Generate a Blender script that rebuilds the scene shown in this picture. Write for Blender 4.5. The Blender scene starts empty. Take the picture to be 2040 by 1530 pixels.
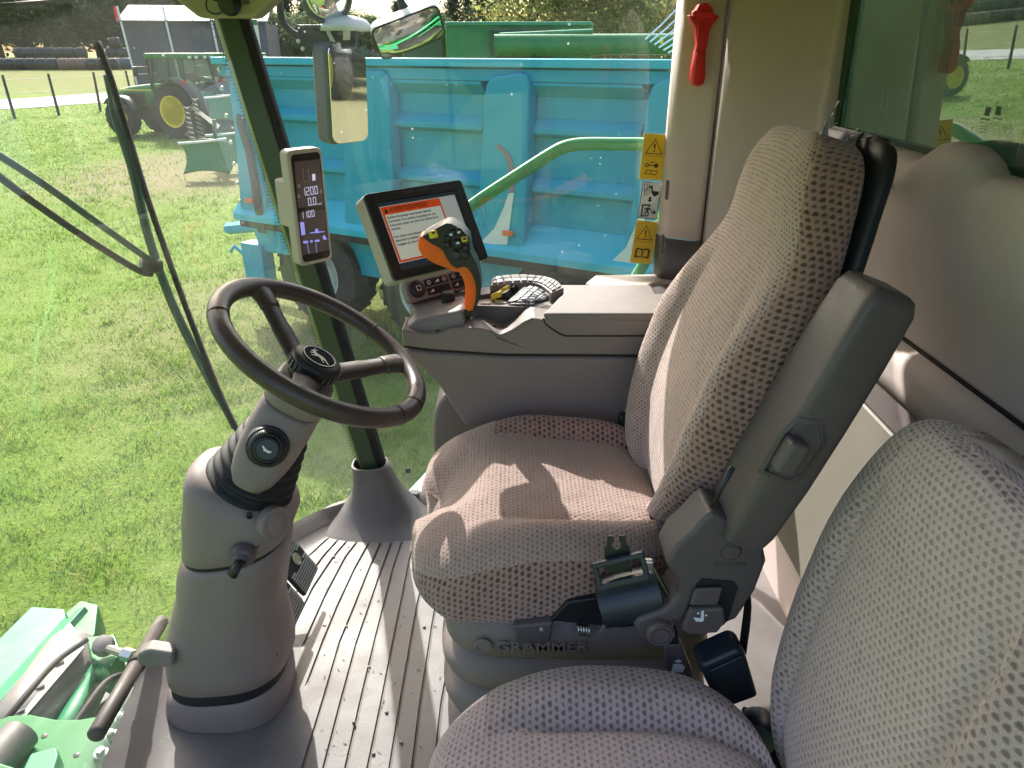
import bpy, bmesh, math, random
import numpy as np
from mathutils import Vector, Matrix
random.seed(7)
RNG = np.random.default_rng(7)
SC = bpy.context.scene
COL = SC.collection
V = Vector
R = math.radians

# ------------------------------------------------------------------ camera
HC = 3.2                 # eye height above the grass (standing on the cab platform)
FPX = 1433.0             # focal length in pixels of the 2040 px wide photograph
PITCH = R(24.89)
cam_d = bpy.data.cameras.new('camera')
cam_d.sensor_width = 36.0
cam_d.sensor_fit = 'HORIZONTAL'
cam_d.lens = 36.0 * FPX / 2040.0
cam_d.clip_start = 0.02
cam_d.clip_end = 2000.0
cam = bpy.data.objects.new('camera', cam_d)
COL.objects.link(cam)
cam.location = (0, 0, HC)
cam.rotation_euler = (R(90) - PITCH, 0, 0)
SC.camera = cam

# ------------------------------------------------------------------ light
SUN_TO = V((-0.49, 1.25, 1.0)).normalized()
world = bpy.data.worlds.new('World')
SC.world = world
world.use_nodes = True
wn = world.node_tree.nodes
wl = world.node_tree.links
for n in list(wn):
    wn.remove(n)
w_out = wn.new('ShaderNodeOutputWorld')
w_bg = wn.new('ShaderNodeBackground')
w_sky = wn.new('ShaderNodeTexSky')
w_sky.sky_type = 'NISHITA'
w_sky.sun_disc = False
w_sky.sun_elevation = math.asin(SUN_TO.z)
w_sky.sun_rotation = math.atan2(SUN_TO.x, SUN_TO.y)
w_sky.air_density = 1.0
w_sky.dust_density = 5.0
w_sky.ozone_density = 1.0
w_bg.inputs['Strength'].default_value = 0.15
wl.new(w_sky.outputs[0], w_bg.inputs['Color'])
wl.new(w_bg.outputs[0], w_out.inputs['Surface'])
sun_d = bpy.data.lights.new('sun', 'SUN')
sun_d.energy = 3.1
sun_d.angle = R(0.55)
sun_d.color = (1.0, 0.965, 0.92)
sun = bpy.data.objects.new('sun', sun_d)
COL.objects.link(sun)
sun.location = SUN_TO * 60
sun.rotation_euler = SUN_TO.to_track_quat('Z', 'Y').to_euler()
SC.view_settings.view_transform = 'Standard'
SC.view_settings.look = 'None'
SC.view_settings.exposure = 1.60
SC.view_settings.gamma = 1.0
SC.view_settings.use_curve_mapping = False
cy = SC.cycles
cy.max_bounces = 12
cy.diffuse_bounces = 5
cy.glossy_bounces = 5
cy.transmission_bounces = 8
cy.transparent_max_bounces = 24
cy.sample_clamp_indirect = 8.0
cy.caustics_reflective = False
cy.caustics_refractive = False
try:
    cy.use_denoising = True
    cy.denoiser = 'OPENIMAGEDENOISE'
except Exception:
    pass

# ------------------------------------------------------------------ pixels to places
CAM = V((0, 0, HC))
CP, SP = math.cos(PITCH), math.sin(PITCH)
FLOOR = 1.85             # cab floor above the grass


def ray(u, v):
    a = (u - 1020.0) / FPX
    b = (765.0 - v) / FPX
    return V((a, b * SP + CP, b * CP - SP))


def PY(u, v, y):
    r = ray(u, v)
    return CAM + r * (y / r.y)


def PX(u, v, x):
    r = ray(u, v)
    return CAM + r * (x / r.x)


def PZ(u, v, z):
    r = ray(u, v)
    return CAM + r * ((z - HC) / r.z)


def PP(u, v, p0, n):
    r = ray(u, v)
    return CAM + r * ((V(p0) - CAM).dot(n) / r.dot(n))


# ------------------------------------------------------------------ mesh building
def spl(pts, n, closed=False):
    P = [V(p) for p in pts]
    m = len(P)
    out = []
    segs = m if closed else m - 1
    for i in range(segs):
        if closed:
            p0, p1, p2, p3 = P[(i - 1) % m], P[i], P[(i + 1) % m], P[(i + 2) % m]
        else:
            p1, p2 = P[i], P[i + 1]
            p0 = P[i - 1] if i > 0 else p1 * 2 - p2
            p3 = P[i + 2] if i + 2 < m else p2 * 2 - p1
        for k in range(n):
            t = k / n
            out.append(0.5 * ((2 * p1) + (p2 - p0) * t + (2 * p0 - 5 * p1 + 4 * p2 - p3) * t * t
                              + (3 * p1 - p0 - 3 * p2 + p3) * t ** 3))
    if not closed:
        out.append(P[-1].copy())
    return out


def interp(x, xs, ys):
    return float(np.interp(x, xs, ys))


def smooth(a, b, x):
    t = min(1.0, max(0.0, (x - a) / (b - a)))
    return t * t * (3 - 2 * t)


class MB:
    """collects shapes; build() links them as one mesh object"""

    def __init__(s):
        s.v, s.f, s.m, s.uv = [], [], [], None

    def add(s, vs, fs, mi=0):
        o = len(s.v)
        s.v += [tuple(p) for p in vs]
        for f in fs:
            s.f.append(tuple(i + o for i in f))
            s.m.append(mi)
        return s

    def box(s, c, size, rot=None, mi=0):
        hx, hy, hz = size[0] / 2, size[1] / 2, size[2] / 2
        vs = [V((x * hx, y * hy, z * hz)) for z in (-1, 1) for y in (-1, 1) for x in (-1, 1)]
        if rot is not None:
            vs = [rot @ p for p in vs]
        c = V(c)
        return s.add([p + c for p in vs],
                     [(0, 2, 3, 1), (4, 5, 7, 6), (0, 1, 5, 4), (2, 6, 7, 3), (0, 4, 6, 2), (1, 3, 7, 5)], mi)

    def rings(s, rings, cap=True, closed=True, mi=0):
        n = len(rings[0])
        vs = [p for r in rings for p in r]
        fs = []
        for i in range(len(rings) - 1):
            for j in range(n if closed else n - 1):
                k = (j + 1) % n
                fs.append((i * n + j, i * n + k, (i + 1) * n + k, (i + 1) * n + j))
        if cap and closed:
            fs.append(tuple(range(n - 1, -1, -1)))
            fs.append(tuple((len(rings) - 1) * n + j for j in range(n)))
        return s.add(vs, fs, mi)

    def tube(s, pts, r, seg=10, cap=True, mi=0, flat=1.0, up=None):
        pts = [V(p) for p in pts]
        m = len(pts)
        rs = r if isinstance(r, (list, tuple)) else [r] * m
        rings = []
        t0 = (pts[1] - pts[0]).normalized()
        ref = V(up) if up is not None else (V((0, 0, 1)) if abs(t0.z) < 0.9 else V((1, 0, 0)))
        nrm = (ref - t0 * ref.dot(t0)).normalized()
        for i in range(m):
            if i == 0:
                t = pts[1] - pts[0]
            elif i == m - 1:
                t = pts[-1] - pts[-2]
            else:
                t = pts[i + 1] - pts[i - 1]
            t.normalize()
            nrm = (nrm - t * nrm.dot(t)).normalized()
            b = t.cross(nrm)
            rings.append([pts[i] + (nrm * math.cos(a) * flat + b * math.sin(a)) * rs[i]
                          for a in (2 * math.pi * k / seg for k in range(seg))])
        return s.rings(rings, cap, True, mi)

    def cyl(s, p0, p1, r0, r1=None, seg=20, mi=0, cap=True):
        return s.tube([p0, p1], [r0, r0 if r1 is None else r1], seg, cap, mi)

    def lathe(s, c, axis, prof, seg=28, mi=0, ref=None, closed=False):
        """prof: (radius, height along axis)"""
        ax = V(axis).normalized()
        ref = V(ref) if ref is not None else (V((0, 0, 1)) if abs(ax.z) < 0.9 else V((1, 0, 0)))
        e1 = (ref - ax * ref.dot(ax)).normalized()
        e2 = ax.cross(e1)
        c = V(c)
        rings = [[c + ax * h + (e1 * math.cos(a) + e2 * math.sin(a)) * max(r, 1e-5)
                  for a in (2 * math.pi * k / seg for k in range(seg))] for r, h in prof]
        if closed:
            rings.append(rings[0])
        return s.rings(rings, not closed, True, mi)

    def prism(s, poly, ext, mi=0):
        poly = [V(p) for p in poly]
        ext = V(ext)
        n = len(poly)
        vs = poly + [p + ext for p in poly]
        fs = [tuple(range(n - 1, -1, -1)), tuple(range(n, 2 * n))]
        fs += [(i, (i + 1) % n, n + (i + 1) % n, n + i) for i in range(n)]
        return s.add(vs, fs, mi)

    def grid(s, rows, mi=0):
        return s.rings(rows, False, False, mi)

    def build(s, name, mats, parent=None, smooth=False, bevel=0.0, seg=2, sub=0, solid=0.0, sharp=None):
        me = bpy.data.meshes.new(name)
        me.from_pydata(s.v, [], s.f)
        mats = mats if isinstance(mats, (list, tuple)) else [mats]
        for m in mats:
            me.materials.append(m)
        if any(s.m):
            me.polygons.foreach_set('material_index', s.m)
        if s.uv is not None:
            lay = me.uv_layers.new(name='UVMap')
            for lp in me.loops:
                lay.data[lp.index].uv = s.uv[lp.vertex_index]
        if s.v and not getattr(s, 'raw', False):
            bm = bmesh.new()
            bm.from_mesh(me)
            bmesh.ops.recalc_face_normals(bm, faces=bm.faces)
            bm.to_mesh(me)
            bm.free()
        if smooth or bevel > 0 or sub:
            me.polygons.foreach_set('use_smooth', [True] * len(me.polygons))
            if smooth and sharp is not None:
                me.set_sharp_from_angle(angle=R(sharp))
        o = bpy.data.objects.new(name, me)
        COL.objects.link(o)
        if solid:
            md = o.modifiers.new('solid', 'SOLIDIFY')
            md.thickness = solid
            md.offset = 0
        if bevel > 0:
            md = o.modifiers.new('bevel', 'BEVEL')
            md.width = bevel
            md.segments = seg
            md.limit_method = 'ANGLE'
            md.angle_limit = R(32)
            md.harden_normals = True
        if sub:
            md = o.modifiers.new('sub', 'SUBSURF')
            md.levels = sub
            md.render_levels = sub
        if parent is not None:
            attach(o, parent)
        return o


def root_of(p):
    return V(p.get('_loc', (0, 0, 0)))


def attach(o, parent):
    """o carries world coordinates; keep them under its thing"""
    o.parent = parent
    pl = parent
    loc = V((0, 0, 0))
    while pl is not None:
        if pl.type == 'EMPTY':
            loc = loc + pl.location
        pl = pl.parent
    if parent.type == 'EMPTY':
        o.matrix_parent_inverse = Matrix.Translation(-loc)


def tag(o, label, cat, group=None):
    o['label'] = label
    o['category'] = cat
    if group:
        o['group'] = group
    return o


def thing(name, label, cat, loc, group=None):
    o = bpy.data.objects.new(name, None)
    COL.objects.link(o)
    o.empty_display_size = 0.1
    o.location = loc
    return tag(o, label, cat, group)


def kind(o, k):
    o['kind'] = k
    return o


def copy_tree(o, parent=None):
    c = o.copy()
    COL.objects.link(c)
    if parent is not None:
        c.parent = parent
        c.matrix_parent_inverse = o.matrix_parent_inverse.copy()
    for ch in list(o.children):
        copy_tree(ch, c)
    return c


def bx(name, c, size, mat, parent=None, rot=None, bevel=0.0, seg=2):
    return MB().box(c, size, rot).build(name, mat, parent, bevel=bevel, seg=seg)


def frame3(x, y):
    """rotation matrix with columns x, y, x*y"""
    x = V(x).normalized()
    y = V(y)
    y = (y - x * y.dot(x)).normalized()
    z = x.cross(y)
    return Matrix((x, y, z)).transposed()


class Flat:
    """a flat sheet in space: p(a,b,lift) -> point"""

    def __init__(s, o, x, y):
        s.o = V(o)
        s.M = frame3(x, y)
        s.x, s.y, s.n = s.M.col[0].copy(), s.M.col[1].copy(), s.M.col[2].copy()

    def p(s, a, b, l=0.0):
        return s.o + s.x * a + s.y * b + s.n * l

    def poly(s, pts, l=0.0):
        return [s.p(a, b, l) for a, b in pts]


def text(name, body, flat, a, b, size, mat, parent, lift=0.001, thick=0.0004, align='LEFT', sx=1.0, mirror=False, bold=0.0):
    cu = bpy.data.curves.new(name, 'FONT')
    cu.body = body
    cu.size = size
    cu.align_x = align
    cu.extrude = thick / 2
    cu.offset = bold
    cu.resolution_u = 2
    to = bpy.data.objects.new(name, cu)
    COL.objects.link(to)
    dg = bpy.context.evaluated_depsgraph_get()
    me = bpy.data.meshes.new_from_object(to.evaluated_get(dg))
    bpy.data.objects.remove(to)
    bpy.data.curves.remove(cu)
    f = -1 if mirror else 1
    for vt in me.vertices:
        vt.co = flat.p(a + f * vt.co.x * sx, b + vt.co.y, lift + vt.co.z)
    me.materials.clear()
    me.materials.append(mat)
    o = bpy.data.objects.new(name, me)
    COL.objects.link(o)
    if parent is not None:
        attach(o, parent)
    return o


# ------------------------------------------------------------------ materials
def lin(c):
    """0-255 display colour -> linear"""
    return tuple(((x / 255) / 12.92) if x / 255 <= 0.04045 else (((x / 255) + 0.055) / 1.055) ** 2.4 for x in c)


class NT:
    def __init__(s, name):
        s.mat = bpy.data.materials.new(name)
        s.mat.use_nodes = True
        s.t = s.mat.node_tree
        for n in list(s.t.nodes):
            s.t.nodes.remove(n)
        s.out = s.n('ShaderNodeOutputMaterial')

    def n(s, typ, **kw):
        x = s.t.nodes.new(typ)
        for k, val in kw.items():
            setattr(x, k, val)
        return x

    def l(s, a, b):
        s.t.links.new(a, b)

    def math(s, op, a, b=None, c=None, clamp=False):
        m = s.n('ShaderNodeMath', operation=op, use_clamp=clamp)
        for i, x in enumerate((a, b, c)):
            if x is None:
                continue
            if isinstance(x, (int, float)):
                m.inputs[i].default_value = x
            else:
                s.l(x, m.inputs[i])
        return m.outputs[0]

    def mix(s, f, a, b, blend='MIX'):
        m = s.n('ShaderNodeMix', data_type='RGBA', blend_type=blend)
        for sock, x in ((m.inputs[0], f), (m.inputs[6], a), (m.inputs[7], b)):
            if isinstance(x, (int, float)):
                sock.default_value = x
            elif isinstance(x, tuple):
                sock.default_value = (*x[:3], 1)
            else:
                s.l(x, sock)
        return m.outputs[2]

    def noise(s, scale, detail=4, rough=0.55, vec=None, dim='3D'):
        x = s.n('ShaderNodeTexNoise')
        x.inputs['Scale'].default_value = scale
        x.inputs['Detail'].default_value = detail
        x.inputs['Roughness'].default_value = rough
        s.l(vec if vec is not None else s.obj(), x.inputs['Vector'])
        return x.outputs['Fac']

    def obj(s):
        if not hasattr(s, '_tc'):
            s._tc = s.n('ShaderNodeTexCoord')
        return s._tc.outputs['Object']

    def uv(s):
        s.obj()
        return s._tc.outputs['UV']

    def ramp(s, f, lo, hi, a=0.0, b=1.0):
        m = s.n('ShaderNodeMapRange')
        m.inputs[1].default_value = lo
        m.inputs[2].default_value = hi
        m.inputs[3].default_value = a
        m.inputs[4].default_value = b
        s.l(f, m.inputs[0])
        return m.outputs[0]

    def bump(s, h, strength=0.3, dist=0.002, nrm=None):
        b = s.n('ShaderNodeBump')
        b.inputs['Strength'].default_value = strength
        b.inputs['Distance'].default_value = dist
        s.l(h, b.inputs['Height'])
        if nrm is not None:
            s.l(nrm, b.inputs['Normal'])
        return b.outputs[0]

    def pbr(s, col, rough=0.5, metal=0.0, nrm=None, spec=0.5, **kw):
        p = s.n('ShaderNodeBsdfPrincipled')
        for key, x in (('Base Color', col), ('Roughness', rough), ('Metallic', metal)):
            if isinstance(x, tuple):
                p.inputs[key].default_value = (*x[:3], 1)
            elif isinstance(x, (int, float)):
                p.inputs[key].default_value = x
            else:
                s.l(x, p.inputs[key])
        p.inputs['Specular IOR Level'].default_value = spec
        for key, x in kw.items():
            p.inputs[key].default_value = x
        if nrm is not None:
            s.l(nrm, p.inputs['Normal'])
        return p.outputs[0]

    def done(s, sh):
        s.l(sh, s.out.inputs['Surface'])
        return s.mat


def plain(name, col, rough=0.5, metal=0.0, var=0.08, nscale=6.0, grain=0.0, gscale=900.0, spec=0.5, wear=0.0, **kw):
    m = NT(name)
    f = m.noise(nscale, 5, 0.6)
    k = m.ramp(f, 0.25, 0.75, 1 - var, 1 + var)
    c = m.n('ShaderNodeVectorMath', operation='SCALE')
    c.inputs[0].default_value = col[:3]
    m.l(k, c.inputs['Scale'])
    colr = c.outputs[0]
    if wear:
        d = m.ramp(m.noise(nscale * 5, 6, 0.7), 0.55, 0.75, 0, wear)
        colr = m.mix(d, colr, (0.35, 0.33, 0.29))
    rg = m.ramp(m.noise(nscale * 2.3, 4), 0.3, 0.7, max(0.02, rough - 0.07), min(1, rough + 0.07))
    nrm = None
    if grain:
        nrm = m.bump(m.noise(gscale, 2), grain, 0.001)
    return m.done(m.pbr(colr, rg, metal, nrm, spec, **kw))


def emit_flat(name, col, strength):
    """a backlit display element: glows on its own and keeps a little gloss"""
    m = NT(name)
    p = m.pbr(col, 0.4)
    b = p.node
    b.inputs['Emission Color'].default_value = (*col[:3], 1)
    b.inputs['Emission Strength'].default_value = strength
    return m.done(p)


def fabric(name, base, dark, pitch, dot=0.30, depth=0.0022, contrast=1.0):
    """knitted seat cover: staggered dimples, fuzzy yarn"""
    m = NT(name)
    sx = m.n('ShaderNodeSeparateXYZ')
    wob = m.n('ShaderNodeTexNoise')
    wob.inputs['Scale'].default_value = 40
    m.l(m.uv(), wob.inputs['Vector'])
    wv = m.n('ShaderNodeVectorMath', operation='MULTIPLY_ADD')
    m.l(wob.outputs['Color'], wv.inputs[0])
    wv.inputs[1].default_value = (0.003, 0.003, 0)
    m.l(m.uv(), wv.inputs[2])
    m.l(wv.outputs[0], sx.inputs[0])
    u = m.math('DIVIDE', sx.outputs[0], pitch)
    v = m.math('DIVIDE', sx.outputs[1], pitch * 0.86)
    row = m.math('FLOOR', v)
    odd = m.math('MULTIPLY', m.math('MODULO', m.math('ABSOLUTE', row), 2.0), 0.5)
    fu = m.math('SUBTRACT', m.math('FRACT', m.math('ADD', u, odd)), 0.5)
    fv = m.math('SUBTRACT', m.math('FRACT', v), 0.5)
    # each dimple a small vee
    fv2 = m.math('ADD', fv, m.math('MULTIPLY', m.math('ABSOLUTE', fu), 0.35))
    d = m.math('SQRT', m.math('ADD', m.math('MULTIPLY', fu, fu), m.math('MULTIPLY', m.math('MULTIPLY', fv2, fv2), 1.3)))
    cell = m.n('ShaderNodeCombineXYZ')
    m.l(m.math('FLOOR', m.math('ADD', u, odd)), cell.inputs[0])
    m.l(row, cell.inputs[1])
    wn_ = m.n('ShaderNodeTexWhiteNoise', noise_dimensions='2D')
    m.l(cell.outputs[0], wn_.inputs[0])
    d = m.math('DIVIDE', d, m.ramp(wn_.outputs[0], 0.0, 1.0, 0.78, 1.15))
    hole = m.ramp(d, dot * 0.66, dot * 1.30, 1.0, 0.0)
    hole = m.math('MULTIPLY', hole, m.ramp(wn_.outputs[0], 0.0, 1.0, 0.75, 1.0))
    yarn = m.noise(420, 5, 0.8)
    big = m.noise(9, 4, 0.6)
    stain = m.ramp(m.noise(4.5, 3, 0.6), 0.35, 0.7, 0.0, 0.45)
    c = m.mix(m.ramp(big, 0.3, 0.7, 0.0, 0.35), base, tuple(x * 0.78 for x in base))
    c = m.mix(stain, c, (base[0] * 0.98, base[1] * 0.90, base[2] * 0.80))
    c = m.mix(m.ramp(yarn, 0.46, 0.66, 0.0, 0.55), c, tuple(min(1, x * 1.40) for x in base))
    c = m.mix(m.ramp(yarn, 0.30, 0.46, 0.55, 0.0), c, tuple(x * 0.55 for x in base))
    c = m.mix(m.math('MULTIPLY', hole, contrast), c, dark)
    h = m.math('SUBTRACT', m.math('MULTIPLY', yarn, 0.35), hole)
    soft = m.bump(m.noise(17, 3, 0.5), 0.55, 0.012)
    nrm = m.bump(h, 0.8, depth, soft)
    p = m.pbr(c, 0.95, 0.0, nrm, 0.15)
    p.node.inputs['Sheen Weight'].default_value = 0.35
    p.node.inputs['Sheen Roughness'].default_value = 0.5
    return m.done(p)


def glass(name, tint, haze=0.02, specks=0.5, ior=1.5, streak=0.0, dirt=(0.75, 0.78, 0.76)):
    m = NT(name)
    tr = m.n('ShaderNodeBsdfTransparent')
    tr.inputs[0].default_value = (*tint, 1)
    gl = m.n('ShaderNodeBsdfGlossy')
    gl.inputs['Roughness'].default_value = 0.003
    gl.inputs['Color'].default_value = (0.95, 1.0, 0.98, 1)
    # Schlick reflectance, the same from both faces of the pane
    lw = m.n('ShaderNodeLayerWeight')
    lw.inputs['Blend'].default_value = 0.5
    f0 = ((ior - 1) / (ior + 1)) ** 2
    sch = m.math('MULTIPLY_ADD', m.math('POWER', lw.outputs['Facing'], 5.0), 1 - f0, f0)
    mx = m.n('ShaderNodeMixShader')
    m.l(sch, mx.inputs[0])
    m.l(tr.outputs[0], mx.inputs[1])
    m.l(gl.outputs[0], mx.inputs[2])
    df = m.n('ShaderNodeBsdfDiffuse')
    df.inputs[0].default_value = (*dirt, 1)
    tl = m.n('ShaderNodeBsdfTranslucent')
    tl.inputs[0].default_value = (*dirt, 1)
    dd = m.n('ShaderNodeMixShader')
    dd.inputs[0].default_value = 0.5
    m.l(df.outputs[0], dd.inputs[1])
    m.l(tl.outputs[0], dd.inputs[2])
    # dried specks and a thin film of dust
    vo = m.n('ShaderNodeTexVoronoi', feature='F1')
    vo.inputs['Scale'].default_value = 42
    m.l(m.obj(), vo.inputs['Vector'])
    sel = m.n('ShaderNodeSeparateColor')
    m.l(vo.outputs['Color'], sel.inputs[0])
    size = m.math('MULTIPLY', m.math('POWER', sel.outputs[0], 4.0), 0.15)
    spot = m.math('LESS_THAN', vo.outputs['Distance'], size)
    patch = m.ramp(m.noise(3.2, 3), 0.45, 0.68, 0.0, 1.0)
    spot = m.math('MULTIPLY', m.math('MULTIPLY', spot, patch), specks)
    film = m.ramp(m.noise(2.2, 5, 0.65), 0.35, 0.75, haze * 0.3, haze * 1.7)
    f = m.math('ADD', spot, film)
    if streak:
        sc = m.n('ShaderNodeMapping')
        sc.inputs['Scale'].default_value = (1, 26, 2.2)
        m.l(m.obj(), sc.inputs[0])
        st = m.ramp(m.noise(3.0, 6, 0.7, sc.outputs[0]), 0.56, 0.74, 0.0, streak)
        f = m.math('ADD', f, st)
    f = m.math('MINIMUM', f, 0.95)
    m2 = m.n('ShaderNodeMixShader')
    m.l(f, m2.inputs[0])
    m.l(mx.outputs[0], m2.inputs[1])
    m.l(dd.outputs[0], m2.inputs[2])
    return m.done(m2.outputs[0])




def moulded(name, col, rough=0.5, spec=0.4, scuff=0.25):
    """grained interior plastic with faint scuffs, dust and finger marks"""
    m = NT(name)
    k = m.ramp(m.noise(5, 5, 0.6), 0.25, 0.75, 0.94, 1.06)
    c = m.n('ShaderNodeVectorMath', operation='SCALE')
    c.inputs[0].default_value = col
    m.l(k, c.inputs['Scale'])
    mp = m.n('ShaderNodeMapping')
    mp.inputs['Rotation'].default_value = (0.4, 0.7, 0.3)
    mp.inputs['Scale'].default_value = (9, 70, 16)
    m.l(m.obj(), mp.inputs[0])
    sc = m.ramp(m.noise(1.6, 5, 0.75, mp.outputs[0]), 0.64, 0.78, 0.0, scuff)
    sc = m.math('MULTIPLY', sc, m.ramp(m.noise(6, 3), 0.48, 0.62))
    cc = m.mix(sc, c.outputs[0], tuple(min(1, x * 1.7) for x in col))
    sm = m.ramp(m.noise(11, 6, 0.7), 0.5, 0.75, 0.0, 0.22)
    cc = m.mix(sm, cc, tuple(x * 0.72 for x in col))
    vo = m.n('ShaderNodeTexVoronoi', feature='F1')
    vo.inputs['Scale'].default_value = 420
    m.l(m.obj(), vo.inputs['Vector'])
    rg = m.ramp(m.noise(9, 5, 0.65), 0.3, 0.72, rough - 0.10, rough + 0.12)
    return m.done(m.pbr(cc, rg, 0, m.bump(vo.outputs['Distance'], 0.22, 0.0012), spec))


M = {}
TAUPE = (0.238, 0.188, 0.180)
M['taupe'] = moulded('taupe_plastic', TAUPE, 0.5, 0.38)
M['taupe_lid'] = moulded('console_top_plastic', (0.215, 0.178, 0.172), 0.5, 0.4)
M['beige_wall'] = plain('wall_trim', (0.58, 0.490, 0.455), 0.7, 0, 0.06, 4, 0.5, 500, 0.25)
M['cream'] = plain('cream_plastic', (0.46, 0.40, 0.345), 0.5, 0, 0.04, 5, 0.15, 1300, 0.35)
M['mat'] = None
M['mouse'] = plain('grey_seat_plastic', (0.120, 0.099, 0.100), 0.45, 0, 0.06, 6, 0.3, 900, 0.45)
M['mouse'] = moulded('grey_seat_plastic', (0.100, 0.081, 0.084), 0.44, 0.45, 0.35)
M['bellows'] = plain('seat_bellows_rubber', (0.235, 0.192, 0.182), 0.6, 0, 0.06, 6, 0.15, 700, 0.3)
M['black'] = plain('black_plastic', (0.012, 0.013, 0.015), 0.42, 0, 0.15, 8, 0.2, 1200, 0.5)
M['black_soft'] = plain('black_rubber', (0.016, 0.016, 0.018), 0.62, 0, 0.2, 8, 0.3, 700, 0.35)
M['blueblack'] = plain('navy_black_plastic', (0.020, 0.027, 0.038), 0.33, 0, 0.15, 8, 0.2, 900, 0.5)
M['leather'] = plain('brown_wheel_leather', (0.060, 0.038, 0.036), 0.36, 0, 0.12, 9, 0.35, 650, 0.5)
M['olive'] = plain('olive_pillar_paint', (0.042, 0.072, 0.030), 0.35, 0, 0.08, 5, 0.1, 900, 0.5)
M['steel'] = plain('zinc_steel', (0.55, 0.54, 0.52), 0.32, 1.0, 0.1, 20)
M['darksteel'] = plain('dark_steel', (0.12, 0.12, 0.12), 0.4, 1.0, 0.1, 20)
M['orange'] = plain('orange_plastic', (0.95, 0.17, 0.008), 0.38, 0, 0.04, 6, 0.1, 900, 0.5, **{'Subsurface Weight': 0.7, 'Subsurface Radius': (1.0, 0.35, 0.1), 'Subsurface Scale': 0.03})
M['yellow'] = plain('yellow_plastic', (0.80, 0.62, 0.06), 0.4, 0, 0.04, 6)
M['red'] = plain('red_plastic', (0.62, 0.012, 0.016), 0.35, 0, 0.05, 6)
M['white'] = plain('white_plastic', (0.75, 0.75, 0.73), 0.5, 0, 0.04, 6)
M['ink'] = plain('black_ink', (0.01, 0.01, 0.01), 0.5, 0, 0.0, 6)
M['inkbrown'] = plain('dark_amber_ink', (0.05, 0.022, 0.004), 0.5, 0, 0.0, 6)
M['stk_yellow'] = plain('sticker_yellow', (0.80, 0.50, 0.012), 0.4, 0, 0.02, 6)
M['stk_edge'] = plain('sticker_edge', (0.78, 0.68, 0.30), 0.4, 0, 0.02, 6)
M['stk_white'] = plain('sticker_white', (0.74, 0.75, 0.73), 0.4, 0, 0.02, 6)
M['icon'] = plain('printed_icon', (0.72, 0.76, 0.84), 0.5, 0, 0.02, 6)
M['green'] = plain('machine_green', (0.012, 0.185, 0.050), 0.30, 0, 0.12, 2.5, 0.0, wear=0.0, spec=0.4)
M['rail_green'] = plain('rail_green_gloss', (0.015, 0.34, 0.10), 0.16, 0, 0.08, 6, 0.0, 900, 0.5, **{'Coat Weight': 0.5, 'Coat Roughness': 0.05})
M['green_lit_worn'] = plain('worn_sunlit_green', (0.035, 0.270, 0.125), 0.45, 0, 0.25, 5.0, 0.0, wear=0.35)  # paler mint green: sunlight and glass haze put into the colour, plus wear
M['green_dark'] = plain('dark_machine_green', (0.006, 0.042, 0.022), 0.4, 0, 0.15, 2.5)
M['rim_yellow'] = plain('wheel_yellow', (0.92, 0.68, 0.015), 0.4, 0, 0.1, 4)
M['tyre'] = plain('tyre_rubber', (0.022, 0.022, 0.023), 0.75, 0, 0.3, 7, 0.5, 120, 0.3, wear=0.25)


def weathered_paint(name, col, rough):
    """painted steel: rain streaks, chalky patches, small chips"""
    m = NT(name)
    mp = m.n('ShaderNodeMapping')
    mp.inputs['Scale'].default_value = (9, 9, 0.8)
    m.l(m.obj(), mp.inputs[0])
    st = m.ramp(m.noise(1.5, 6, 0.7, mp.outputs[0]), 0.45, 0.75, 0.0, 0.30)
    c = m.mix(st, col, tuple(x * 0.62 + 0.012 for x in col))
    ch = m.ramp(m.noise(1.1, 5, 0.65), 0.5, 0.72, 0.0, 0.22)
    c = m.mix(ch, c, tuple(min(1, x * 1.15 + 0.03) for x in col))
    cp = m.ramp(m.noise(34, 4, 0.75), 0.70, 0.74, 0.0, 0.6)
    c = m.mix(cp, c, (0.16, 0.13, 0.10))
    rg = m.ramp(m.noise(4, 5, 0.6), 0.3, 0.7, rough - 0.12, rough + 0.14)
    return m.done(m.pbr(c, rg, 0, m.bump(m.noise(2.2, 3), 0.25, 0.02), 0.3))


M['teal'] = weathered_paint('teal_trailer_paint', (0.001, 0.35, 0.495), 0.5)
M['teal_lite'] = plain('teal_rail_paint', (0.006, 0.43, 0.57), 0.5, 0, 0.08, 1.6, spec=0.3, wear=0.04)
M['grey_rim'] = plain('grey_wheel_rim', (0.42, 0.48, 0.50), 0.4, 0.2, 0.1, 4)
M['grey_housing'] = plain('grey_mirror_housing', (0.085, 0.088, 0.090), 0.5, 0, 0.1, 6, 0.4, 700)
M['pale_housing'] = plain('pale_mirror_back', (0.55, 0.56, 0.56), 0.5, 0, 0.05, 6)
mm = NT('mirror_glass')
M['mirror'] = mm.done(mm.pbr((0.86, 0.88, 0.88), 0.02, 1.0))
M['drab_metal'] = plain('bare_sheet_metal', (0.20, 0.185, 0.175), 0.5, 0.3, 0.25, 7, wear=0.3)
M['cable'] = plain('brown_bar', (0.10, 0.082, 0.078), 0.5, 0, 0.1, 8, 0.3, 700)
M['bar_joint'] = plain('grey_brown_bracket', (0.22, 0.195, 0.18), 0.5, 0, 0.08, 8)
M['fab_c'] = fabric('seat_cloth_centre', (0.385, 0.268, 0.232), (0.160, 0.102, 0.087), 0.0094, 0.28, 0.0016, 0.72)
M['fab_b'] = fabric('seat_cloth_back', (0.49, 0.352, 0.320), (0.155, 0.098, 0.084), 0.0086, 0.30, 0.0018, 0.85)
M['fab_s'] = fabric('seat_cloth_side', (0.35, 0.212, 0.180), (0.062, 0.034, 0.029), 0.0124, 0.33, 0.0026, 0.95)
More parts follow.
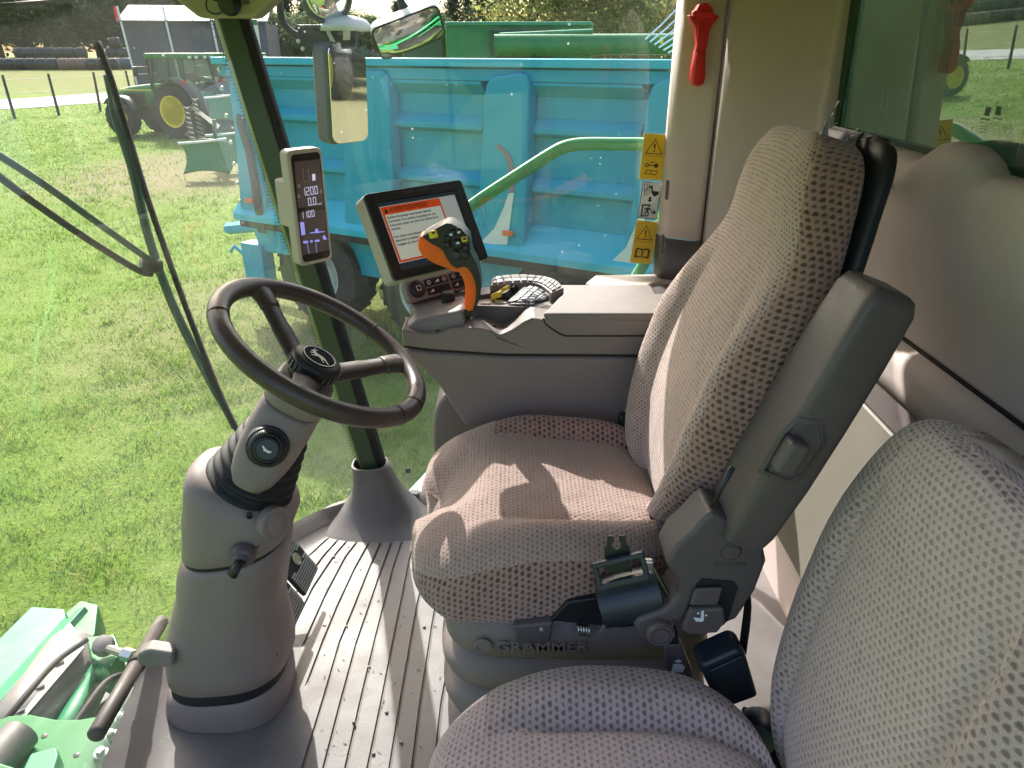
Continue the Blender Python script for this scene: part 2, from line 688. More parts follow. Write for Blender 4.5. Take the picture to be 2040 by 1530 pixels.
M['fab_pc'] = fabric('second_seat_cloth_centre', (0.46, 0.362, 0.350), (0.205, 0.156, 0.150), 0.0106, 0.28, 0.0020, 0.75)
M['fab_ps'] = fabric('second_seat_cloth_side', (0.405, 0.312, 0.300), (0.140, 0.104, 0.101), 0.0118, 0.30, 0.0025, 0.95)
M['glass_front'] = glass('windscreen_glass', (0.96, 0.97, 0.955), 0.030, 0.5)
M['glass_side'] = glass('side_window_glass', (0.945, 0.965, 0.96), 0.012, 0.8)
M['glass_rear'] = glass('rear_window_glass', (0.40, 0.52, 0.44), 0.008, 0.25, 3.0, 0.38)
M['glass_far'] = glass('machine_glass', (0.75, 0.85, 0.80), 0.02, 0.0)
M['screen_dark'] = plain('dark_display_glass', (0.020, 0.015, 0.013), 0.12, 0, 0.05, 6)
M['lcd_dark'] = emit_flat('lcd_background', (0.055, 0.040, 0.038), 0.12)
M['lcd_seg'] = emit_flat('lcd_segments', (0.62, 0.60, 0.85), 0.22)
M['lcd_blue'] = emit_flat('lcd_blue_segments', (0.30, 0.30, 0.80), 0.22)
M['scr_page'] = emit_flat('screen_page', (0.55, 0.62, 0.57), 0.10)
M['scr_side'] = emit_flat('screen_side', (0.45, 0.50, 0.50), 0.09)
M['scr_orange'] = emit_flat('screen_orange', (0.62, 0.065, 0.008), 0.10)
M['scr_bar'] = emit_flat('screen_bar', (0.018, 0.030, 0.045), 0.1)
M['scr_ink'] = plain('screen_ink', (0.01, 0.012, 0.012), 0.5, 0, 0, 6)
# ================================================================== the field
LOCAL = set()
_attach = attach


def attach(o, parent):
    if parent.name in LOCAL:
        o.parent = parent
        return
    r = parent
    while r.parent is not None:
        r = r.parent
    if r.name in LOCAL:
        o.parent = parent
        return
    _attach(o, parent)


def local_thing(name, label, cat, loc, rz=0.0, group=None):
    o = thing(name, label, cat, loc, group)
    o.rotation_euler = (0, 0, rz)
    LOCAL.add(o.name)
    return o


def ground_z(x, y):
    return 1.15 * smooth(56, 84, y) + 0.02 * math.sin(x * 0.9) * math.sin(y * 0.7)


def mat_ground():
    m = NT('grass_field')
    f1 = m.noise(0.35, 5, 0.6)
    f2 = m.noise(3.0, 6, 0.65)
    f3 = m.noise(28.0, 5, 0.7)
    c = m.mix(m.ramp(f1, 0.35, 0.65), (0.135, 0.215, 0.034), (0.180, 0.250, 0.056))
    c = m.mix(m.ramp(f2, 0.4, 0.7, 0, 0.65), c, (0.090, 0.165, 0.024))
    c = m.mix(m.ramp(f3, 0.45, 0.75, 0, 0.6), c, (0.205, 0.270, 0.066))
    # trampled straw-coloured ground round the plough and along the machines
    sep = m.n('ShaderNodeSeparateXYZ')
    m.l(m.obj(), sep.inputs[0])

    def blob(x, y, rx, ry, lo=0.6, hi=1.1):
        dx = m.math('DIVIDE', m.math('SUBTRACT', sep.outputs[0], x), rx)
        dy = m.math('DIVIDE', m.math('SUBTRACT', sep.outputs[1], y), ry)
        d = m.math('SQRT', m.math('ADD', m.math('MULTIPLY', dx, dx), m.math('MULTIPLY', dy, dy)))
        d = m.math('ADD', d, m.math('MULTIPLY', m.math('SUBTRACT', f2, 0.5), 1.1))
        return m.ramp(d, lo, hi, 1.0, 0.0)
    straw = m.mix(m.ramp(f3, 0.35, 0.65), (0.185, 0.150, 0.085), (0.27, 0.225, 0.135))
    k = m.math('MAXIMUM', blob(-9.2, 22.3, 4.2, 6.0), blob(22, 4, 21, 12))
    k = m.math('MAXIMUM', k, m.math('MULTIPLY', blob(-3.3, 9.0, 2.6, 3.0), 0.55))
    c = m.mix(m.math('MULTIPLY', k, 0.85, clamp=True), c, straw)
    far = m.ramp(sep.outputs[1], 55, 66, 0.0, 1.0)
    c = m.mix(m.math('MULTIPLY', far, m.ramp(f1, 0.3, 0.7, 0.35, 0.9)), c, (0.215, 0.195, 0.085))
    h = m.math('ADD', m.math('MULTIPLY', f3, 0.6), f2)
    return m.done(m.pbr(c, 0.95, 0, m.bump(h, 0.9, 0.05), 0.1))


M['ground'] = mat_ground()
xs = sorted(set([-900, -400, -200, -130] + list(range(-100, 101, 5)) + [130, 200, 400, 900]))
ys = sorted(set([-900, -300, -100, -40, -20] + list(range(-10, 101, 3)) + [120, 150, 250, 500, 900]))
mb = MB()
rows = [[(x, y, ground_z(x, y)) for x in xs] for y in ys]
mb.grid(rows)
kind(mb.build('ground', M['ground'], smooth=True), 'structure')

# pale concrete track beyond the fence
M['road'] = plain('pale_concrete', (0.36, 0.35, 0.35), 0.85, 0, 0.12, 1.2, 0.4, 30, wear=0.25)
near_e = [V((-120, 28, 0)), V((-60, 36, 0)), V((-36, 42.5, 0)), V((-30.5, 45.7, 0)), V((-27, 52, 0)), V((-22, 57, 0)), V((10, 66, 0)), V((80, 80, 0))]
mb = MB()
rows = []
for p, q in zip(near_e, near_e[1:] + [None]):
    rows.append((p, V((0, 0, 0))))
cl = spl([p for p in near_e], 5)
L, Rr = [], []
for i, p in enumerate(cl):
    t = (cl[min(i + 1, len(cl) - 1)] - cl[max(i - 1, 0)]).normalized()
    n = V((-t.y, t.x, 0))
    for lst, off in ((L, 0.0), (Rr, 9.5)):
        q = p + n * off
        lst.append(V((q.x, q.y, ground_z(q.x, q.y) + 0.03)))
mb.grid([L, Rr])
kind(mb.build('road', M['road']), 'structure')

# grass blades growing round the machine
mg = NT('grass_blade')
gf = mg.noise(0.9, 4, 0.6)
gi = mg.n('ShaderNodeTexWhiteNoise', noise_dimensions='3D')
gsn = mg.n('ShaderNodeVectorMath', operation='SNAP')
gsn.inputs[1].default_value = (0.09, 0.09, 50.0)
mg.l(mg.obj(), gsn.inputs[0])
mg.l(gsn.outputs[0], gi.inputs[0])
gc = mg.mix(mg.ramp(gf, 0.35, 0.65), (0.150, 0.270, 0.036), (0.230, 0.320, 0.066))
gc = mg.mix(mg.ramp(gi.outputs[0], 0.72, 1.0, 0, 0.75), gc, (0.38, 0.36, 0.16))
gc = mg.mix(mg.ramp(gi.outputs[0], 0.0, 0.32, 0.9, 0.0), gc, (0.080, 0.175, 0.030))
gd = mg.n('ShaderNodeBsdfDiffuse')
gt = mg.n('ShaderNodeBsdfTranslucent')
gg = mg.n('ShaderNodeBsdfGlossy')
gg.inputs['Roughness'].default_value = 0.45
mg.l(gc, gd.inputs[0])
mg.l(gc, gt.inputs[0])
gm = mg.n('ShaderNodeMixShader')
gm.inputs[0].default_value = 0.5
mg.l(gd.outputs[0], gm.inputs[1])
mg.l(gt.outputs[0], gm.inputs[2])
gm2 = mg.n('ShaderNodeMixShader')
gm2.inputs[0].default_value = 0.05
mg.l(gm.outputs[0], gm2.inputs[1])
mg.l(gg.outputs[0], gm2.inputs[2])
M['blade'] = mg.done(gm2.outputs[0])


def blades(n, r0, r1, a0, a1, hmin, hmax, wide):
    r = r0 + (r1 - r0) * RNG.random(n) ** 1.15
    a = R(a0) + (R(a1) - R(a0)) * RNG.random(n)
    x, y = r * np.sin(a), r * np.cos(a)
    clump = 0.5 + 0.5 * np.sin(x * 5.1 + 1.7 * np.sin(y * 3.3)) * np.sin(y * 4.7 + 1.3 * np.sin(x * 2.9))
    clump2 = 0.5 + 0.5 * np.sin(x * 1.3 + 2.0 * np.sin(y * 0.9)) * np.sin(y * 1.1 + 1.5 * np.sin(x * 0.7))
    dirt = np.exp(-(((x + 9.2) / 3.6) ** 2 + ((y - 22.3) / 5.2) ** 2) * 1.2)
    keep = RNG.random(n) < (0.30 + 0.7 * clump * (0.45 + 0.55 * clump2)) * (1 - 0.85 * dirt)
    keep &= RNG.random(n) > np.clip((r - r1 * 0.45) / (r1 * 0.55), 0, 1) ** 1.2
    x, y, r = x[keep], y[keep], r[keep]
    h = (hmin + (hmax - hmin) * 0.85 * RNG.random(len(x)) ** 2.2) * (0.55 + 0.75 * clump[keep])
    w = wide * (0.6 + 0.8 * RNG.random(len(x))) * np.maximum(1, r / 7)
    th = RNG.random(len(x)) * 2 * np.pi
    le = RNG.random(len(x)) * 2 * np.pi
    ll = h * (0.25 + 0.9 * RNG.random(len(x)))
    z = 0.02 * np.sin(x * 0.9) * np.sin(y * 0.7)
    cx, sx = np.cos(th) * w / 2, np.sin(th) * w / 2
    P = np.stack([np.stack([x - cx, y - sx, z - 0.005], 1), np.stack([x + cx, y + sx, z - 0.005], 1),
                  np.stack([x + np.cos(le) * ll, y + np.sin(le) * ll, z + h], 1)], 1)
    return P.reshape(-1, 3)


def weed_tufts(n):
    c = []
    for _ in range(n):
        r = 3.5 + 20 * RNG.random() ** 1.3
        a = R(-58) + R(72) * RNG.random()
        x, y = r * math.sin(a), r * math.cos(a)
        m_ = int(26 + 30 * RNG.random())
        q = RNG.normal(size=(m_, 2)) * 0.05
        th = RNG.random(m_) * 6.283
        h = 0.04 + 0.09 * RNG.random(m_)
        w = 0.008 + 0.010 * RNG.random(m_)
        ll = h * (0.4 + 0.9 * RNG.random(m_))
        X, Y = x + q[:, 0], y + q[:, 1]
        c.append(np.stack([np.stack([X - w * np.sin(th) / 2, Y + w * np.cos(th) / 2, 0 * X - 0.005], 1), np.stack([X + w * np.sin(th) / 2, Y - w * np.cos(th) / 2, 0 * X - 0.005], 1), np.stack([X + np.cos(th) * ll, Y + np.sin(th) * ll, h], 1)], 1).reshape(-1, 3))
    return np.concatenate(c)


P = np.concatenate([weed_tufts(60), blades(170000, 3.0, 9.0, -62, 25, 0.03, 0.11, 0.009),
                    blades(60000, 7.5, 9.5, -62, 25, 0.03, 0.11, 0.009), blades(330000, 7.0, 62.0, -50, 14, 0.04, 0.12, 0.010)])
me = bpy.data.meshes.new('grass')
nt = len(P) // 3
me.vertices.add(len(P))
me.vertices.foreach_set('co', P.astype(np.float32).ravel())
me.loops.add(nt * 3)
me.loops.foreach_set('vertex_index', np.arange(nt * 3, dtype=np.int32))
me.polygons.add(nt)
me.polygons.foreach_set('loop_start', np.arange(0, nt * 3, 3, dtype=np.int32))
me.update(calc_edges=True)
me.materials.append(M['blade'])
g = bpy.data.objects.new('grass', me)
COL.objects.link(g)
tag(g, 'short green meadow grass with dry straw patches', 'grass')
kind(g, 'stuff')

# ------------------------------------------------------------------ trees
M['bark'] = plain('bark', (0.10, 0.08, 0.06), 0.9, 0, 0.25, 3, 0.8, 20)


def leafmat(name, a, b):
    m = NT(name)
    c = m.mix(m.ramp(m.noise(16, 4, 0.7), 0.36, 0.64), tuple(x * 0.55 for x in a), tuple(min(1, x * 1.35) for x in b))
    d = m.n('ShaderNodeBsdfDiffuse')
    t = m.n('ShaderNodeBsdfTranslucent')
    m.l(c, d.inputs[0])
    m.l(c, t.inputs[0])
    x = m.n('ShaderNodeMixShader')
    x.inputs[0].default_value = 0.55
    m.l(d.outputs[0], x.inputs[1])
    m.l(t.outputs[0], x.inputs[2])
    return m.done(x.outputs[0])


M['leaf_dark'] = leafmat('dark_leaves', (0.075, 0.115, 0.060), (0.125, 0.160, 0.085))
M['leaf_blue'] = leafmat('conifer_needles', (0.040, 0.070, 0.050), (0.065, 0.098, 0.062))
M['leaf_lite'] = leafmat('pale_leaves', (0.200, 0.230, 0.070), (0.290, 0.300, 0.110))


def tree_meshes(shape, seed, nclump, nleaf, size):
    rg = np.random.default_rng(seed)
    # unit tree: height 1, radius about 0.3
    pts = []
    cl = []
    for i in range(nclump):
        if shape == 'cone':
            z = 0.08 + 0.92 * rg.random() ** 1.25
            rad = 0.24 * (1.02 - z) * (0.5 + 0.5 * rg.random())
            s = 0.030 + 0.045 * (1 - z)
        else:
            z = 0.20 + 0.78 * rg.random()
            prof = math.sin(math.pi * min(1, max(0.04, (z - 0.12) / 0.88)) ** 0.8) ** 0.55
            rad = 0.33 * prof * rg.random() ** 0.4
            s = 0.035 + 0.055 * rg.random()
        an = rg.random() * 6.283
        c = np.array([math.cos(an) * rad, math.sin(an) * rad, z])
        cl.append(c)
        q = rg.normal(size=(nleaf, 3)) * s * np.array([1, 1, 0.62]) + c
        pts.append(q)
    q = np.concatenate(pts)
    n = len(q)
    a = rg.normal(size=(n, 3))
    a /= np.linalg.norm(a, axis=1)[:, None]
    b = np.cross(a, rg.normal(size=(n, 3)))
    b /= np.linalg.norm(b, axis=1)[:, None]
    s = (size * (0.5 + rg.random(n)))[:, None]
    P = np.stack([q - a * s - b * s * 0.5, q + a * s - b * s * 0.5, q + a * s * 0.7 + b * s * 0.6, q - a * s * 0.7 + b * s * 0.6], 1).reshape(-1, 3)
    me = bpy.data.meshes.new('crown')
    me.from_pydata(P.tolist(), [], [(4 * i, 4 * i + 1, 4 * i + 2, 4 * i + 3) for i in range(n)])
    mb = MB()
    mb.tube([(0, 0, -0.02), (0.006, 0.004, 0.25), (-0.004, 0.0, 0.6), (0, 0, 0.93)], [0.026, 0.020, 0.011, 0.003], 7)
    for c in cl[::5]:
        z0 = max(0.12, c[2] - 0.18)
        mb.tube([(0, 0, z0), (c[0] * 0.5, c[1] * 0.5, (z0 + c[2]) / 2), tuple(c)], [0.008, 0.005, 0.002], 4)
    tr = mb.build('trunk', M['bark'])
    tm = tr.data
    bpy.data.objects.remove(tr)
    return me, tm


TREE = {'broad': [tree_meshes('round', s, 120, 55, 0.013) for s in (1, 2, 3)],
        'cone': [tree_meshes('cone', s, 130, 45, 0.011) for s in (4, 5)]}


def tree(name, u, d, h, wide, shape, leaf, label, group, k):
    r = ray(u, 100)
    p = V((r.x * d, r.y * d, 0))
    p.z = ground_z(p.x, p.y) - 0.1
    o = thing(name, label, 'tree', p, group)
    LOCAL.add(o.name)
    o.rotation_euler = (0, 0, k * 1.9)
    o.scale = (h * wide, h * wide, h)
    cm, tm = TREE[shape][k % len(TREE[shape])]
    key = leaf + str(k % len(TREE[shape])) + shape
    if key not in tree.cache:
        c2 = cm.copy()
        c2.materials.append(M[leaf])
        tree.cache[key] = c2
    for nm, me in (('trunk', tm), ('crown', tree.cache[key])):
        c = bpy.data.objects.new(nm, me)
        COL.objects.link(c)
        c.parent = o


tree.cache = {}
k = 0
for u, d, h in ((-190, 104, 18), (-120, 100, 17), (-60, 103, 19), (-10, 99, 17), (45, 102, 18.5), (95, 98, 18), (150, 104, 19), (200, 99, 17), (250, 104, 17), (310, 106, 15.5), (365, 108, 14), (420, 106, 13), (60, 112, 21), (120, 114, 21), (0, 113, 21), (230, 114, 20), (290, 117, 17)):
    k += 1
    tree('hedge_tree', u, d, h, 1.15 + 0.1 * (k % 3), 'broad', 'leaf_dark', 'tall dark broadleaf tree in the row behind the wrapped bales', 'dark trees behind the bales', k)
for u, d, h in ((545, 92, 7.4), (580, 90, 8.3), (612, 94, 8.8), (642, 90, 8.2), (672, 96, 8.6), (795, 100, 8.2), (905, 88, 9.4), (935, 91, 8.8), (962, 86, 9.3), (990, 90, 8.6), (1180, 80, 10.4), (1215, 84, 10.8)):
    k += 1
    tree('conifer_tree', u, d, h, 1.15, 'cone', 'leaf_blue', 'narrow dark conifer standing far beyond the teal trailer', 'conifers beyond the trailer', k)
for u, d, h in ((690, 80, 6.2), (735, 82, 5.6), (770, 84, 5.0), (830, 86, 5.4), (870, 84, 5.8), (560, 84, 6.0), (620, 82, 6.0)):
    k += 1
    tree('hedge_tree', u, d, h, 1.5, 'broad', 'leaf_dark', 'low rounded dark tree in the far hedge above the trailer', 'low hedge trees above the trailer', k)
for u, d, h in ((1055, 46, 9.4), (1110, 50, 9.8), (1225, 47, 8.2), (1275, 50, 8.0)):
    k += 1
    tree('broadleaf_tree', u, d, h, 0.95, 'broad', 'leaf_lite', 'sunlit yellow green broadleaf tree behind the green unloading tube', 'pale trees behind the unloading tube', k)
for u, d, h in ((1325, 56, 9.5), (1385, 58, 9.5), (1160, 60, 9.0), (1450, 60, 10)):
    k += 1
    tree('broadleaf_tree', u, d, h, 1.0, 'broad', 'leaf_dark', 'dark green tree behind the pale trees and the red hammer', 'dark trees beyond the pale ones', k)

# ------------------------------------------------------------------ barn
M['barn'] = plain('dark_barn_boards', (0.075, 0.080, 0.100), 0.7, 0, 0.2, 2, 0.3, 40)
M['barn_roof'] = plain('pale_fibre_roof', (0.17, 0.17, 0.18), 0.7, 0, 0.15, 1, 0.3, 30)
r = ray(255, 100)
bl = V((r.x * 62, r.y * 62, 0))
barn = thing('barn', 'dark boarded barn with pale sheet roof behind the tractors', 'barn', (bl.x, bl.y, 0))
bex, bey = V((0.985, 0.17, 0)), V((-0.17, 0.985, 0))
bz = ground_z(bl.x, bl.y) - 0.1
for i in range(13):
    c = bl + bex * (0.45 + i * 0.9) + V((0, 0, 2.6 + bz)) - bey * (0.02 * (i % 2))
    bx('wall_board', c, (0.89, 0.08, 5.2), M['barn'], barn, frame3(bex, bey))
mb = MB()
mb.box(bl + bex * 5.85 + bey * 4.5 + V((0, 0, 2.5 + bz)), (11.6, 8.8, 5.0), frame3(bex, bey))
mb.build('barn_core', M['barn'], barn)
for i in range(6):
    p0 = bl + bex * (-0.3 + i * 2.05) - bey * 0.5 + V((0, 0, 5.05 + bz))
    up = bey * 4.2 + V((0, 0, 1.35))
    MB().prism([p0, p0 + bex * 2.0, p0 + bex * 2.0 + up, p0 + up], (0, 0, 0.09)).build('roof_sheet', M['barn_roof'], barn)
for i in (0.3, 3.9, 7.6):
    MB().cyl(bl + bex * i - bey * 0.4 + V((0, 0, bz)), bl + bex * (i - 0.35) - bey * 0.4 + V((0, 0, 6.2 + bz)), 0.09, seg=8).build('post', M['white'], barn)
bx('gable_edge', bl - bex * 0.3 + V((0, 0, 5.6 + bz)), (0.3, 0.25, 1.2), M['red'], barn, frame3(bex, bey))

sg = ray(505, 100)
sp_ = V((sg.x * 52, sg.y * 52, 0))
sign = thing('notice_board', 'tall white notice board with green head beside the barn', 'sign', sp_)
bx('board', sp_ + V((0, 0, 3.6)), (1.1, 0.06, 3.2), M['white'], sign, bevel=0.02)
bx('head_strip', sp_ + V((0, -0.05, 5.0)), (1.08, 0.04, 0.35), M['green'], sign)
for s in (-0.5, 0.5):
    MB().cyl(sp_ + V((s, 0.06, 0)), sp_ + V((s, 0.06, 4.9)), 0.04, seg=8).build('post', M['drab_metal'], sign)
bx('photo_panel', sp_ + V((0, -0.05, 3.0)), (0.9, 0.03, 0.9), M['barn'], sign)

# ------------------------------------------------------------------ wrapped bales
M['wrap_black'] = plain('black_bale_wrap', (0.020, 0.022, 0.028), 0.28, 0, 0.3, 4, 0.7, 14)
M['wrap_brown'] = plain('brown_bale_wrap', (0.20, 0.10, 0.07), 0.35, 0, 0.2, 4, 0.7, 14)
M['wrap_blue'] = plain('blue_grey_bale_wrap', (0.05, 0.075, 0.12), 0.3, 0, 0.2, 4, 0.7, 14)


def bale_mesh(mat):
    mb = MB()
    prof = [(0.02, -0.62), (0.50, -0.62), (0.62, -0.52), (0.66, -0.25), (0.65, 0.0), (0.66, 0.25), (0.62, 0.52), (0.50, 0.62), (0.02, 0.62)]
    mb.lathe((0, 0, 0.62), (1, 0, 0), prof, 18)
    o = mb.build('bale', mat, smooth=True)
    me = o.data
    bpy.data.objects.remove(o)
    return me


bm_ = {k2: bale_mesh(M[k2]) for k2 in ('wrap_black', 'wrap_brown', 'wrap_blue')}


def bale(u, d, lvl, mk_, label, group):
    r = ray(u, 100)
    o = bpy.data.objects.new('wrapped_bale', bm_[mk_])
    COL.objects.link(o)
    z = ground_z(r.x * d, r.y * d)
    o.location = (r.x * d, r.y * d, z + lvl * 1.13)
    o.rotation_euler = (0, 0, 0.25 + random.uniform(-0.12, 0.12))
    tag(o, label, 'bale', group)


for i in range(7):
    bale(-28 + i * 21, 82, 0, 'wrap_black', 'black plastic wrapped bale in the front row before the dark trees', 'black bales in the front row')
for i in range(3):
    bale(122 + i * 19, 82, 0, 'wrap_brown', 'reddish brown wrapped bale in the front row', 'brown bales')
for i in range(3):
    bale(178 + i * 21, 82, 0, 'wrap_black', 'black plastic wrapped bale in the front row before the dark trees', 'black bales in the front row')
for i in range(2):
    bale(226 + i * 20, 85, 0, 'wrap_blue', 'blue grey wrapped bale beside the barn', 'blue grey bales')
for i in range(9):
    bale(-20 + i * 22, 86, 0, 'wrap_black', 'black wrapped bale in the rear row, under another bale', 'rear row of black bales')
for i in range(7):
    bale(40 + i * 20, 86, 1, 'wrap_black', 'black wrapped bale lying on top of the rear row', 'upper bales')
for u_, l_ in ((222, 1), (243, 1), (262, 0), (233, 2)):
    bale(u_, 88, l_, 'wrap_black', 'black wrapped bale in the small heap beside the barn', 'bale heap by the barn')

# ------------------------------------------------------------------ field fence
M['post'] = plain('tarred_post', (0.045, 0.045, 0.042), 0.85, 0, 0.2, 6, 0.5, 60)
M['wire'] = plain('fence_wire', (0.20, 0.20, 0.20), 0.5, 0.8, 0.1, 6)
fence_px = [(-150, 250), (-62, 244), (30, 237), (118, 230), (200, 222), (268, 214), (330, 206)]
fp = [PZ(u, v, 0.0) for u, v in fence_px]
fp = [V((-70, 24, 0)), V((-62, 26, 0)), V((-54, 28, 0)), V((-46, 31, 0)), V((-38, 34, 0))] + fp
fence = thing('field_fence', 'wire fence with dark wooden posts along the pale track', 'fence', (fp[7].x, fp[7].y, 0))
for i, p in enumerate(fp):
    ln = 0.06 * math.sin(i * 2.3)
    MB().tube([V((p.x, p.y, -0.2)), V((p.x + ln, p.y, 1.0)), V((p.x + ln * 1.6, p.y, 2.08))], [0.075, 0.07, 0.062], 8).build('fence_post', M['post'], fence)
for hgt in (0.6, 1.2, 1.85):
    MB().tube([V((p.x, p.y, hgt)) for p in fp], 0.012, 5).build('wire', M['wire'], fence)


# ------------------------------------------------------------------ wheels
def tyre_mb(c, axis, Ro, Ri, w, nl, lug=0.05):
    mb = MB()
    h = w / 2
    prof = [(Ri, -h * 0.72), (Ri * 1.05, -h * 0.95), ((Ro + Ri) / 2, -h), (Ro * 0.94, -h * 0.9), (Ro * 0.97, -h * 0.5), (Ro * 0.975, 0),
            (Ro * 0.97, h * 0.5), (Ro * 0.94, h * 0.9), ((Ro + Ri) / 2, h), (Ri * 1.05, h * 0.95), (Ri, h * 0.72)]
    mb.lathe(c, axis, prof + [prof[0]], 40)
    ax = V(axis).normalized()
    e1 = V((0, 0, 1))
    e2 = ax.cross(e1)
    c = V(c)
    for i in range(nl):
        for s in (-1, 1):
            a0 = 2 * math.pi * (i + (0.5 if s > 0 else 0)) / nl
            a1 = a0 + 0.9 / nl * 4

            def pt(a, rr, hh):
                return c + (e1 * math.cos(a) + e2 * math.sin(a)) * rr + ax * hh
            da = 0.9 / nl
            poly = [pt(a0 - da, Ro * 0.965, s * h * 0.02), pt(a0 + da, Ro * 0.965, s * h * 0.02), pt(a1 + da, Ro * 0.93, s * h * 0.98), pt(a1 - da, Ro * 0.93, s * h * 0.98)]
            top = [pt(a0 - da * 0.7, Ro + 0.0, s * h * 0.02), pt(a0 + da * 0.7, Ro, s * h * 0.02), pt(a1 + da * 0.7, Ro * 0.965, s * h * 0.99), pt(a1 - da * 0.7, Ro * 0.965, s * h * 0.99)]
            mb.add(poly + top, [(3, 2, 1, 0), (4, 5, 6, 7), (0, 1, 5, 4), (1, 2, 6, 5), (2, 3, 7, 6), (3, 0, 4, 7)])
    return mb


def wheel(parent, c, axis, Ro, Ri, w, rim_mat, nl=20, dish=0.1):
    """tyre and rim; axis points outwards"""
    ty = tyre_mb(c, axis, Ro, Ri, w, nl).build('wheel', M['tyre'], parent, smooth=True, sharp=40)
    mb = MB()
    h = w / 2
    mb.lathe(c, axis, [(Ri * 1.02, h * 0.82), (Ri * 1.05, h * 0.95), (Ri * 0.97, h * 0.9), (Ri * 0.93, h * 0.5 - dish * 0.3), (Ri * 0.80, h * 0.3 - dish), (Ri * 0.42, h * 0.32 - dish),
                       (Ri * 0.40, h * 0.55 - dish), (Ri * 0.22, h * 0.6 - dish), (0.01, h * 0.6 - dish), (0.01, -h * 0.7), (Ri * 1.0, -h * 0.7), (Ri * 1.02, h * 0.82)], 36)
    rm = mb.build('rim', rim_mat, ty, smooth=True, sharp=35)
    ax = V(axis).normalized()
    e1 = V((0, 0, 1))
    e2 = ax.cross(e1)
    nb = MB()
    for i in range(8):
        a = i * math.pi / 4
        p = V(c) + (e1 * math.cos(a) + e2 * math.sin(a)) * Ri * 0.31 + ax * (h * 0.6 - dish)
        nb.cyl(p, p + ax * 0.05, 0.035 * Ro, seg=6)
    nb.build('wheel_bolts', M['darksteel'], ty)
    return ty


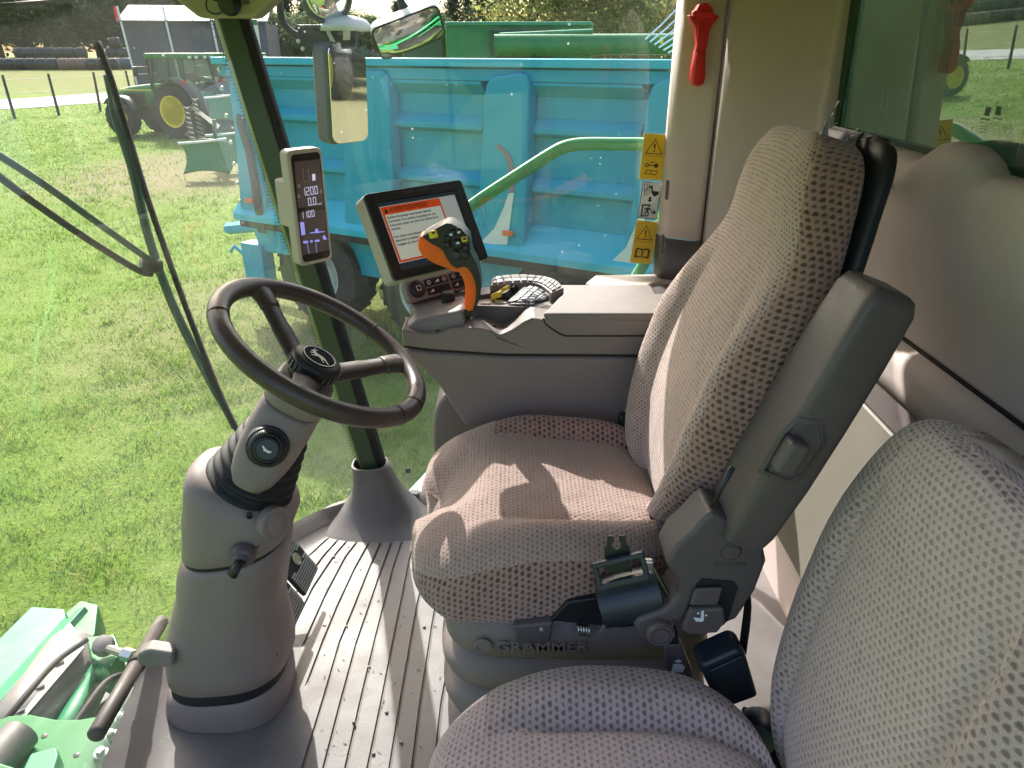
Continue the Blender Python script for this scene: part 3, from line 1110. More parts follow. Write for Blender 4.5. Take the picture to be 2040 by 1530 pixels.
# ------------------------------------------------------------------ tractors
def tractor(name, label, loc, heading, group):
    t = local_thing(name, label, 'tractor', loc, heading, group)
    for s in (1, -1):
        wheel(t, (0, s * 0.98, 1.02), (0, s, 0), 1.02, 0.56, 0.62, M['rim_yellow'], 22, 0.02)
        wheel(t, (2.78, s * 0.95, 0.72), (0, s, 0), 0.72, 0.40, 0.5, M['rim_yellow'], 18, 0.02)
        mb = MB()                                   # rear wing
        a = [R(x) for x in range(-8, 128, 8)]
        for r0, y0, y1 in ((1.14, 0.55, 1.30),):
            mb.rings([[V((-math.cos(x) * r0, s * yy, 1.02 + math.sin(x) * r0 * 1.04)) for x in a] for yy in (y0, y1)], False, False)
        mb.build('rear_wing', M['grey_housing'], t, smooth=True, solid=0.04)
        mb = MB()
        a = [R(x) for x in range(20, 150, 10)]
        mb.rings([[V((2.78 - math.cos(x) * 0.82, s * yy, 0.72 + math.sin(x) * 0.82)) for x in a] for yy in (0.74, 1.20)], False, False)
        mb.build('front_wing', M['grey_housing'], t, smooth=True, solid=0.03)
        bx('tail_lamp', (-0.62, s * 1.10, 2.08), (0.06, 0.22, 0.12), M['red'], t, bevel=0.015)
        MB().box((0.95, s * 0.72, 0.95), (0.55, 0.22, 0.75)).build('step_tank', M['green'], t, bevel=0.05)
        # mirror on its arm
        MB().tube([(1.25, s * 0.75, 2.6), (1.35, s * 1.25, 2.62)], 0.02, 6).build('mirror_arm', M['black'], t)
        bx('door_mirror', (1.35, s * 1.33, 2.45), (0.08, 0.2, 0.36), M['black'], t, bevel=0.03)
    # bonnet
    rings = []
    for x, w, z0, z1 in ((1.15, 0.46, 1.15, 2.02), (1.8, 0.46, 1.12, 1.98), (2.8, 0.43, 1.05, 1.88), (3.5, 0.38, 1.0, 1.74), (3.68, 0.30, 1.08, 1.58)):
        ring = []
        for kk in range(16):
            an = 2 * math.pi * kk / 16
            cc, ss = math.cos(an), math.sin(an)
            ring.append(V((x, w * math.copysign(abs(cc) ** 0.4, cc), (z0 + z1) / 2 + (z1 - z0) / 2 * math.copysign(abs(ss) ** 0.4, ss))))
        rings.append(ring)
    MB().rings(rings).build('bonnet', M['green'], t, smooth=True, sharp=50)
    for s in (1, -1):
        bx('side_grille', (2.5, s * 0.455, 1.42), (1.1, 0.03, 0.42), M['black'], t, bevel=0.01)
        bx('yellow_stripe', (2.4, s * 0.462, 1.74), (1.9, 0.02, 0.045), M['rim_yellow'], t)
    mb = MB()
    mb.box((1.6, 0, 0.85), (3.6, 0.5, 0.5)).box((0, 0, 1.02), (0.5, 1.5, 0.42)).box((2.78, 0, 0.72), (0.3, 1.5, 0.25))
    mb.build('chassis', M['black_soft'], t, bevel=0.03)
    MB().tube([(1.42, 0.55, 1.7), (1.42, 0.58, 3.0)], 0.05, 8).build('exhaust', M['black'], t)
    # cab
    cx0, cx1, hw, zb, zt = -0.52, 1.12, 0.80, 1.55, 2.92
    mb = MB()
    mb.box((0.3, 0, 1.42), (1.7, 1.5, 0.55))
    mb.build('cab_floor', M['green'], t, bevel=0.05)
    for s in (1, -1):
        for x0, x1, rr in ((cx1, 1.02, 0.045), (0.28, 0.26, 0.035), (cx0, -0.42, 0.05)):
            MB().tube([(x0, s * hw, zb), (x0 * 0.5 + x1 * 0.5, s * (hw + 0.03), 2.2), (x1, s * hw * 0.93, zt)], rr, 8).build('cab_pillar', M['green_dark'], t)
        MB().prism([(cx0 + 0.05, s * (hw - 0.01), zb), (cx1 - 0.05, s * (hw - 0.01), zb), (0.98, s * hw * 0.92, zt), (-0.40, s * hw * 0.92, zt)], (0, -s * 0.01, 0)).build('side_glass', M['glass_far'], t)
    MB().prism([(cx0, -hw + 0.05, zb + 0.1), (cx0, hw - 0.05, zb + 0.1), (-0.42, hw * 0.9, zt), (-0.42, -hw * 0.9, zt)], (0.01, 0, 0)).build('rear_glass', M['glass_far'], t)
    MB().prism([(cx1, -hw + 0.05, zb + 0.3), (cx1, hw - 0.05, zb + 0.3), (1.02, hw * 0.9, zt), (1.02, -hw * 0.9, zt)], (-0.01, 0, 0)).build('front_glass', M['glass_far'], t)
    mb = MB()
    mb.box((0.30, 0, 3.0), (1.95, 1.75, 0.20))
    rf = mb.build('cab_roof', M['green'], t, bevel=0.07, seg=3)
    for x in (-0.69, 1.29):
        for y in (-0.62, -0.25, 0.25, 0.62):
            bx('work_lamp', (x, y, 2.95), (0.06, 0.17, 0.10), M['white'], rf, bevel=0.02)
    mb = MB()
    mb.box((0.25, 0, 1.75), (0.5, 0.52, 0.16)).box((0.0, 0, 2.1), (0.14, 0.5, 0.6))
    mb.build('driver_seat', M['black_soft'], t, bevel=0.05)
    mb = MB()
    for s in (-0.42, 0.42):
        mb.tube([(-0.35, s, 0.95), (-1.15, s * 1.05, 0.62)], 0.045, 6)
        mb.tube([(-0.45, s, 1.5), (-0.95, s, 1.25), (-0.9, s, 0.72)], 0.03, 6)
    mb.tube([(-0.5, 0, 1.25), (-1.1, 0, 1.05)], 0.04, 6)
    mb.build('rear_linkage', M['green_dark'], t)
    return t


T0 = PZ(364, 276, 0.0)
hd = math.atan2(0.31, -0.95)
nrm_t = V((math.sin(hd), -math.cos(hd), 0))      # right-hand side of the tractor
tc = T0 + nrm_t * 0.98
tractor('tractor', 'green tractor with yellow wheels in front of the plough, seen from behind', (tc.x, tc.y, 0), hd, 'parked tractors')
tc2 = tc + nrm_t * 3.0 + V((0.5, -0.6, 0))
tractor('tractor', 'second green tractor parked between the first tractor and the teal trailer', (tc2.x, tc2.y, 0), hd + 0.04, 'parked tractors')

tractor('tractor', 'green tractor standing on the straw-coloured ground behind the combine', (21.0, 4.6, 0), R(172), 'parked tractors')

# ------------------------------------------------------------------ plough behind the tractor
pc = PZ(420, 352, 0.0)
pl = thing('plough', 'green mounted plough with curved mouldboards beside the teal trailer', 'plough', (pc.x, pc.y, 0))


def mouldboard(c, sx, hh, flip):
    rows = []
    for i in range(9):
        a = i / 8
        row = []
        for j in range(9):
            b = j / 8
            bend = 0.34 * math.sin(a * 2.0) * (0.4 + 0.6 * b)
            row.append(c + V((sx * (b - 0.5 + 0.10 * math.sin(a * 3)), -0.25 + bend * flip, hh * a + 0.10 * math.sin(b * 3.1))))
        rows.append(row)
    return MB().grid(rows)


for (u, v), sx, hh, zz in (((420, 356), 1.25, 0.80, 0.15), ((468, 340), 1.2, 0.85, 0.15), ((458, 302), 1.0, 0.75, 1.0)):
    c = PZ(u, v, 0.0) + V((0, 0, zz))
    mo = mouldboard(c, sx, hh, 1).build('mouldboard', M['green'], pl, smooth=True, solid=0.02)
    MB().tube(spl([c + V((-sx * 0.5, -0.22, hh)), c + V((0, -0.1, hh + 0.03)), c + V((sx * 0.5, -0.05, hh + 0.1))], 5), 0.035, 6).build('mouldboard_edge', M['white'], mo)
    MB().tube([c + V((0.1, 0.15, 0.1)), c + V((0.15, 0.35, 0.7)), c + V((0.2, 0.4, 1.35))], [0.07, 0.06, 0.06], 6).build('plough_leg', M['green_dark'], pl)
b0, b1 = PZ(455, 350, 0) + V((0, 0, 1.25)), PZ(395, 282, 0) + V((0, 0, 1.25))
MB().tube([b0 + V((1.2, 0.3, 0)), b0, b1], 0.09, 4).build('plough_beam', M['green_dark'], pl)
for u, v, n in ((392, 312, 9), (409, 300, 10)):
    base = PZ(u, v, 0.0)
    for i in range(n):
        z = 0.25 + i * 0.15
        MB().tube(spl([base + V((0.1, 0, z)), base + V((-0.08, 0, z + 0.05)), base + V((-0.16, 0, z + 0.11))], 2), [0.05, 0.05, 0.045, 0.035, 0.02], 6).build('hook_tooth', M['drab_metal'], pl)
    MB().tube([base + V((0.14, 0, 0.1)), base + V((0.05, 0.0, 0.1 + n * 0.16))], 0.05, 6).build('tooth_bar', M['green_dark'], pl)

# ------------------------------------------------------------------ teal trailer
TO = V((-3.43, 9.14, 0))
TEX = V((1, -0.55, 0)).normalized()
TN = V((TEX.y, -TEX.x, 0))                        # towards the combine
if TN.y > 0:
    TN = -TN
TZ = V((0, 0, 1))
TTOP, TBOT, TLEN, TWID = 3.13, 1.33, 7.2, 2.35


def TS(u, v, off=0.0):
    """photo pixel on the trailer side -> (along, height)"""
    p = PP(u, v, TO + TN * off, TN)
    return (p - TO).dot(TEX), p.z


def TP(s, z, off=0.0):
    return TO + TEX * s + TN * off + V((0, 0, z))


tr = thing('tipping_trailer', 'large teal tipping trailer with ribbed steel sides parked alongside', 'trailer', TP(3.5, 0, -1.2))
mb = MB()
mb.prism([TP(0, TBOT, -0.13), TP(TLEN, TBOT, -0.13), TP(TLEN, TTOP - 0.06, -0.13), TP(0, TTOP - 0.06, -0.13)], -TN * 0.05)
mb.prism([TP(0, TBOT, -TWID), TP(TLEN, TBOT, -TWID), TP(TLEN, TTOP - 0.06, -TWID), TP(0, TTOP - 0.06, -TWID)], -TN * 0.05)
mb.prism([TP(0.0, TBOT, -0.13), TP(0.0, TTOP - 0.06, -0.13), TP(0.0, TTOP - 0.06, -TWID), TP(0.0, TBOT, -TWID)], TEX * 0.05)
mb.prism([TP(TLEN, TBOT, -0.13), TP(TLEN, TTOP - 0.06, -0.13), TP(TLEN, TTOP - 0.06, -TWID), TP(TLEN, TBOT, -TWID)], -TEX * 0.05)
mb.prism([TP(0, TBOT, -0.13), TP(TLEN, TBOT, -0.13), TP(TLEN, TBOT, -TWID), TP(0, TBOT, -TWID)], TZ * 0.05)
mb.build('body', M['teal'], tr)


def tbox(name, s0, s1, z0, z1, o0, o1, mat=None, bevel=0.012, mb=None):
    own = mb is None
    m_ = MB() if own else mb
    m_.prism([TP(s0, z0, o0), TP(s1, z0, o0), TP(s1, z1, o0), TP(s0, z1, o0)], TN * (o1 - o0))
    if own:
        return m_.build(name, mat or M['teal'], tr, bevel=bevel)


tbox('top_rail', -0.04, TLEN + 0.04, TTOP - 0.075, TTOP, -0.22, 0.05, M['teal_lite'])
s_a, z_a = TS(790, 158)
tbox('upper_band', 0.0, TLEN, z_a, TTOP - 0.085, -0.125, 0.0)
tbox('bottom_rail', -0.02, TLEN + 0.02, TBOT - 0.16, TBOT - 0.06, -0.2, 0.015, M['black_soft'])
tbox('lower_skirt', 1.0, TLEN, TBOT - 0.62, TBOT - 0.165, -0.30, -0.22, M['teal'])
# sloping bottom ledge
z_l0 = TS(1020, 447)[1]
mb = MB()
mb.prism([TP(-0.02, z_l0, -0.125), TP(-0.02, TBOT + 0.02, 0.10), TP(-0.02, TBOT - 0.055, 0.10), TP(-0.02, TBOT - 0.055, -0.2)], TEX * (TLEN + 0.04))
mb.build('bottom_ledge', M['teal_lite'], tr, bevel=0.008)
# plain sheet at the near end and the wide ribs
ribs = [(470, 0.0, 0.05), (560, None, None)]
s0_ = TS(475, 250)[0]
s1_ = TS(755, 250)[0]
rb = [(s0_ - 0.05, s0_ + 0.32), (TS(690, 300)[0], TS(783, 300)[0]), (TS(962, 300)[0], TS(1052, 300)[0]), (TS(1275, 300)[0], TS(1275, 300)[0] + 0.5), (TS(1275, 300)[0] + 1.75, TS(1275, 300)[0] + 2.2)]
for a, b in rb:
    if b > TLEN:
        continue
    pts = []
    zt = TTOP - 0.11
    w = b - a
    outline = [(a - 0.10, TBOT + 0.02), (b - 0.02, TBOT + 0.02), (b + 0.02, zt - 0.9), (b + 0.03, zt - 0.10), (b + 0.01, zt - 0.03), (b - 0.06, zt), (a + 0.16, zt - 0.04), (a + 0.08, zt - 0.10), (a + 0.05, zt - 0.22), (a, zt - 0.9)]
    MB().prism([TP(s, z, -0.12) for s, z in outline], TN * 0.17).build('rib', M['teal'], tr, bevel=0.025, seg=3)
# horizontal pressings in every bay
zc = [TS(1170, 262)[1], TS(1140, 380)[1]]
edges = []
for i in range(len(rb) - 1):
    edges.append((rb[i][1] + 0.02, rb[i + 1][0] - 0.02))
for a, b in edges:
    if b > TLEN:
        continue
    for z in zc:
        MB().prism([TP(a, z + 0.085, -0.125), TP(a, z, -0.03), TP(a, z - 0.05, -0.03), TP(a, z - 0.09, -0.125)], TEX * (b - a)).build('pressing', M['teal'], tr, bevel=0.01)
    MB().prism([TP(a, z_a, -0.125), TP(a, z_a, -0.01), TP(a, z_a - 0.03, -0.01), TP(a, z_a - 0.13, -0.125)], TEX * (b - a)).build('pressing', M['teal'], tr, bevel=0.008)
# end frame with bolts and dark seal strip
mb = MB()
for z in (1.5, 1.72, 1.95, 2.2, 2.5, 2.8, 3.0):
    p = TP(0.10, z, 0.055)
    mb.cyl(p, p + TN * 0.02, 0.025, seg=8)
mb.build('bolt_row', M['steel'], tr)
strip = spl([TP(0.42, 1.15, 0.075), TP(0.42, 1.6, 0.075), TP(0.40, 2.1, 0.075), TP(0.33, 2.42, 0.075), TP(0.36, 2.5, 0.075)], 5)
MB().tube(strip, 0.07, 6, flat=0.2, up=TN).build('rubber_strip', M['black_soft'], tr)
mb = MB()
mb.prism([TP(0.1, TBOT + 0.2, -0.3), TP(0.9, TBOT + 0.2, -0.3), TP(0.85, TBOT - 0.45, -0.3), TP(0.25, TBOT - 0.45, -0.3)], TN * 0.3)
mb.build('corner_plate', M['teal'], tr, bevel=0.02)
so, zo = TS(508, 397)
bx('side_reflector', TP(so, zo, 0.09), (0.12, 0.03, 0.06), M['orange'], tr, frame3(TEX, TN), bevel=0.005)
so, zo = TS(1020, 465)
bx('side_reflector', TP(so, zo + 0.02, 0.09), (0.12, 0.03, 0.05), M['orange'], tr, frame3(TEX, TN), bevel=0.005)
# painted swooshes on the ribs: white crescents running into red tips
for du in (0, 262):
    pts = [(1011 + du, 487), (955 + du, 487), (985 + du, 455), (1003 + du, 415), (1014 + du, 385), (1024 + du, 384), (1018 + du, 430)]
    if du:
        pts = [(u, v + 38) for u, v in pts]
    pp = []
    for u, v in pts:
        p = PP(u, v, TO + TN * 0.056, TN)
        p.z = max(p.z, TBOT + 0.05)
        pp.append(p)
    MB().prism(pp, TN * 0.004).build('white_swoosh', M['white'], tr)
pts = [(1014, 384), (1024, 384), (1026, 345), (1018, 312), (1004, 295), (988, 285), (990, 293), (1003, 305), (1012, 325), (1016, 350)]
MB().prism([PP(u, v, TO + TN * 0.056, TN) for u, v in pts], TN * 0.004).build('red_swoosh', plain('faded_red_paint', (0.30, 0.16, 0.22), 0.5), tr)
# chassis, mudguards and tandem wheels
mb = MB()
mb.prism([TP(-0.3, 0.95, -0.75), TP(TLEN, 0.95, -0.75), TP(TLEN, 1.17, -0.75), TP(-0.3, 1.17, -0.75)], -TN * 0.16)
mb.prism([TP(-0.3, 0.95, -1.55), TP(TLEN, 0.95, -1.55), TP(TLEN, 1.17, -1.55), TP(-0.3, 1.17, -1.55)], -TN * 0.16)
mb.build('chassis', M['black_soft'], tr, bevel=0.02)
s_w1 = TS(640, 640, -0.1)[0]
s_w2 = TS(840, 610, -0.1)[0]
for s in (s_w1, s_w2 + 0.05, s_w2 + 1.75):
    for o, n in ((-0.32, TN), (-2.05, -TN)):
        wheel(tr, TP(s, 0.66, o), n, 0.66, 0.34, 0.46, M['grey_rim'], 20, 0.03)
    MB().cyl(TP(s, 0.66, -0.4), TP(s, 0.66, -2.0), 0.07, seg=10).build('axle', M['black_soft'], tr)
mb = MB()
mb.tube([TP(-0.2, 1.0, -1.1), TP(-1.6, 0.75, -1.1)], 0.09, 6)
mb.build('drawbar', M['teal'], tr)
mb = MB()
mb.tube([TP(0.05, 0.75, 0.0), TP(-0.18, 0.9, 0.02), TP(-0.25, 0.82, 0.04)], 0.025, 6)
mb.box(TP(0.15, 0.72, -0.05), (0.35, 0.2, 0.5), frame3(TEX, TN))
mb.build('rear_lamp_box', M['teal'], tr, bevel=0.02)

# ------------------------------------------------------------------ harvester standing behind the trailer
hv = ray(1100, 100)
hp = V((hv.x * 13.5, hv.y * 13.5 + 1.0, 0))
hz = thing('distant_harvester', 'green harvester with folded unloading tube showing above the trailer', 'harvester', (hp.x, hp.y, 0))
HY = hp.y


def HB(u0, v0, u1, v1, dy, mat, name, th=0.8, bevel=0.03):
    p0, p1 = PY(u0, v0, HY + dy), PY(u1, v1, HY + dy)
    return bx(name, ((p0.x + p1.x) / 2, HY + dy + th / 2, (p0.z + p1.z) / 2), (abs(p1.x - p0.x), th, abs(p1.z - p0.z)), mat, hz, bevel=bevel)


HB(886, 45, 1178, 170, 0.5, M['green'], 'grain_tank', 2.2, 0.06)
HB(886, 43, 1180, 51, 0.42, M['green_lit_worn'], 'tank_rim', 2.4, 0.02)
HB(975, 58, 1100, 118, 0.30, M['green_dark'], 'side_recess', 0.2, 0.03)
HB(800, 60, 890, 190, 1.0, M['green_dark'], 'engine_housing', 1.6, 0.08)
HB(850, 150, 1330, 300, 0.6, M['green'], 'side_panel', 2.0, 0.06)
a_, b_ = PY(985, 90, HY), PY(1338, 88, HY)
MB().tube([a_, a_ * 0.5 + b_ * 0.5, b_], [0.20, 0.195, 0.19], 18).build('unloading_tube', M['green'], hz, smooth=True, sharp=50)
a2, b2 = PY(995, 70, HY + 0.1), PY(1180, 62, HY + 0.1)
MB().tube([a2, b2], 0.045, 8).build('tube_rail', M['green_lit_worn'], hz)
bx('tube_end', PY(1345, 88, HY), (0.1, 0.44, 0.44), M['black_soft'], hz, bevel=0.03)
bx('marker_decal', PY(1318, 80, HY - 0.21), (0.07, 0.01, 0.12), M['rim_yellow'], hz)
for u in (1030, 1100, 1170, 1240):
    MB().tube([PY(u, 112, HY + 0.1), PY(u + 22, 104, HY + 0.1), PY(u + 40, 108, HY + 0.1)], 0.02, 5).build('clamp_rod', M['black'], hz)
for s, rr in ((-2.2, 0.9), (1.5, 0.6)):
    wheel(hz, (hp.x + s, HY + 0.5, rr), (0, -1, 0), rr, rr * 0.55, 0.5, M['rim_yellow'], 18)

# spring tines of a rake standing up behind the trailer's rear end
rk = thing('hay_rake', 'raised hay rake with thin pale spring tines above the trailer', 'rake', (PY(1340, 95, 9.5).x, 9.5, 0))
MB().tube([PY(1352, -20, 9.5), PY(1378, 40, 9.5)], 0.035, 6).build('rake_arm', M['red'], rk)
MB().tube([PY(1395, 30, 9.6), PY(1372, 140, 9.6), PY(1372, 420, 9.6)], 0.04, 6).build('rake_post', M['darksteel'], rk)
for i in range(8):
    u0 = 1286 + i * 9
    p0 = PY(u0, 78 + i * 5.5, 9.5)
    p1 = PY(u0 + 62 + i * 2, 18 + i * 9, 9.55)
    MB().tube([p0, p0 * 0.5 + p1 * 0.5 + V((0, 0, -0.01)), p1], [0.011, 0.010, 0.010], 5).build('tine', M['white'], rk)
for i in range(4):
    p1 = PY(1365 + i * 4, 30 + i * 18, 9.58)
    MB().tube([p1 + V((-0.05, 0, 0)), p1 + V((0.12, 0.03, -0.1))], 0.06, 8).build('tine_holder', M['black_soft'], rk)
# ================================================================== the combine the camera is in
CY = 1.22                                     # centre line of the driver's place
cab = thing('combine_cab', 'taupe combine harvester cab with curved windscreen and ribbed floor mat', 'cab', (0.0, CY, FLOOR))
ROOF = FLOOR + 1.56
BASE_Y = [0.49, 0.51, 0.57, 0.69, 0.90, 1.22, 1.54, 1.75, 1.87, 1.93, 1.95]
BASE_X = [-0.45, -0.50, -0.60, -0.71, -0.80, -0.85, -0.80, -0.71, -0.60, -0.50, -0.45]


def front_x(y, h=0.0):
    return interp(y, BASE_Y, BASE_X) - 0.172 * h


# ---- floor mat with real grooves
mm = NT('floor_mat_rubber')
d1 = mm.noise(7, 6, 0.65)
d2 = mm.noise(120, 3, 0.6)
mc = mm.mix(mm.ramp(d1, 0.35, 0.7), (0.140, 0.126, 0.126), (0.182, 0.166, 0.165))
mc = mm.mix(mm.ramp(d2, 0.62, 0.75, 0, 0.35), mc, (0.34, 0.31, 0.30))
dirt = mm.math('MULTIPLY', mm.ramp(mm.noise(2.6, 6, 0.7), 0.46, 0.68), mm.ramp(mm.noise(30, 4, 0.7), 0.35, 0.65, 0.2, 1.0))
mc = mm.mix(mm.math('MULTIPLY', dirt, 0.5), mc, (0.125, 0.098, 0.076))
mv = mm.n('ShaderNodeTexVoronoi')
mv.inputs['Scale'].default_value = 24
mm.l(mm.obj(), mv.inputs['Vector'])
ms = mm.n('ShaderNodeSeparateColor')
mm.l(mv.outputs['Color'], ms.inputs[0])
dot = mm.math('LESS_THAN', mv.outputs['Distance'], mm.math('MULTIPLY', mm.math('POWER', ms.outputs[0], 5.0), 0.10))
mc = mm.mix(mm.math('MULTIPLY', dot, mm.ramp(mm.noise(3, 2), 0.45, 0.55)), mc, (0.05, 0.045, 0.04))
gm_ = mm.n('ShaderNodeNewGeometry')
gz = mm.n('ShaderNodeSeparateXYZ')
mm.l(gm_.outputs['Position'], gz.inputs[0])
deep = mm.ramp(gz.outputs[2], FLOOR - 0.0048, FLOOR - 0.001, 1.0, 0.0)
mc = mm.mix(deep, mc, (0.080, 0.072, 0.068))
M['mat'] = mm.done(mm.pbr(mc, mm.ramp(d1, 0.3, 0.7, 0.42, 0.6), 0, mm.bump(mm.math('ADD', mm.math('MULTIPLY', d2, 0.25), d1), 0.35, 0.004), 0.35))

G = [[(687, 1041), (617, 1106)],
     [(700, 1046), (645, 1107), (593, 1178)],
     [(715, 1050), (666, 1107), (625, 1168), (572, 1277)],
     [(732, 1053), (690, 1107), (651, 1181), (608, 1277)],
     [(751, 1053), (708, 1131), (674, 1204), (644, 1277), (612, 1362)],
     [(772, 1050), (737, 1131), (708, 1204), (678, 1277), (644, 1395), (603, 1529)],
     [(793, 1044), (762, 1131), (712, 1277), (680, 1395), (645, 1530)],
     [(817, 1030), (784, 1131), (747, 1277), (718, 1400), (689, 1530)],
     [(845, 1010), (817, 1113), (784, 1277), (760, 1400), (733, 1530)],
     [(860, 1085), (832, 1204), (819, 1277), (798, 1400), (777, 1530)],
     [(885, 1110), (862, 1243), (857, 1277), (838, 1400), (822, 1530)],
     [(925, 1110), (905, 1243), (893, 1330), (880, 1400), (866, 1530)]]
gl_ = []
for g_ in G:
    q = [PZ(u, v, FLOOR) for u, v in g_]
    q.sort(key=lambda p: p.y)
    gl_.append(([p.y for p in q], [p.x for p in q]))
mb = MB()
rows = []
yy = list(np.arange(0.46, 1.985, 0.0175))
HW = 0.0019
for y in yy:
    fx = front_x(min(max(y, 0.49), 1.95)) - 0.01
    row = []

    def lip(x):
        d = min(x - fx, 1.985 - y)
        return 0.045 * (1 - smooth(0.0, 0.10, d)) * (1 if x < 0.2 else 1)
    for x in (fx, fx + 0.03, fx + 0.06, fx + 0.10):
        row.append(V((x, y, FLOOR + lip(x))))
    last = fx + 0.11
    for ys_, xs_ in gl_:
        lo, hi = ys_[0], ys_[-1]
        if y < lo and len(ys_) > 1:
            sl = (xs_[1] - xs_[0]) / (ys_[1] - ys_[0])
            x = xs_[0] + sl * (y - lo)
        elif y > hi:
            sl = (xs_[-1] - xs_[-2]) / (ys_[-1] - ys_[-2])
            x = xs_[-1] + sl * (y - hi)
        else:
            x = interp(y, ys_, xs_)
        x = max(x, last + 0.012)
        last = x + 0.006
        low_ok = lo if lo > 1.06 else 0.4
        dep = 0.005 if low_ok - 0.004 <= y <= hi + 0.004 else 0.0
        for dx, k_ in ((-HW * 2.0, 0), (-HW, 1), (HW, 1), (HW * 2.0, 0)):
            row.append(V((x + dx, y, FLOOR - dep * k_ + lip(x))))
    for x in (last + 0.03, 0.2, 0.5, 0.8):
        row.append(V((max(x, last + 0.01), y, FLOOR + (lip(x) if x < 0.2 else lip(0.3)))))
    rows.append(row)
mb.grid(rows)
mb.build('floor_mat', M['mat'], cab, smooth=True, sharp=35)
MB().prism([(-0.86, 0.46, FLOOR - 0.12), (0.9, 0.46, FLOOR - 0.12), (0.9, 1.98, FLOOR - 0.12), (-0.5, 1.98, FLOOR - 0.12), (-0.86, 1.4, FLOOR - 0.12)], (0, 0, 0.10)).build('floor_pan', M['green_dark'], cab)
# small stones and bright crumbs lying on the mat
mbk = MB()
for u, v in ((690, 1249), (744, 1503), (665, 1110), (735, 1330), (770, 1420), (705, 1440), (845, 1250), (800, 1480)):
    p = PZ(u, v, FLOOR)
    mbk.lathe(p, (0, 0, 1), [(0.002, -0.001), (0.0045, 0.001), (0.0035, 0.004), (0.0005, 0.005)], 6)
kind(mbk.build('floor_crumbs', M['drab_metal'], cab), 'stuff')
mbk = MB()
for i in range(120):
    k_ = int(RNG.integers(0, len(gl_)))
    y_ = float(RNG.uniform(0.98, 1.9))
    x_ = interp(y_, *gl_[k_]) + float(RNG.normal() * 0.022)
    a_ = float(RNG.random() * 6.283)
    l_ = float(RNG.uniform(0.002, 0.011))
    p0 = V((x_, y_, FLOOR + 0.0012))
    mbk.tube([p0, p0 + V((math.cos(a_) * l_, math.sin(a_) * l_, 0.0006))], float(RNG.uniform(0.0004, 0.0011)), 4)
kind(mbk.build('straw_bits', plain('straw_and_grit', (0.16, 0.12, 0.07), 0.9, 0, 0.4, 60), cab), 'stuff')

# ---- windscreen, side and rear glass
rows = []
for h in np.linspace(0.0, 1.52, 14):
    row = []
    for i in range(len(BASE_Y)):
        row.append((front_x(BASE_Y[i], h) - 0.012, CY + (BASE_Y[i] - CY) * (1 + 0.035 * h / 1.5), FLOOR + h + 0.01))
    row = [V(p) for p in row]
    rows.append(spl(row, 4))
MB().grid(rows).build('windscreen', M['glass_front'], cab, smooth=True, solid=0.005)


def pillar_pt(h):
    """centre of the right front pillar at height h above the floor"""
    k_ = (h - 0.17) / 1.253
    return V((-0.442 - 0.253 * k_, 1.945 + 0.055 * k_, FLOOR + h))


rows = []
for h in np.linspace(0.0, 1.52, 8):
    a = pillar_pt(h)
    rows.append([V((a.x + 0.03, a.y + 0.035, a.z)), V((-0.1, 1.985 + 0.03 * h / 1.5, a.z)), V((0.47, 1.975 + 0.03 * h / 1.5, a.z))])
MB().grid(rows).build('side_window', M['glass_side'], cab, smooth=True, solid=0.005)
SIDE_Y = lambda h: 1.985 + 0.03 * h / 1.5
MB().prism([(0.752, 0.55, 2.98), (0.752, 1.80, 2.98), (0.732, 1.80, 3.42), (0.732, 0.55, 3.42)], (0.006, 0, 0)).build('rear_window', M['glass_rear'], cab)

MB().prism([(0.7445, 1.735, 2.99), (0.7445, 1.79, 2.99), (0.726, 1.79, 3.42), (0.726, 1.705, 3.42)], (0.004, 0, 0)).build('window_edge', M['green_dark'], cab)
MB().prism([(0.7445, 0.5, 2.99), (0.7445, 1.73, 2.99), (0.7430, 1.73, 3.042), (0.7430, 0.5, 3.042)], (0.004, 0, 0)).build('window_edge', M['green_dark'], cab)
# ---- right front pillar, olive inside with black rubber edge and boot
pil = None
for nm, a0, a1, mat, off in (('front_pillar', 0, 1, M['olive'], 0), ('pillar_rubber', 0, 1, M['black_soft'], 1)):
    rings = []
    for h in (0.10, 0.5, 1.0, 1.53):
        c = pillar_pt(h)
        t_ = c - CAM
        side = V((t_.y, -t_.x, 0)).normalized()
        dep = V((-side.y, side.x, 0))
        w0, w1 = ((-0.045, 0.018) if off == 0 else (0.016, 0.046))
        if off == 0:
            q = [(w0, 0.02), (w0 + 0.012, -0.022), (w1, -0.026), (w1, 0.03)]
        else:
            q = [(w0, 0.03), (w0, -0.022), (w1 - 0.01, -0.018), (w1, 0.0), (w1, 0.03)]
        rings.append([c + side * x + dep * y for x, y in q])
    o = MB().rings(rings).build(nm, mat, pil if pil is not None else cab, bevel=0.006, seg=2)
    if pil is None:
        pil = o
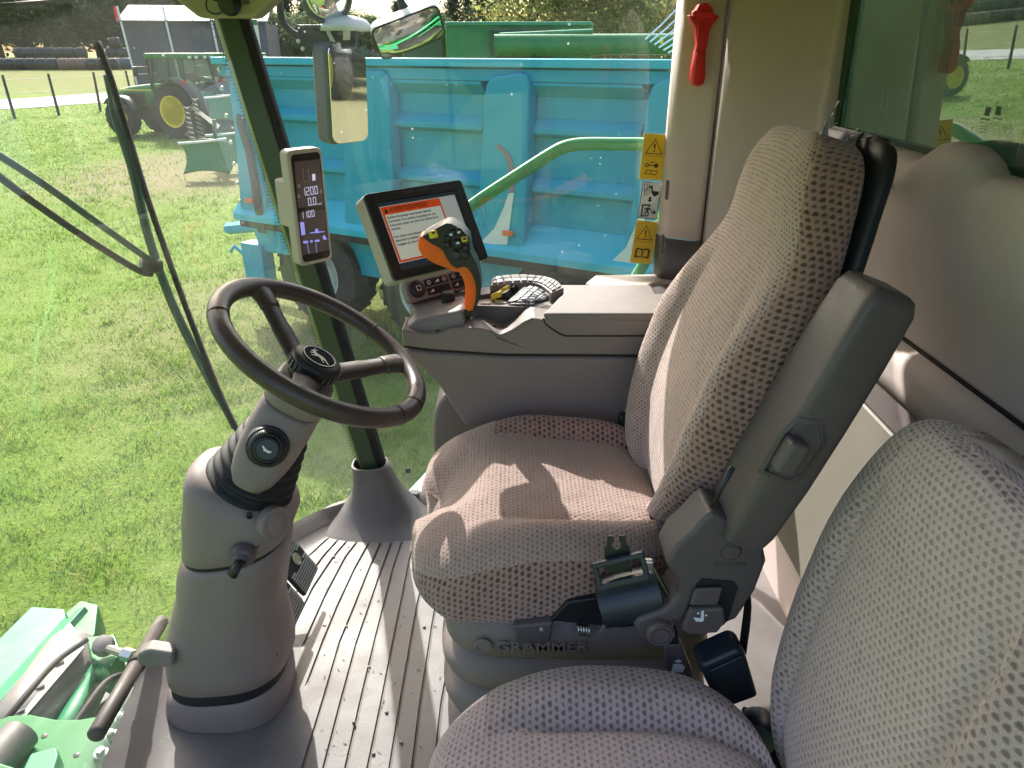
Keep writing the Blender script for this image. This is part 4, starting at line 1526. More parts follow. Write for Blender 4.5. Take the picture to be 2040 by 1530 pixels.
# printed dot band on the glass next to the pillar
mbd = MB()
for i in range(150):
    h = 0.12 + i * 0.0092
    c = pillar_pt(h)
    t_ = c - CAM
    side = V((t_.y, -t_.x, 0)).normalized()
    for j in range(2):
        p = c + side * (-0.050 - 0.006 * j - (0.003 if i % 2 else 0)) + V((0, 0.02, 0))
        mbd.lathe(p, (0.2, -0.97, 0), [(0.0023 - 0.0007 * j, 0), (0.0001, 0.0005)], 6)
kind(mbd.build('dot_band', M['black'], cab), 'stuff')
rings = []
for h, a, b, dx, dy in ((-0.004, 0.205, 0.128, -0.012, -0.035), (0.006, 0.178, 0.114, -0.010, -0.030), (0.014, 0.155, 0.104, -0.008, -0.026), (0.028, 0.130, 0.090, -0.006, -0.020), (0.048, 0.108, 0.078, -0.002, -0.014), (0.08, 0.084, 0.065, 0.0, -0.007), (0.12, 0.068, 0.057, 0.0, -0.002), (0.155, 0.060, 0.052, 0.0, 0.0), (0.18, 0.056, 0.049, 0, 0), (0.182, 0.050, 0.043, 0, 0), (0.14, 0.048, 0.041, 0, 0)):
    c = pillar_pt(max(h, 0.0))
    c.z = FLOOR + h
    ring = []
    for k_ in range(28):
        an = 2 * math.pi * k_ / 28
        cc, ss = math.cos(an), math.sin(an)
        ring.append(V((c.x + dx + a * math.copysign(abs(cc) ** 0.75, cc), c.y + dy - 0.01 + b * math.copysign(abs(ss) ** 0.75, ss), c.z)))
    rings.append(ring)
MB().rings(rings).build('pillar_boot', M['mat'], cab, smooth=True, sharp=60)
# left front pillar, out of the picture
MB().tube([(-0.44, 0.49, FLOOR), (-0.72, 0.44, ROOF)], 0.045, 6).build('front_pillar', M['olive'], cab)

MB().prism([(0.52, 0.40, FLOOR), (0.78, 0.40, FLOOR), (0.78, 0.40, ROOF), (0.52, 0.40, ROOF)], (0, -0.04, 0)).build('unseen_light_block', M['beige_wall'], cab, bevel=0.01)  # unseen left rear panel, added to block light from the rear left
# ---- roof, its lining and the corner trim above the pillar
plan = [(front_x(y, 1.5) - 0.16, CY + (y - CY) * 1.06) for y in BASE_Y]
plan = [(-0.72, 0.36)] + plan[1:-1] + [(-0.74, 2.18), (-0.5, 2.28), (-0.25, 2.30), (-0.05, 2.24), (0.12, 2.12), (0.24, 2.03), (0.95, 2.0), (0.95, 0.36)]  # unseen right overhang, bulged and tapered to shape the sun patches inside
MB().prism([(x, y, ROOF) for x, y in plan], (0, 0, 0.035)).build('roof_lining', M['beige_wall'], cab, bevel=0.01)
MB().prism([(x * 1.015, CY + (y - CY) * 1.012, ROOF + 0.037) for x, y in plan], (0, 0, 0.16)).build('roof_shell', M['green'], cab, bevel=0.05, seg=3)
tp = [PY(332, -14, 1.93), PY(396, 36, 1.93), PY(506, 36, 1.93), PY(560, -14, 1.93)]
tp += [PY(566, -45, 1.93), PY(325, -45, 1.93)]
tri = MB().prism(tp, (0, 0.07, 0)).build('corner_trim', plain('olive_trim', (0.34, 0.33, 0.235), 0.6, 0, 0.05, 6, 0.3, 700), cab, bevel=0.01)
gp = PY(457, 8, 1.92)
MB().lathe(gp, (0, -1, -0.3), [(0.026, -0.01), (0.026, 0.006), (0.020, 0.012), (0.018, 0.022), (0.010, 0.024), (0.001, 0.020)], 18).build('cable_gland', M['black'], tri, smooth=True, sharp=40)
MB().tube(spl([gp + V((-0.018, -0.01, 0.004)), gp + V((-0.045, -0.012, 0.010)), gp + V((-0.05, -0.012, -0.012)), gp + V((-0.03, -0.012, -0.022)), gp + V((-0.005, -0.014, -0.012))], 4), 0.002, 6).build('gland_cord', M['black'], tri)
bx('trim_clip', PY(490, 3, 1.925), (0.014, 0.006, 0.012), M['olive'], tri)

# ---- right rear: pillar trim, quarter panel, rear wall
def vert_panel(name, plan_pts, z0, z1, mat, parent, n=4, th=0.03, inn=V((0, 1, 0)), ztop=None):
    pts = spl([V((x, y, 0)) for x, y in plan_pts], n)
    rows = [[V((p.x, p.y, z)) for p in pts] for z in (z0, z1)]
    mb = MB().grid(rows)
    return mb.build(name, mat, parent, smooth=True, solid=th, sharp=50)


tr_ = vert_panel('pillar_trim', [(0.405, 1.99), (0.413, 1.945), (0.432, 1.93), (0.470, 1.912), (0.498, 1.902), (0.507, 1.925)], 2.74, ROOF + 0.02, M['beige_wall'], cab, 3, 0.004)
tr2 = vert_panel('pillar_base_trim', [(0.402, 1.99), (0.412, 1.945), (0.432, 1.928), (0.470, 1.910), (0.50, 1.898), (0.512, 1.92)], 2.58, 2.738, M['mouse'], cab, 3, 0.004)
for v in (378, 486):
    p = PY(1332 - (v - 378) * 0.11, v, 1.95)
    bx('window_catch', p, (0.016, 0.022, 0.055), M['mouse'], tr_, bevel=0.007, seg=3)
vert_panel('quarter_panel', [(0.513, 1.915), (0.520, 1.897), (0.56, 1.862), (0.62, 1.832), (0.668, 1.806), (0.695, 1.788), (0.712, 1.775), (0.717, 1.763), (0.748, 1.757)], 2.2, ROOF + 0.02, M['beige_wall'], cab, 3, 0.004)
MB().prism([(0.50, 1.94, 2.2), (0.525, 1.93, 2.2), (0.525, 1.93, ROOF), (0.50, 1.94, ROOF)], (0.004, 0.01, 0)).build('panel_gap', M['black_soft'], cab)

# rear wall: soft panel from the sill down to the dark joint
prof = [(0.752, 3.028), (0.735, 3.030), (0.715, 3.028), (0.700, 3.018), (0.690, 2.998), (0.683, 2.955), (0.683, 2.905), (0.690, 2.855), (0.697, 2.80), (0.700, 2.755), (0.702, 2.738), (0.716, 2.733)]
prof = spl([V((x, 0, z)) for x, z in prof], 3)
rows = []
ycol = list(np.linspace(0.40, 1.785, 60))
for p in prof:
    row = []
    for y in ycol:
        x, z = p.x, p.z
        # moulded swelling behind the driver's head
        dy = abs(y - 1.185)
        k_ = 1 - smooth(0.035, 0.085, dy)
        kz = smooth(2.93, 3.005, z)
        x -= 0.012 * k_ * kz * (1.0 if z < 3.029 else 0.6)
        z += 0.034 * k_ * smooth(2.96, 3.02, z)
        k2 = 1 - smooth(0.03, 0.06, abs(y - 1.29))
        x -= 0.02 * k2 * smooth(2.95, 3.0, z)
        row.append(V((x, y, z)))
    rows.append(row)
MB().grid(rows).build('rear_wall', M['beige_wall'], cab, smooth=True, solid=0.004, sharp=70)
bx('wall_joint', (0.722, 1.08, 2.7285), (0.03, 1.36, 0.012), M['black_soft'], cab)
prof = [(0.718, 2.722), (0.700, 2.720), (0.684, 2.712), (0.674, 2.700), (0.668, 2.68)]
prof = spl([V((x, 0, z)) for x, z in prof], 3) + [V((0.662, 0, 2.655))]
rows = []
ycol = list(np.linspace(0.83, 1.745, 30))
for p in prof:
    rows.append([V((p.x, y, p.z)) for y in ycol])
MB().grid(rows).build('storage_lid_edge', M['beige_wall'], cab, smooth=True, solid=0.004, sharp=70)
# bevelled storage lid whose face looks forward and up
lid = [(0.667, 2.682), (0.640, 2.560)]
MB().prism([V((0.668, 0.845, 2.684)), V((0.668, 1.74, 2.684)), V((0.655, 1.74, 2.615)), V((0.655, 0.90, 2.600)), V((0.656, 0.865, 2.615))], (0.01, 0, 0)).build('storage_lid', M['taupe_lid'], cab, bevel=0.003)
MB().prism([V((0.652, 0.90, 2.597)), V((0.652, 1.74, 2.612)), V((0.60, 1.74, 2.2)), V((0.60, 0.90, 2.2))], (0.02, 0, 0)).build('storage_front', plain('storage_beige', (0.34, 0.30, 0.255), 0.55, 0, 0.06, 4, 0.3, 600), cab, bevel=0.004)
MB().prism([V((0.700, 0.40, 2.715)), V((0.700, 0.838, 2.715)), V((0.655, 0.893, 2.595)), V((0.64, 0.893, 2.2)), V((0.64, 0.40, 2.2))], (0.02, 0, 0)).build('storage_end', plain('slate_trim', (0.15, 0.165, 0.16), 0.5, 0, 0.06, 6, 0.3, 800), cab, bevel=0.004)
bx('end_joint', (0.655, 0.64, 2.565), (0.03, 0.5, 0.008), M['black_soft'], cab)
MB().box((0.74, 1.1, 2.1), (0.04, 1.35, 0.5)).build('wall_base', M['beige_wall'], cab)

# corner shelf with cup holder behind the console
sh = [(0.235, 1.975), (0.20, 1.90), (0.27, 1.80), (0.36, 1.735), (0.52, 1.70), (0.60, 1.80), (0.50, 1.93), (0.42, 1.985)]
SHZ = 2.625
shelf = MB().prism([(x, y, SHZ - 0.03) for x, y in sh], (0, 0, 0.03)).build('corner_shelf', M['cream'], cab, bevel=0.008, seg=3)
MB().lathe((0.425, 1.80, SHZ + 0.001), (0, 0, 1), [(0.082, 0.0), (0.084, 0.006), (0.078, 0.010), (0.072, 0.006), (0.068, -0.02)], 30).build('cup_ring', M['cream'], shelf, smooth=True, sharp=50)
MB().lathe((0.425, 1.80, SHZ + 0.0015), (0, 0, 1), [(0.072, 0.001), (0.05, 0.0012), (0.001, 0.0014)], 30).build('cup_well', M['mouse'], shelf)
bx('shelf_screw', (0.285, 1.83, SHZ + 0.003), (0.012, 0.012, 0.006), M['white'], shelf, bevel=0.002)
MB().prism([PY(u, v, 1.95) for u, v in ((1226, 592), (1276, 563), (1276, 578), (1258, 596))], (0, 0.02, 0)).build('window_seal', M['mouse'], shelf, bevel=0.005)

# logos etched in the glass


def glass_mark(flat, s, mat, parent):
    """rounded badge with leaping deer and lines of small print, seen from inside (mirrored)"""
    o = [(-1, -1.1), (1, -1.1), (1.15, -0.8), (1.15, 0.9), (0.9, 1.15), (-0.9, 1.15), (-1.15, 0.9), (-1.15, -0.8)]
    MB().prism(flat.poly([(a * s, b * s) for a, b in o]), flat.n * 0.0004).build('etched_badge', mat, parent)
    text('etched_print', 'JOHN DEERE', flat, 0, -2.2 * s, s * 0.75, mat, parent, align='CENTER', mirror=True)
    for i, w in enumerate((2.3, 1.6, 1.8, 1.2)):
        MB().prism(flat.poly([(-w * s, (-3.0 - i * 0.75) * s), (w * s, (-3.0 - i * 0.75) * s), (w * s, (-2.88 - i * 0.75) * s), (-w * s, (-2.88 - i * 0.75) * s)]), flat.n * 0.0003).build('etched_line', mat, parent)


M['etch'] = plain('etched_mark', (0.05, 0.06, 0.055), 0.6, 0, 0.1, 9)
pm_ = PX(1968, 222, 0.738)
glass_mark(Flat(pm_, (0, -1, 0), (0, 0, 1)), 0.0058, M['etch'], cab)
pm_ = PY(813, 938, 1.98)
glass_mark(Flat(pm_, (1, 0, 0), (0, 0, 1)), 0.0075, M['etch'], cab)
pm_ = PZ(825, 980, FLOOR + 0.047)
MB().prism(Flat(pm_, (0.9, -0.3, 0), (0.3, 0.9, 0.25)).poly([(-0.013, -0.009), (0.013, -0.009), (0.016, 0.0), (0.012, 0.010), (-0.013, 0.010), (-0.016, 0.0)]), (0, 0, 0.001)).build('floor_emblem', M['mouse'], cab)

# ================================================================== outside of this combine
body = thing('combine_harvester', 'green body of the combine behind and below the cab', 'combine', (2.5, CY, 0))
bx('tank_front', (1.45, 1.1, 2.7), (0.9, 2.9, 2.5), M['green_dark'], body, bevel=0.04)
bx('side_panel', (3.4, 2.35, 2.3), (3.0, 0.2, 2.0), M['green'], body, bevel=0.06)
bx('chassis_block', (1.6, 1.22, 1.15), (2.6, 1.9, 1.0), M['green_dark'], body, bevel=0.05)
wheel(body, (0.9, 2.35, 0.92), (0, 1, 0), 0.92, 0.48, 0.62, M['rim_yellow'], 20)
bx('under_panel', (0.55, 1.93, 1.32), (1.9, 0.06, 0.80), M['green'], body, bevel=0.02)
bx('yellow_reflector', (-0.1, 1.97, 1.2), (0.2, 0.02, 0.07), M['rim_yellow'], body)
bx('rear_step', (1.15, 2.30, 2.0), (0.5, 0.45, 0.05), M['green'], body, bevel=0.01)
pl_ = [PZ(812, 978, 1.78), PZ(868, 918, 1.78), PZ(1000, 890, 1.78), PZ(1000, 1000, 1.78)]
MB().prism(pl_, (0, 0, -0.04)).build('side_platform', M['green_lit_worn'], body, bevel=0.004)
# grab rail outside the side window
rail_px = [(868, 462, 2.39), (890, 446, 2.38), (960, 395, 2.36), (1040, 343, 2.34), (1095, 308, 2.33), (1125, 293, 2.32), (1160, 287, 2.32), (1220, 287, 2.31), (1290, 288, 2.30), (1328, 294, 2.30), (1343, 316, 2.30), (1342, 350, 2.30), (1318, 440, 2.30), (1285, 520, 2.30), (1238, 600, 2.30), (1190, 700, 2.30), (1190, 800, 2.30)]
rail = MB().tube(spl([PY(u, v, y) for u, v, y in rail_px], 4), 0.0195, 14).build('grab_rail', M['rail_green'], None, smooth=True)
tag(rail, 'glossy bent green tubular grab rail outside the side window', 'rail')
# feeder house and header drive in front of the windscreen, below the floor
fh = thing('feeder_house', 'worn green feeder house in front of the cab, lower left', 'feeder', (-1.6, 1.5, 1.0))


def zprism(name, px, z, th, mat, bevel=0.006):
    return MB().prism([PZ(u, v, z) for u, v in px], (0, 0, -th)).build(name, mat, fh, bevel=bevel)


zprism('top_deck', [(-200, 1560), (-60, 1330), (62, 1208), (128, 1212), (140, 1260), (-30, 1420)], 1.34, 0.03, M['green_lit_worn'])
MB().tube([PZ(-120, 1560, 1.36), PZ(168, 1232, 1.36)], 0.062, 4, up=(0.3, 0.2, 1)).build('deck_beam', M['green_lit_worn'], fh, bevel=0.004)
zprism('beam_end', [(128, 1222), (160, 1195), (196, 1204), (190, 1262), (164, 1292)], 1.40, 0.12, M['green'])
rows = []
for k_ in range(9):
    a = R(-40 + k_ * 22)
    p0, p1 = PZ(-40, 1560, 1.35), PZ(165, 1290, 1.35)
    ax_ = (p1 - p0).normalized()
    sd = V((ax_.y, -ax_.x, 0))
    rows.append([p + sd * (0.10 * math.cos(a) - 0.02) + V((0, 0, 0.10 * math.sin(a) - 0.02)) for p in (p0, p1)])
MB().grid(rows).build('metal_shroud', M['drab_metal'], fh, smooth=True, solid=0.004)
zprism('shroud_flap', [(-60, 1500), (10, 1395), (138, 1238), (158, 1262), (168, 1290), (40, 1440)], 1.42, 0.006, M['drab_metal'], 0.002)
for t_ in (0.25, 0.5, 0.75):
    p = PZ(-10 + 160 * t_, 1470 - 195 * t_, 1.425)
    bx('flap_slot', p, (0.05, 0.008, 0.004), M['black'], fh, Matrix.Rotation(R(40), 3, 'Z'))
MB().tube([PZ(70, 1560, 1.33), PZ(205, 1318, 1.33)], 0.035, 8).build('drive_bar', M['green_lit_worn'], fh, smooth=True)
MB().tube([PZ(110, 1560, 1.30), PZ(225, 1320, 1.30)], 0.022, 4).build('angle_bar', M['green'], fh)
zprism('floor_sheet', [(120, 1560), (210, 1320), (330, 1300), (340, 1420), (240, 1560)], 1.05, 0.02, M['green_dark'])
zprism('link_bracket', [(170, 1268), (228, 1262), (243, 1300), (215, 1330), (180, 1310)], 1.46, 0.14, M['green'])
MB().lathe(PZ(206, 1286, 1.50), (0.2, -0.4, 1), [(0.030, -0.02), (0.034, 0.0), (0.028, 0.018), (0.012, 0.022), (0.001, 0.022)], 14).build('ball_joint', M['drab_metal'], fh, smooth=True, sharp=45)
MB().tube([PZ(210, 1290, 1.50), PZ(240, 1300, 1.50), PZ(300, 1318, 1.50)], 0.013, 8).build('link_rod', plain('dull_brass', (0.36, 0.34, 0.25), 0.4, 0.6), fh)
MB().tube([PZ(246, 1302, 1.50), PZ(266, 1308, 1.50)], 0.021, 6).build('lock_nut', M['steel'], fh)
zprism('pale_gusset', [(258, 1355), (285, 1338), (322, 1342), (322, 1362), (300, 1360), (310, 1372), (270, 1370)], 1.30, 0.02, M['green_lit_worn'])
bx('mesh_plate', PZ(285, 1392, 1.22), (0.20, 0.28, 0.01), M['darksteel'], fh, Matrix.Rotation(R(-30), 3, 'Z'))
for q_ in ([(60, 1560, 1.50), (150, 1440, 1.52), (210, 1360, 1.50), (262, 1338, 1.46)], [(-40, 1500, 1.50), (40, 1400, 1.54), (110, 1320, 1.52), (172, 1275, 1.48)]):
    MB().tube(spl([PZ(*p) for p in q_], 5), 0.009, 8).build('hydraulic_hose', M['black_soft'], fh, smooth=True)
side_pl = [(-60, 1470), (-20, 1440), (18, 1425), (60, 1422), (110, 1432), (160, 1432), (205, 1424), (238, 1412), (256, 1415), (258, 1432), (240, 1480), (215, 1560), (-60, 1570)]
zprism('side_plate', side_pl, 1.62, 0.035, M['green'], 0.005)
for u, v in ((241, 1432), (222, 1466), (201, 1502)):
    p = PZ(u, v, 1.625)
    mbq = MB()
    mbq.lathe(p, (0, 0, 1), [(0.017, 0), (0.017, 0.004), (0.013, 0.005), (0.0005, 0.005)], 18)
    mbq.lathe(p + V((0, 0, 0.005)), (0, 0, 1), [(0.011, 0), (0.011, 0.010), (0.001, 0.011)], 6)
    mbq.build('flange_bolt', M['steel'], fh)
for u, v in ((88, 1465), (152, 1503)):
    MB().lathe(PZ(u, v, 1.6215), (0, 0, 1), [(0.0075, 0), (0.0001, 0.0008)], 14).build('plate_hole', M['black'], fh)
MB().tube([PZ(-30, 1545, 1.66), PZ(42, 1462, 1.66)], 0.045, 18).build('roller', M['drab_metal'], fh, smooth=True, sharp=50)
zprism('corner_gusset', [(36, 1550), (60, 1500), (112, 1486), (118, 1500), (100, 1560)], 1.70, 0.05, M['green_lit_worn'])
zprism('lower_gusset', [(-20, 1570), (-20, 1512), (40, 1530), (60, 1570)], 1.74, 0.05, M['green'])
MB().prism([PZ(205, 1560, 1.78), PZ(244, 1470, 1.78), PZ(281, 1408, 1.78), PZ(288, 1412, 1.78), PZ(262, 1470, 1.78), PZ(236, 1560, 1.78)], (0, 0, -0.05)).build('edge_rail', M['green_lit_worn'], fh, bevel=0.004)
# ================================================================== seats
def pad(name, O, A, L, N, length, wf, tf, prof, mats, parent, e=3.4, n=120, ns=90, pw=6.0, pt=4.0, cq=0.62, warp=None, zone=None):
    """upholstered pad: superellipse sections lofted along A, front face towards N"""
    O, A, L, N = V(O), V(A).normalized(), V(L).normalized(), V(N).normalized()
    mb = MB()
    rings, uvs, qs = [], [], []
    for i in range(ns):
        sg = math.sin(math.pi / 2 * (2 * i / (ns - 1) - 1))
        s01 = 0.5 + 0.5 * sg
        s = length * s01
        kw = max(0.03, (1 - abs(sg) ** pw)) ** (1 / pw)
        kt = max(0.03, (1 - abs(sg) ** pt)) ** (1 / pt)
        w, t = wf(s01) * kw, tf(s01)
        ring, qq = [], []
        for j in range(n):
            th = -math.pi / 2 + 2 * math.pi * j / n
            c, sn = math.cos(th), math.sin(th)
            cx = math.copysign(abs(c) ** (2 / e), c)
            sy = math.copysign(abs(sn) ** (2 / e), sn)
            Y = t / 2 * sy * kt
            q = cx
            if sy > 0:
                Y += prof(cx, s01) * smooth(0.0, 0.6, sy) * (0.35 + 0.65 * kt)
            p = O + A * s + L * (w * cx) + N * Y
            if warp is not None:
                p = p + warp(cx, sy, s01)
            ring.append(p)
            qq.append((q, sy))
        rings.append(ring)
        qs.append(qq)
    P_ = np.array([[tuple(p) for p in r_] for r_ in rings])
    du = np.linalg.norm(np.diff(P_, axis=1), axis=2)
    U_ = np.concatenate([np.zeros((ns, 1)), np.cumsum(du, 1)], 1)
    U_ -= U_[:, n // 2][:, None]
    dv = np.linalg.norm(np.diff(P_, axis=0), axis=2)
    V_ = np.concatenate([np.zeros((1, n)), np.cumsum(dv, 0)], 0)
    V_ -= V_[ns // 2][None, :]
    mb.rings(rings)
    mb.uv = [(float(U_[i, j]) + 2.0, float(V_[i, j]) + 2.0) for i in range(ns) for j in range(n)]
    k_ = 0
    for i in range(ns - 1):
        for j in range(n):
            q, sy = qs[i][j]
            c_ = abs(q) < cq and sy > 0.3
            if zone is not None:
                c_ = zone(q, sy, i / (ns - 1))
            mb.m[k_] = 0 if c_ else 1
            k_ += 1
    mb.m[k_] = mb.m[k_ + 1] = 1
    return mb.build(name, mats, parent, smooth=True)


def groove(q, at, wd):
    return math.exp(-((abs(q) - at) / wd) ** 2)


# ---- driver's seat
ds = thing('driver_seat', 'high-backed brown knitted driver seat on a rubber suspension bellows', 'seat', (0.1, CY, FLOOR))


def dc_prof(q, s):          # s: 0 at the back, 1 at the front
    b = 0.034 * smooth(0.50, 0.80, abs(q)) * (1 - smooth(0.45, 0.85, s)) * smooth(0.93, 0.80, abs(q)) if abs(q) < 0.93 else 0
    b = 0.036 * smooth(0.54, 0.78, abs(q)) * (1 - smooth(0.50, 0.85, s))
    g = -0.010 * groove(q, 0.60, 0.035) * (1 - smooth(0.45, 0.62, s))
    return b + g - 0.012 * (1 - q * q) * (1 - s)


def dc_warp(q, sy, s):
    d = 0.050 * smooth(0.62, 1.0, s) * max(0.0, 1 - (q / 0.42) ** 2) ** 1.0 if abs(q) < 0.42 else 0.0
    drop = -0.045 * smooth(0.70, 1.0, s) * (0.6 + 0.4 * (1 - abs(q)))
    side = -0.02 * smooth(0.8, 1.0, abs(q))
    tuck = 0.05 * smooth(0.0, -1.0, sy) * smooth(0.75, 1.0, s)
    return V((d + tuck, 0, drop + side * 0.4 - 0.012 * (1 - s)))


cush = pad('seat_cushion', (0.315, CY, 2.348), (-1, 0, 0.02), (0, 1, 0), (0, 0, 1), 0.505,
           lambda s: interp(s, [0, 0.25, 0.6, 0.85, 1], [0.225, 0.25, 0.262, 0.262, 0.25]), lambda s: 0.19, dc_prof,
           [M['fab_c'], M['fab_s']], ds, e=3.6, pw=5.0, pt=4.5, warp=dc_warp, zone=lambda q, sy, i: sy > 0.55 and not (abs(q) > 0.62 and i < 0.62 and q > 0))

TA = R(15.6)
BA, BN = V((math.sin(TA), 0, math.cos(TA))), V((-math.cos(TA), 0, math.sin(TA)))


def db_prof(q, s):
    low = 1 - smooth(0.42, 0.78, s)
    b = 0.046 * smooth(0.45, 0.85, abs(q)) * low
    g = -0.006 * groove(q, 0.56, 0.035) * (1 - smooth(0.55, 0.7, s)) - 0.004 * groove(q, 0.86, 0.02)
    lum = 0.018 * math.sin(math.pi * min(1, s / 0.7)) * (1 - q * q)
    head = 0.022 * smooth(0.72, 0.92, s)
    return b + g + lum + head


BO = V((0.313, CY, 2.402))
back = pad('backrest', BO, BA, (0, 1, 0), BN, 0.700,
           lambda s: interp(s, [0, 0.1, 0.25, 0.42, 0.58, 0.72, 0.86, 1], [0.20, 0.228, 0.250, 0.252, 0.236, 0.208, 0.178, 0.162]),
           lambda s: interp(s, [0, 0.3, 0.7, 1], [0.10, 0.115, 0.105, 0.090]), db_prof,
           [M['fab_b'], M['fab_s']], ds, e=3.4, pw=5.0, pt=7.0, zone=lambda q, sy, i: abs(q) < interp(i, [0, 0.45, 0.75, 1], [0.86, 0.86, 0.85, 0.82]) and sy > 0.2)
# black moulded shell behind it
SO = BO - BN * 0.058 + BA * 0.03
shell = pad('back_shell', SO, BA, (0, 1, 0), -BN, 0.69,
            lambda s: interp(s, [0, 0.1, 0.25, 0.42, 0.58, 0.72, 0.86, 1], [0.18, 0.215, 0.238, 0.242, 0.226, 0.198, 0.170, 0.155]), lambda s: 0.046, lambda q, s: -0.01 * q * q,
            [M['black'], M['black']], ds, e=4.5, n=64, ns=40, pw=7.0, pt=7.0)
tp_ = BO + BA * 0.690
# torn plastic film at the top
mbf = MB()
for (dy, h, lean) in ((0.035, 0.062, 0.012), (0.030, 0.045, 0.004), (0.028, 0.03, -0.006), (0.045, 0.028, 0.02), (-0.03, 0.02, 0.03), (-0.045, 0.028, 0.016), (-0.06, 0.018, 0.03)):
    b_ = tp_ + V((0, dy, 0.002)) - BN * 0.02
    pts = spl([b_, b_ + V((lean * 0.3, 0.004, h * 0.5)), b_ + V((lean, -0.004, h))], 3)
    rows = [[p - V((0.008 * (1 - i / 6) + 0.001, 0.004, 0)), p + V((0.008 * (1 - i / 6) + 0.001, 0.005, 0))] for i, p in enumerate(pts)]
    mbf.grid(rows)
edge = spl([tp_ + V((-0.0, 0.02, 0.004)) - BN * 0.02, tp_ + V((0.01, -0.04, 0.004)) - BN * 0.04, tp_ + V((0.02, -0.09, -0.012)) - BN * 0.05, tp_ + V((0.02, -0.13, -0.04)) - BN * 0.05], 5)
mbf.tube(edge, 0.0022, 5)
film = mbf.build('torn_film', plain('clear_film', (0.78, 0.78, 0.76), 0.3, 0, 0.1, 30), ds)

# folded-up armrest
ARY = 0.905
ar_rot = Matrix.Rotation(-0.0, 3, 'Y')
AT = R(20.0)
AA, ANn = V((math.sin(AT), 0, math.cos(AT))), V((-math.cos(AT), 0, math.sin(AT)))
a_b = PY(1455, 1035, 0.915)
a_t = PY(1742, 560, 0.915)
AA = (a_t - a_b).normalized()
ANn = V((-AA.z, 0, AA.x)).normalized()
ALEN = (a_t - a_b).length + 0.01
rings = []
for k_, (s, w, t) in enumerate(((0.0, 0.052, 0.060), (0.03, 0.058, 0.070), (0.12, 0.060, 0.078), (0.22, 0.058, 0.080), (0.32, 0.056, 0.078), (ALEN - 0.02, 0.053, 0.072), (ALEN - 0.004, 0.046, 0.062), (ALEN, 0.036, 0.050))):
    ring = []
    for j in range(48):
        th = 2 * math.pi * (j + 0.5) / 48
        c, sn = math.cos(th), math.sin(th)
        cx = math.copysign(abs(c) ** 0.24, c)
        sy = math.copysign(abs(sn) ** 0.24, sn)
        ring.append(a_b + AA * (s - 0.01) + V((0, 1, 0)) * (w * cx) + ANn * (t / 2 * sy - 0.012))
    rings.append(ring)
arm = MB().rings(rings).build('armrest', M['mouse'], ds, smooth=True, sharp=70)
# recess with the tilt knob, and the slot, on the armrest's camera-side corner
afl = Flat(a_b + AA * 0.165 + V((0, -0.0585, 0)) + ANn * 0.0, -ANn, AA)
hexa = [(-0.038, -0.050), (0.012, -0.052), (0.028, -0.034), (0.030, 0.026), (0.006, 0.052), (-0.030, 0.046), (-0.040, 0.02)]
afn = V((0, -1, 0))
mbr = MB()
outer = [afl.p(a, b) - V((0, 0, 0)) for a, b in hexa]
inner = [afl.p(a * 0.80, b * 0.84) for a, b in hexa]
n_ = len(hexa)
mbr.add([p + afn * 0.001 for p in outer] + [p + afn * 0.004 for p in inner] + [p - afn * 0.004 for p in inner],
        [(i, (i + 1) % n_, n_ + (i + 1) % n_, n_ + i) for i in range(n_)] + [(n_ + i, n_ + (i + 1) % n_, 2 * n_ + (i + 1) % n_, 2 * n_ + i) for i in range(n_)] + [tuple(2 * n_ + i for i in range(n_))])
mbr.build('knob_recess', M['mouse'], arm, bevel=0.002)
kp = afl.p(-0.016, -0.005) + afn * 0.010
bx('tilt_knob', kp, (0.030, 0.036, 0.052), M['mouse'], arm, frame3(-ANn, afn), bevel=0.007, seg=3)
sl0, sl1 = a_b + AA * 0.02 + ANn * 0.028 + afn * 0.012, a_b + AA * 0.075 + ANn * 0.028 + afn * 0.012
MB().tube([PY(1418, 1010, 0.852), PY(1436, 975, 0.852), PY(1459, 932, 0.852)], [0.003, 0.0035, 0.0045], 8).build('slot', M['black'], arm, smooth=True)

# recliner cover on the camera side
cov = [(1398, 1037), (1418, 1020), (1450, 1035), (1522, 1092), (1528, 1120), (1505, 1180), (1468, 1236), (1410, 1258), (1345, 1240), (1338, 1268), (1320, 1280), (1300, 1278), (1278, 1276), (1262, 1248), (1272, 1234), (1326, 1215), (1350, 1188), (1352, 1160), (1326, 1124), (1345, 1090), (1378, 1060)]
CVY = 0.885
cover = MB().prism([PY(u, v, CVY) for u, v in cov], (0, 0.075, 0)).build('recliner_cover', M['mouse'], ds, bevel=0.010, seg=3)
MB().lathe(PY(1456, 1099, CVY), (0, -1, 0), [(0.0145, 0.0), (0.0145, 0.001), (0.0125, 0.0015), (0.0122, 0.003), (0.001, 0.003)], 24).build('cover_cap', M['mouse'], cover, smooth=True, sharp=30)
MB().lathe(PY(1456, 1099, CVY), (0, -1, 0), [(0.0160, 0.0003), (0.0148, 0.0008)], 24).build('cap_gap', M['black'], cover)
MB().prism([PY(u, v, CVY - 0.001) for u, v in ((1388, 1163), (1398, 1152), (1462, 1158), (1470, 1170), (1450, 1235), (1440, 1245), (1360, 1248), (1356, 1236))], (0, -0.002, 0)).build('handle_recess', M['black_soft'], cover, bevel=0.002)
MB().prism([PY(u, v, CVY - 0.004) for u, v in ((1384, 1168), (1438, 1166), (1428, 1200), (1372, 1201))], (0, -0.008, 0)).build('handle_upper', M['mouse'], cover, bevel=0.004)
hnd = MB().prism([PY(u, v, CVY - 0.004) for u, v in ((1372, 1204), (1438, 1200), (1442, 1228), (1425, 1250), (1372, 1254), (1356, 1246), (1357, 1236))], (0, -0.014, 0)).build('tilt_handle', M['mouse'], cover, bevel=0.005, seg=3)
hy = CVY - 0.0195
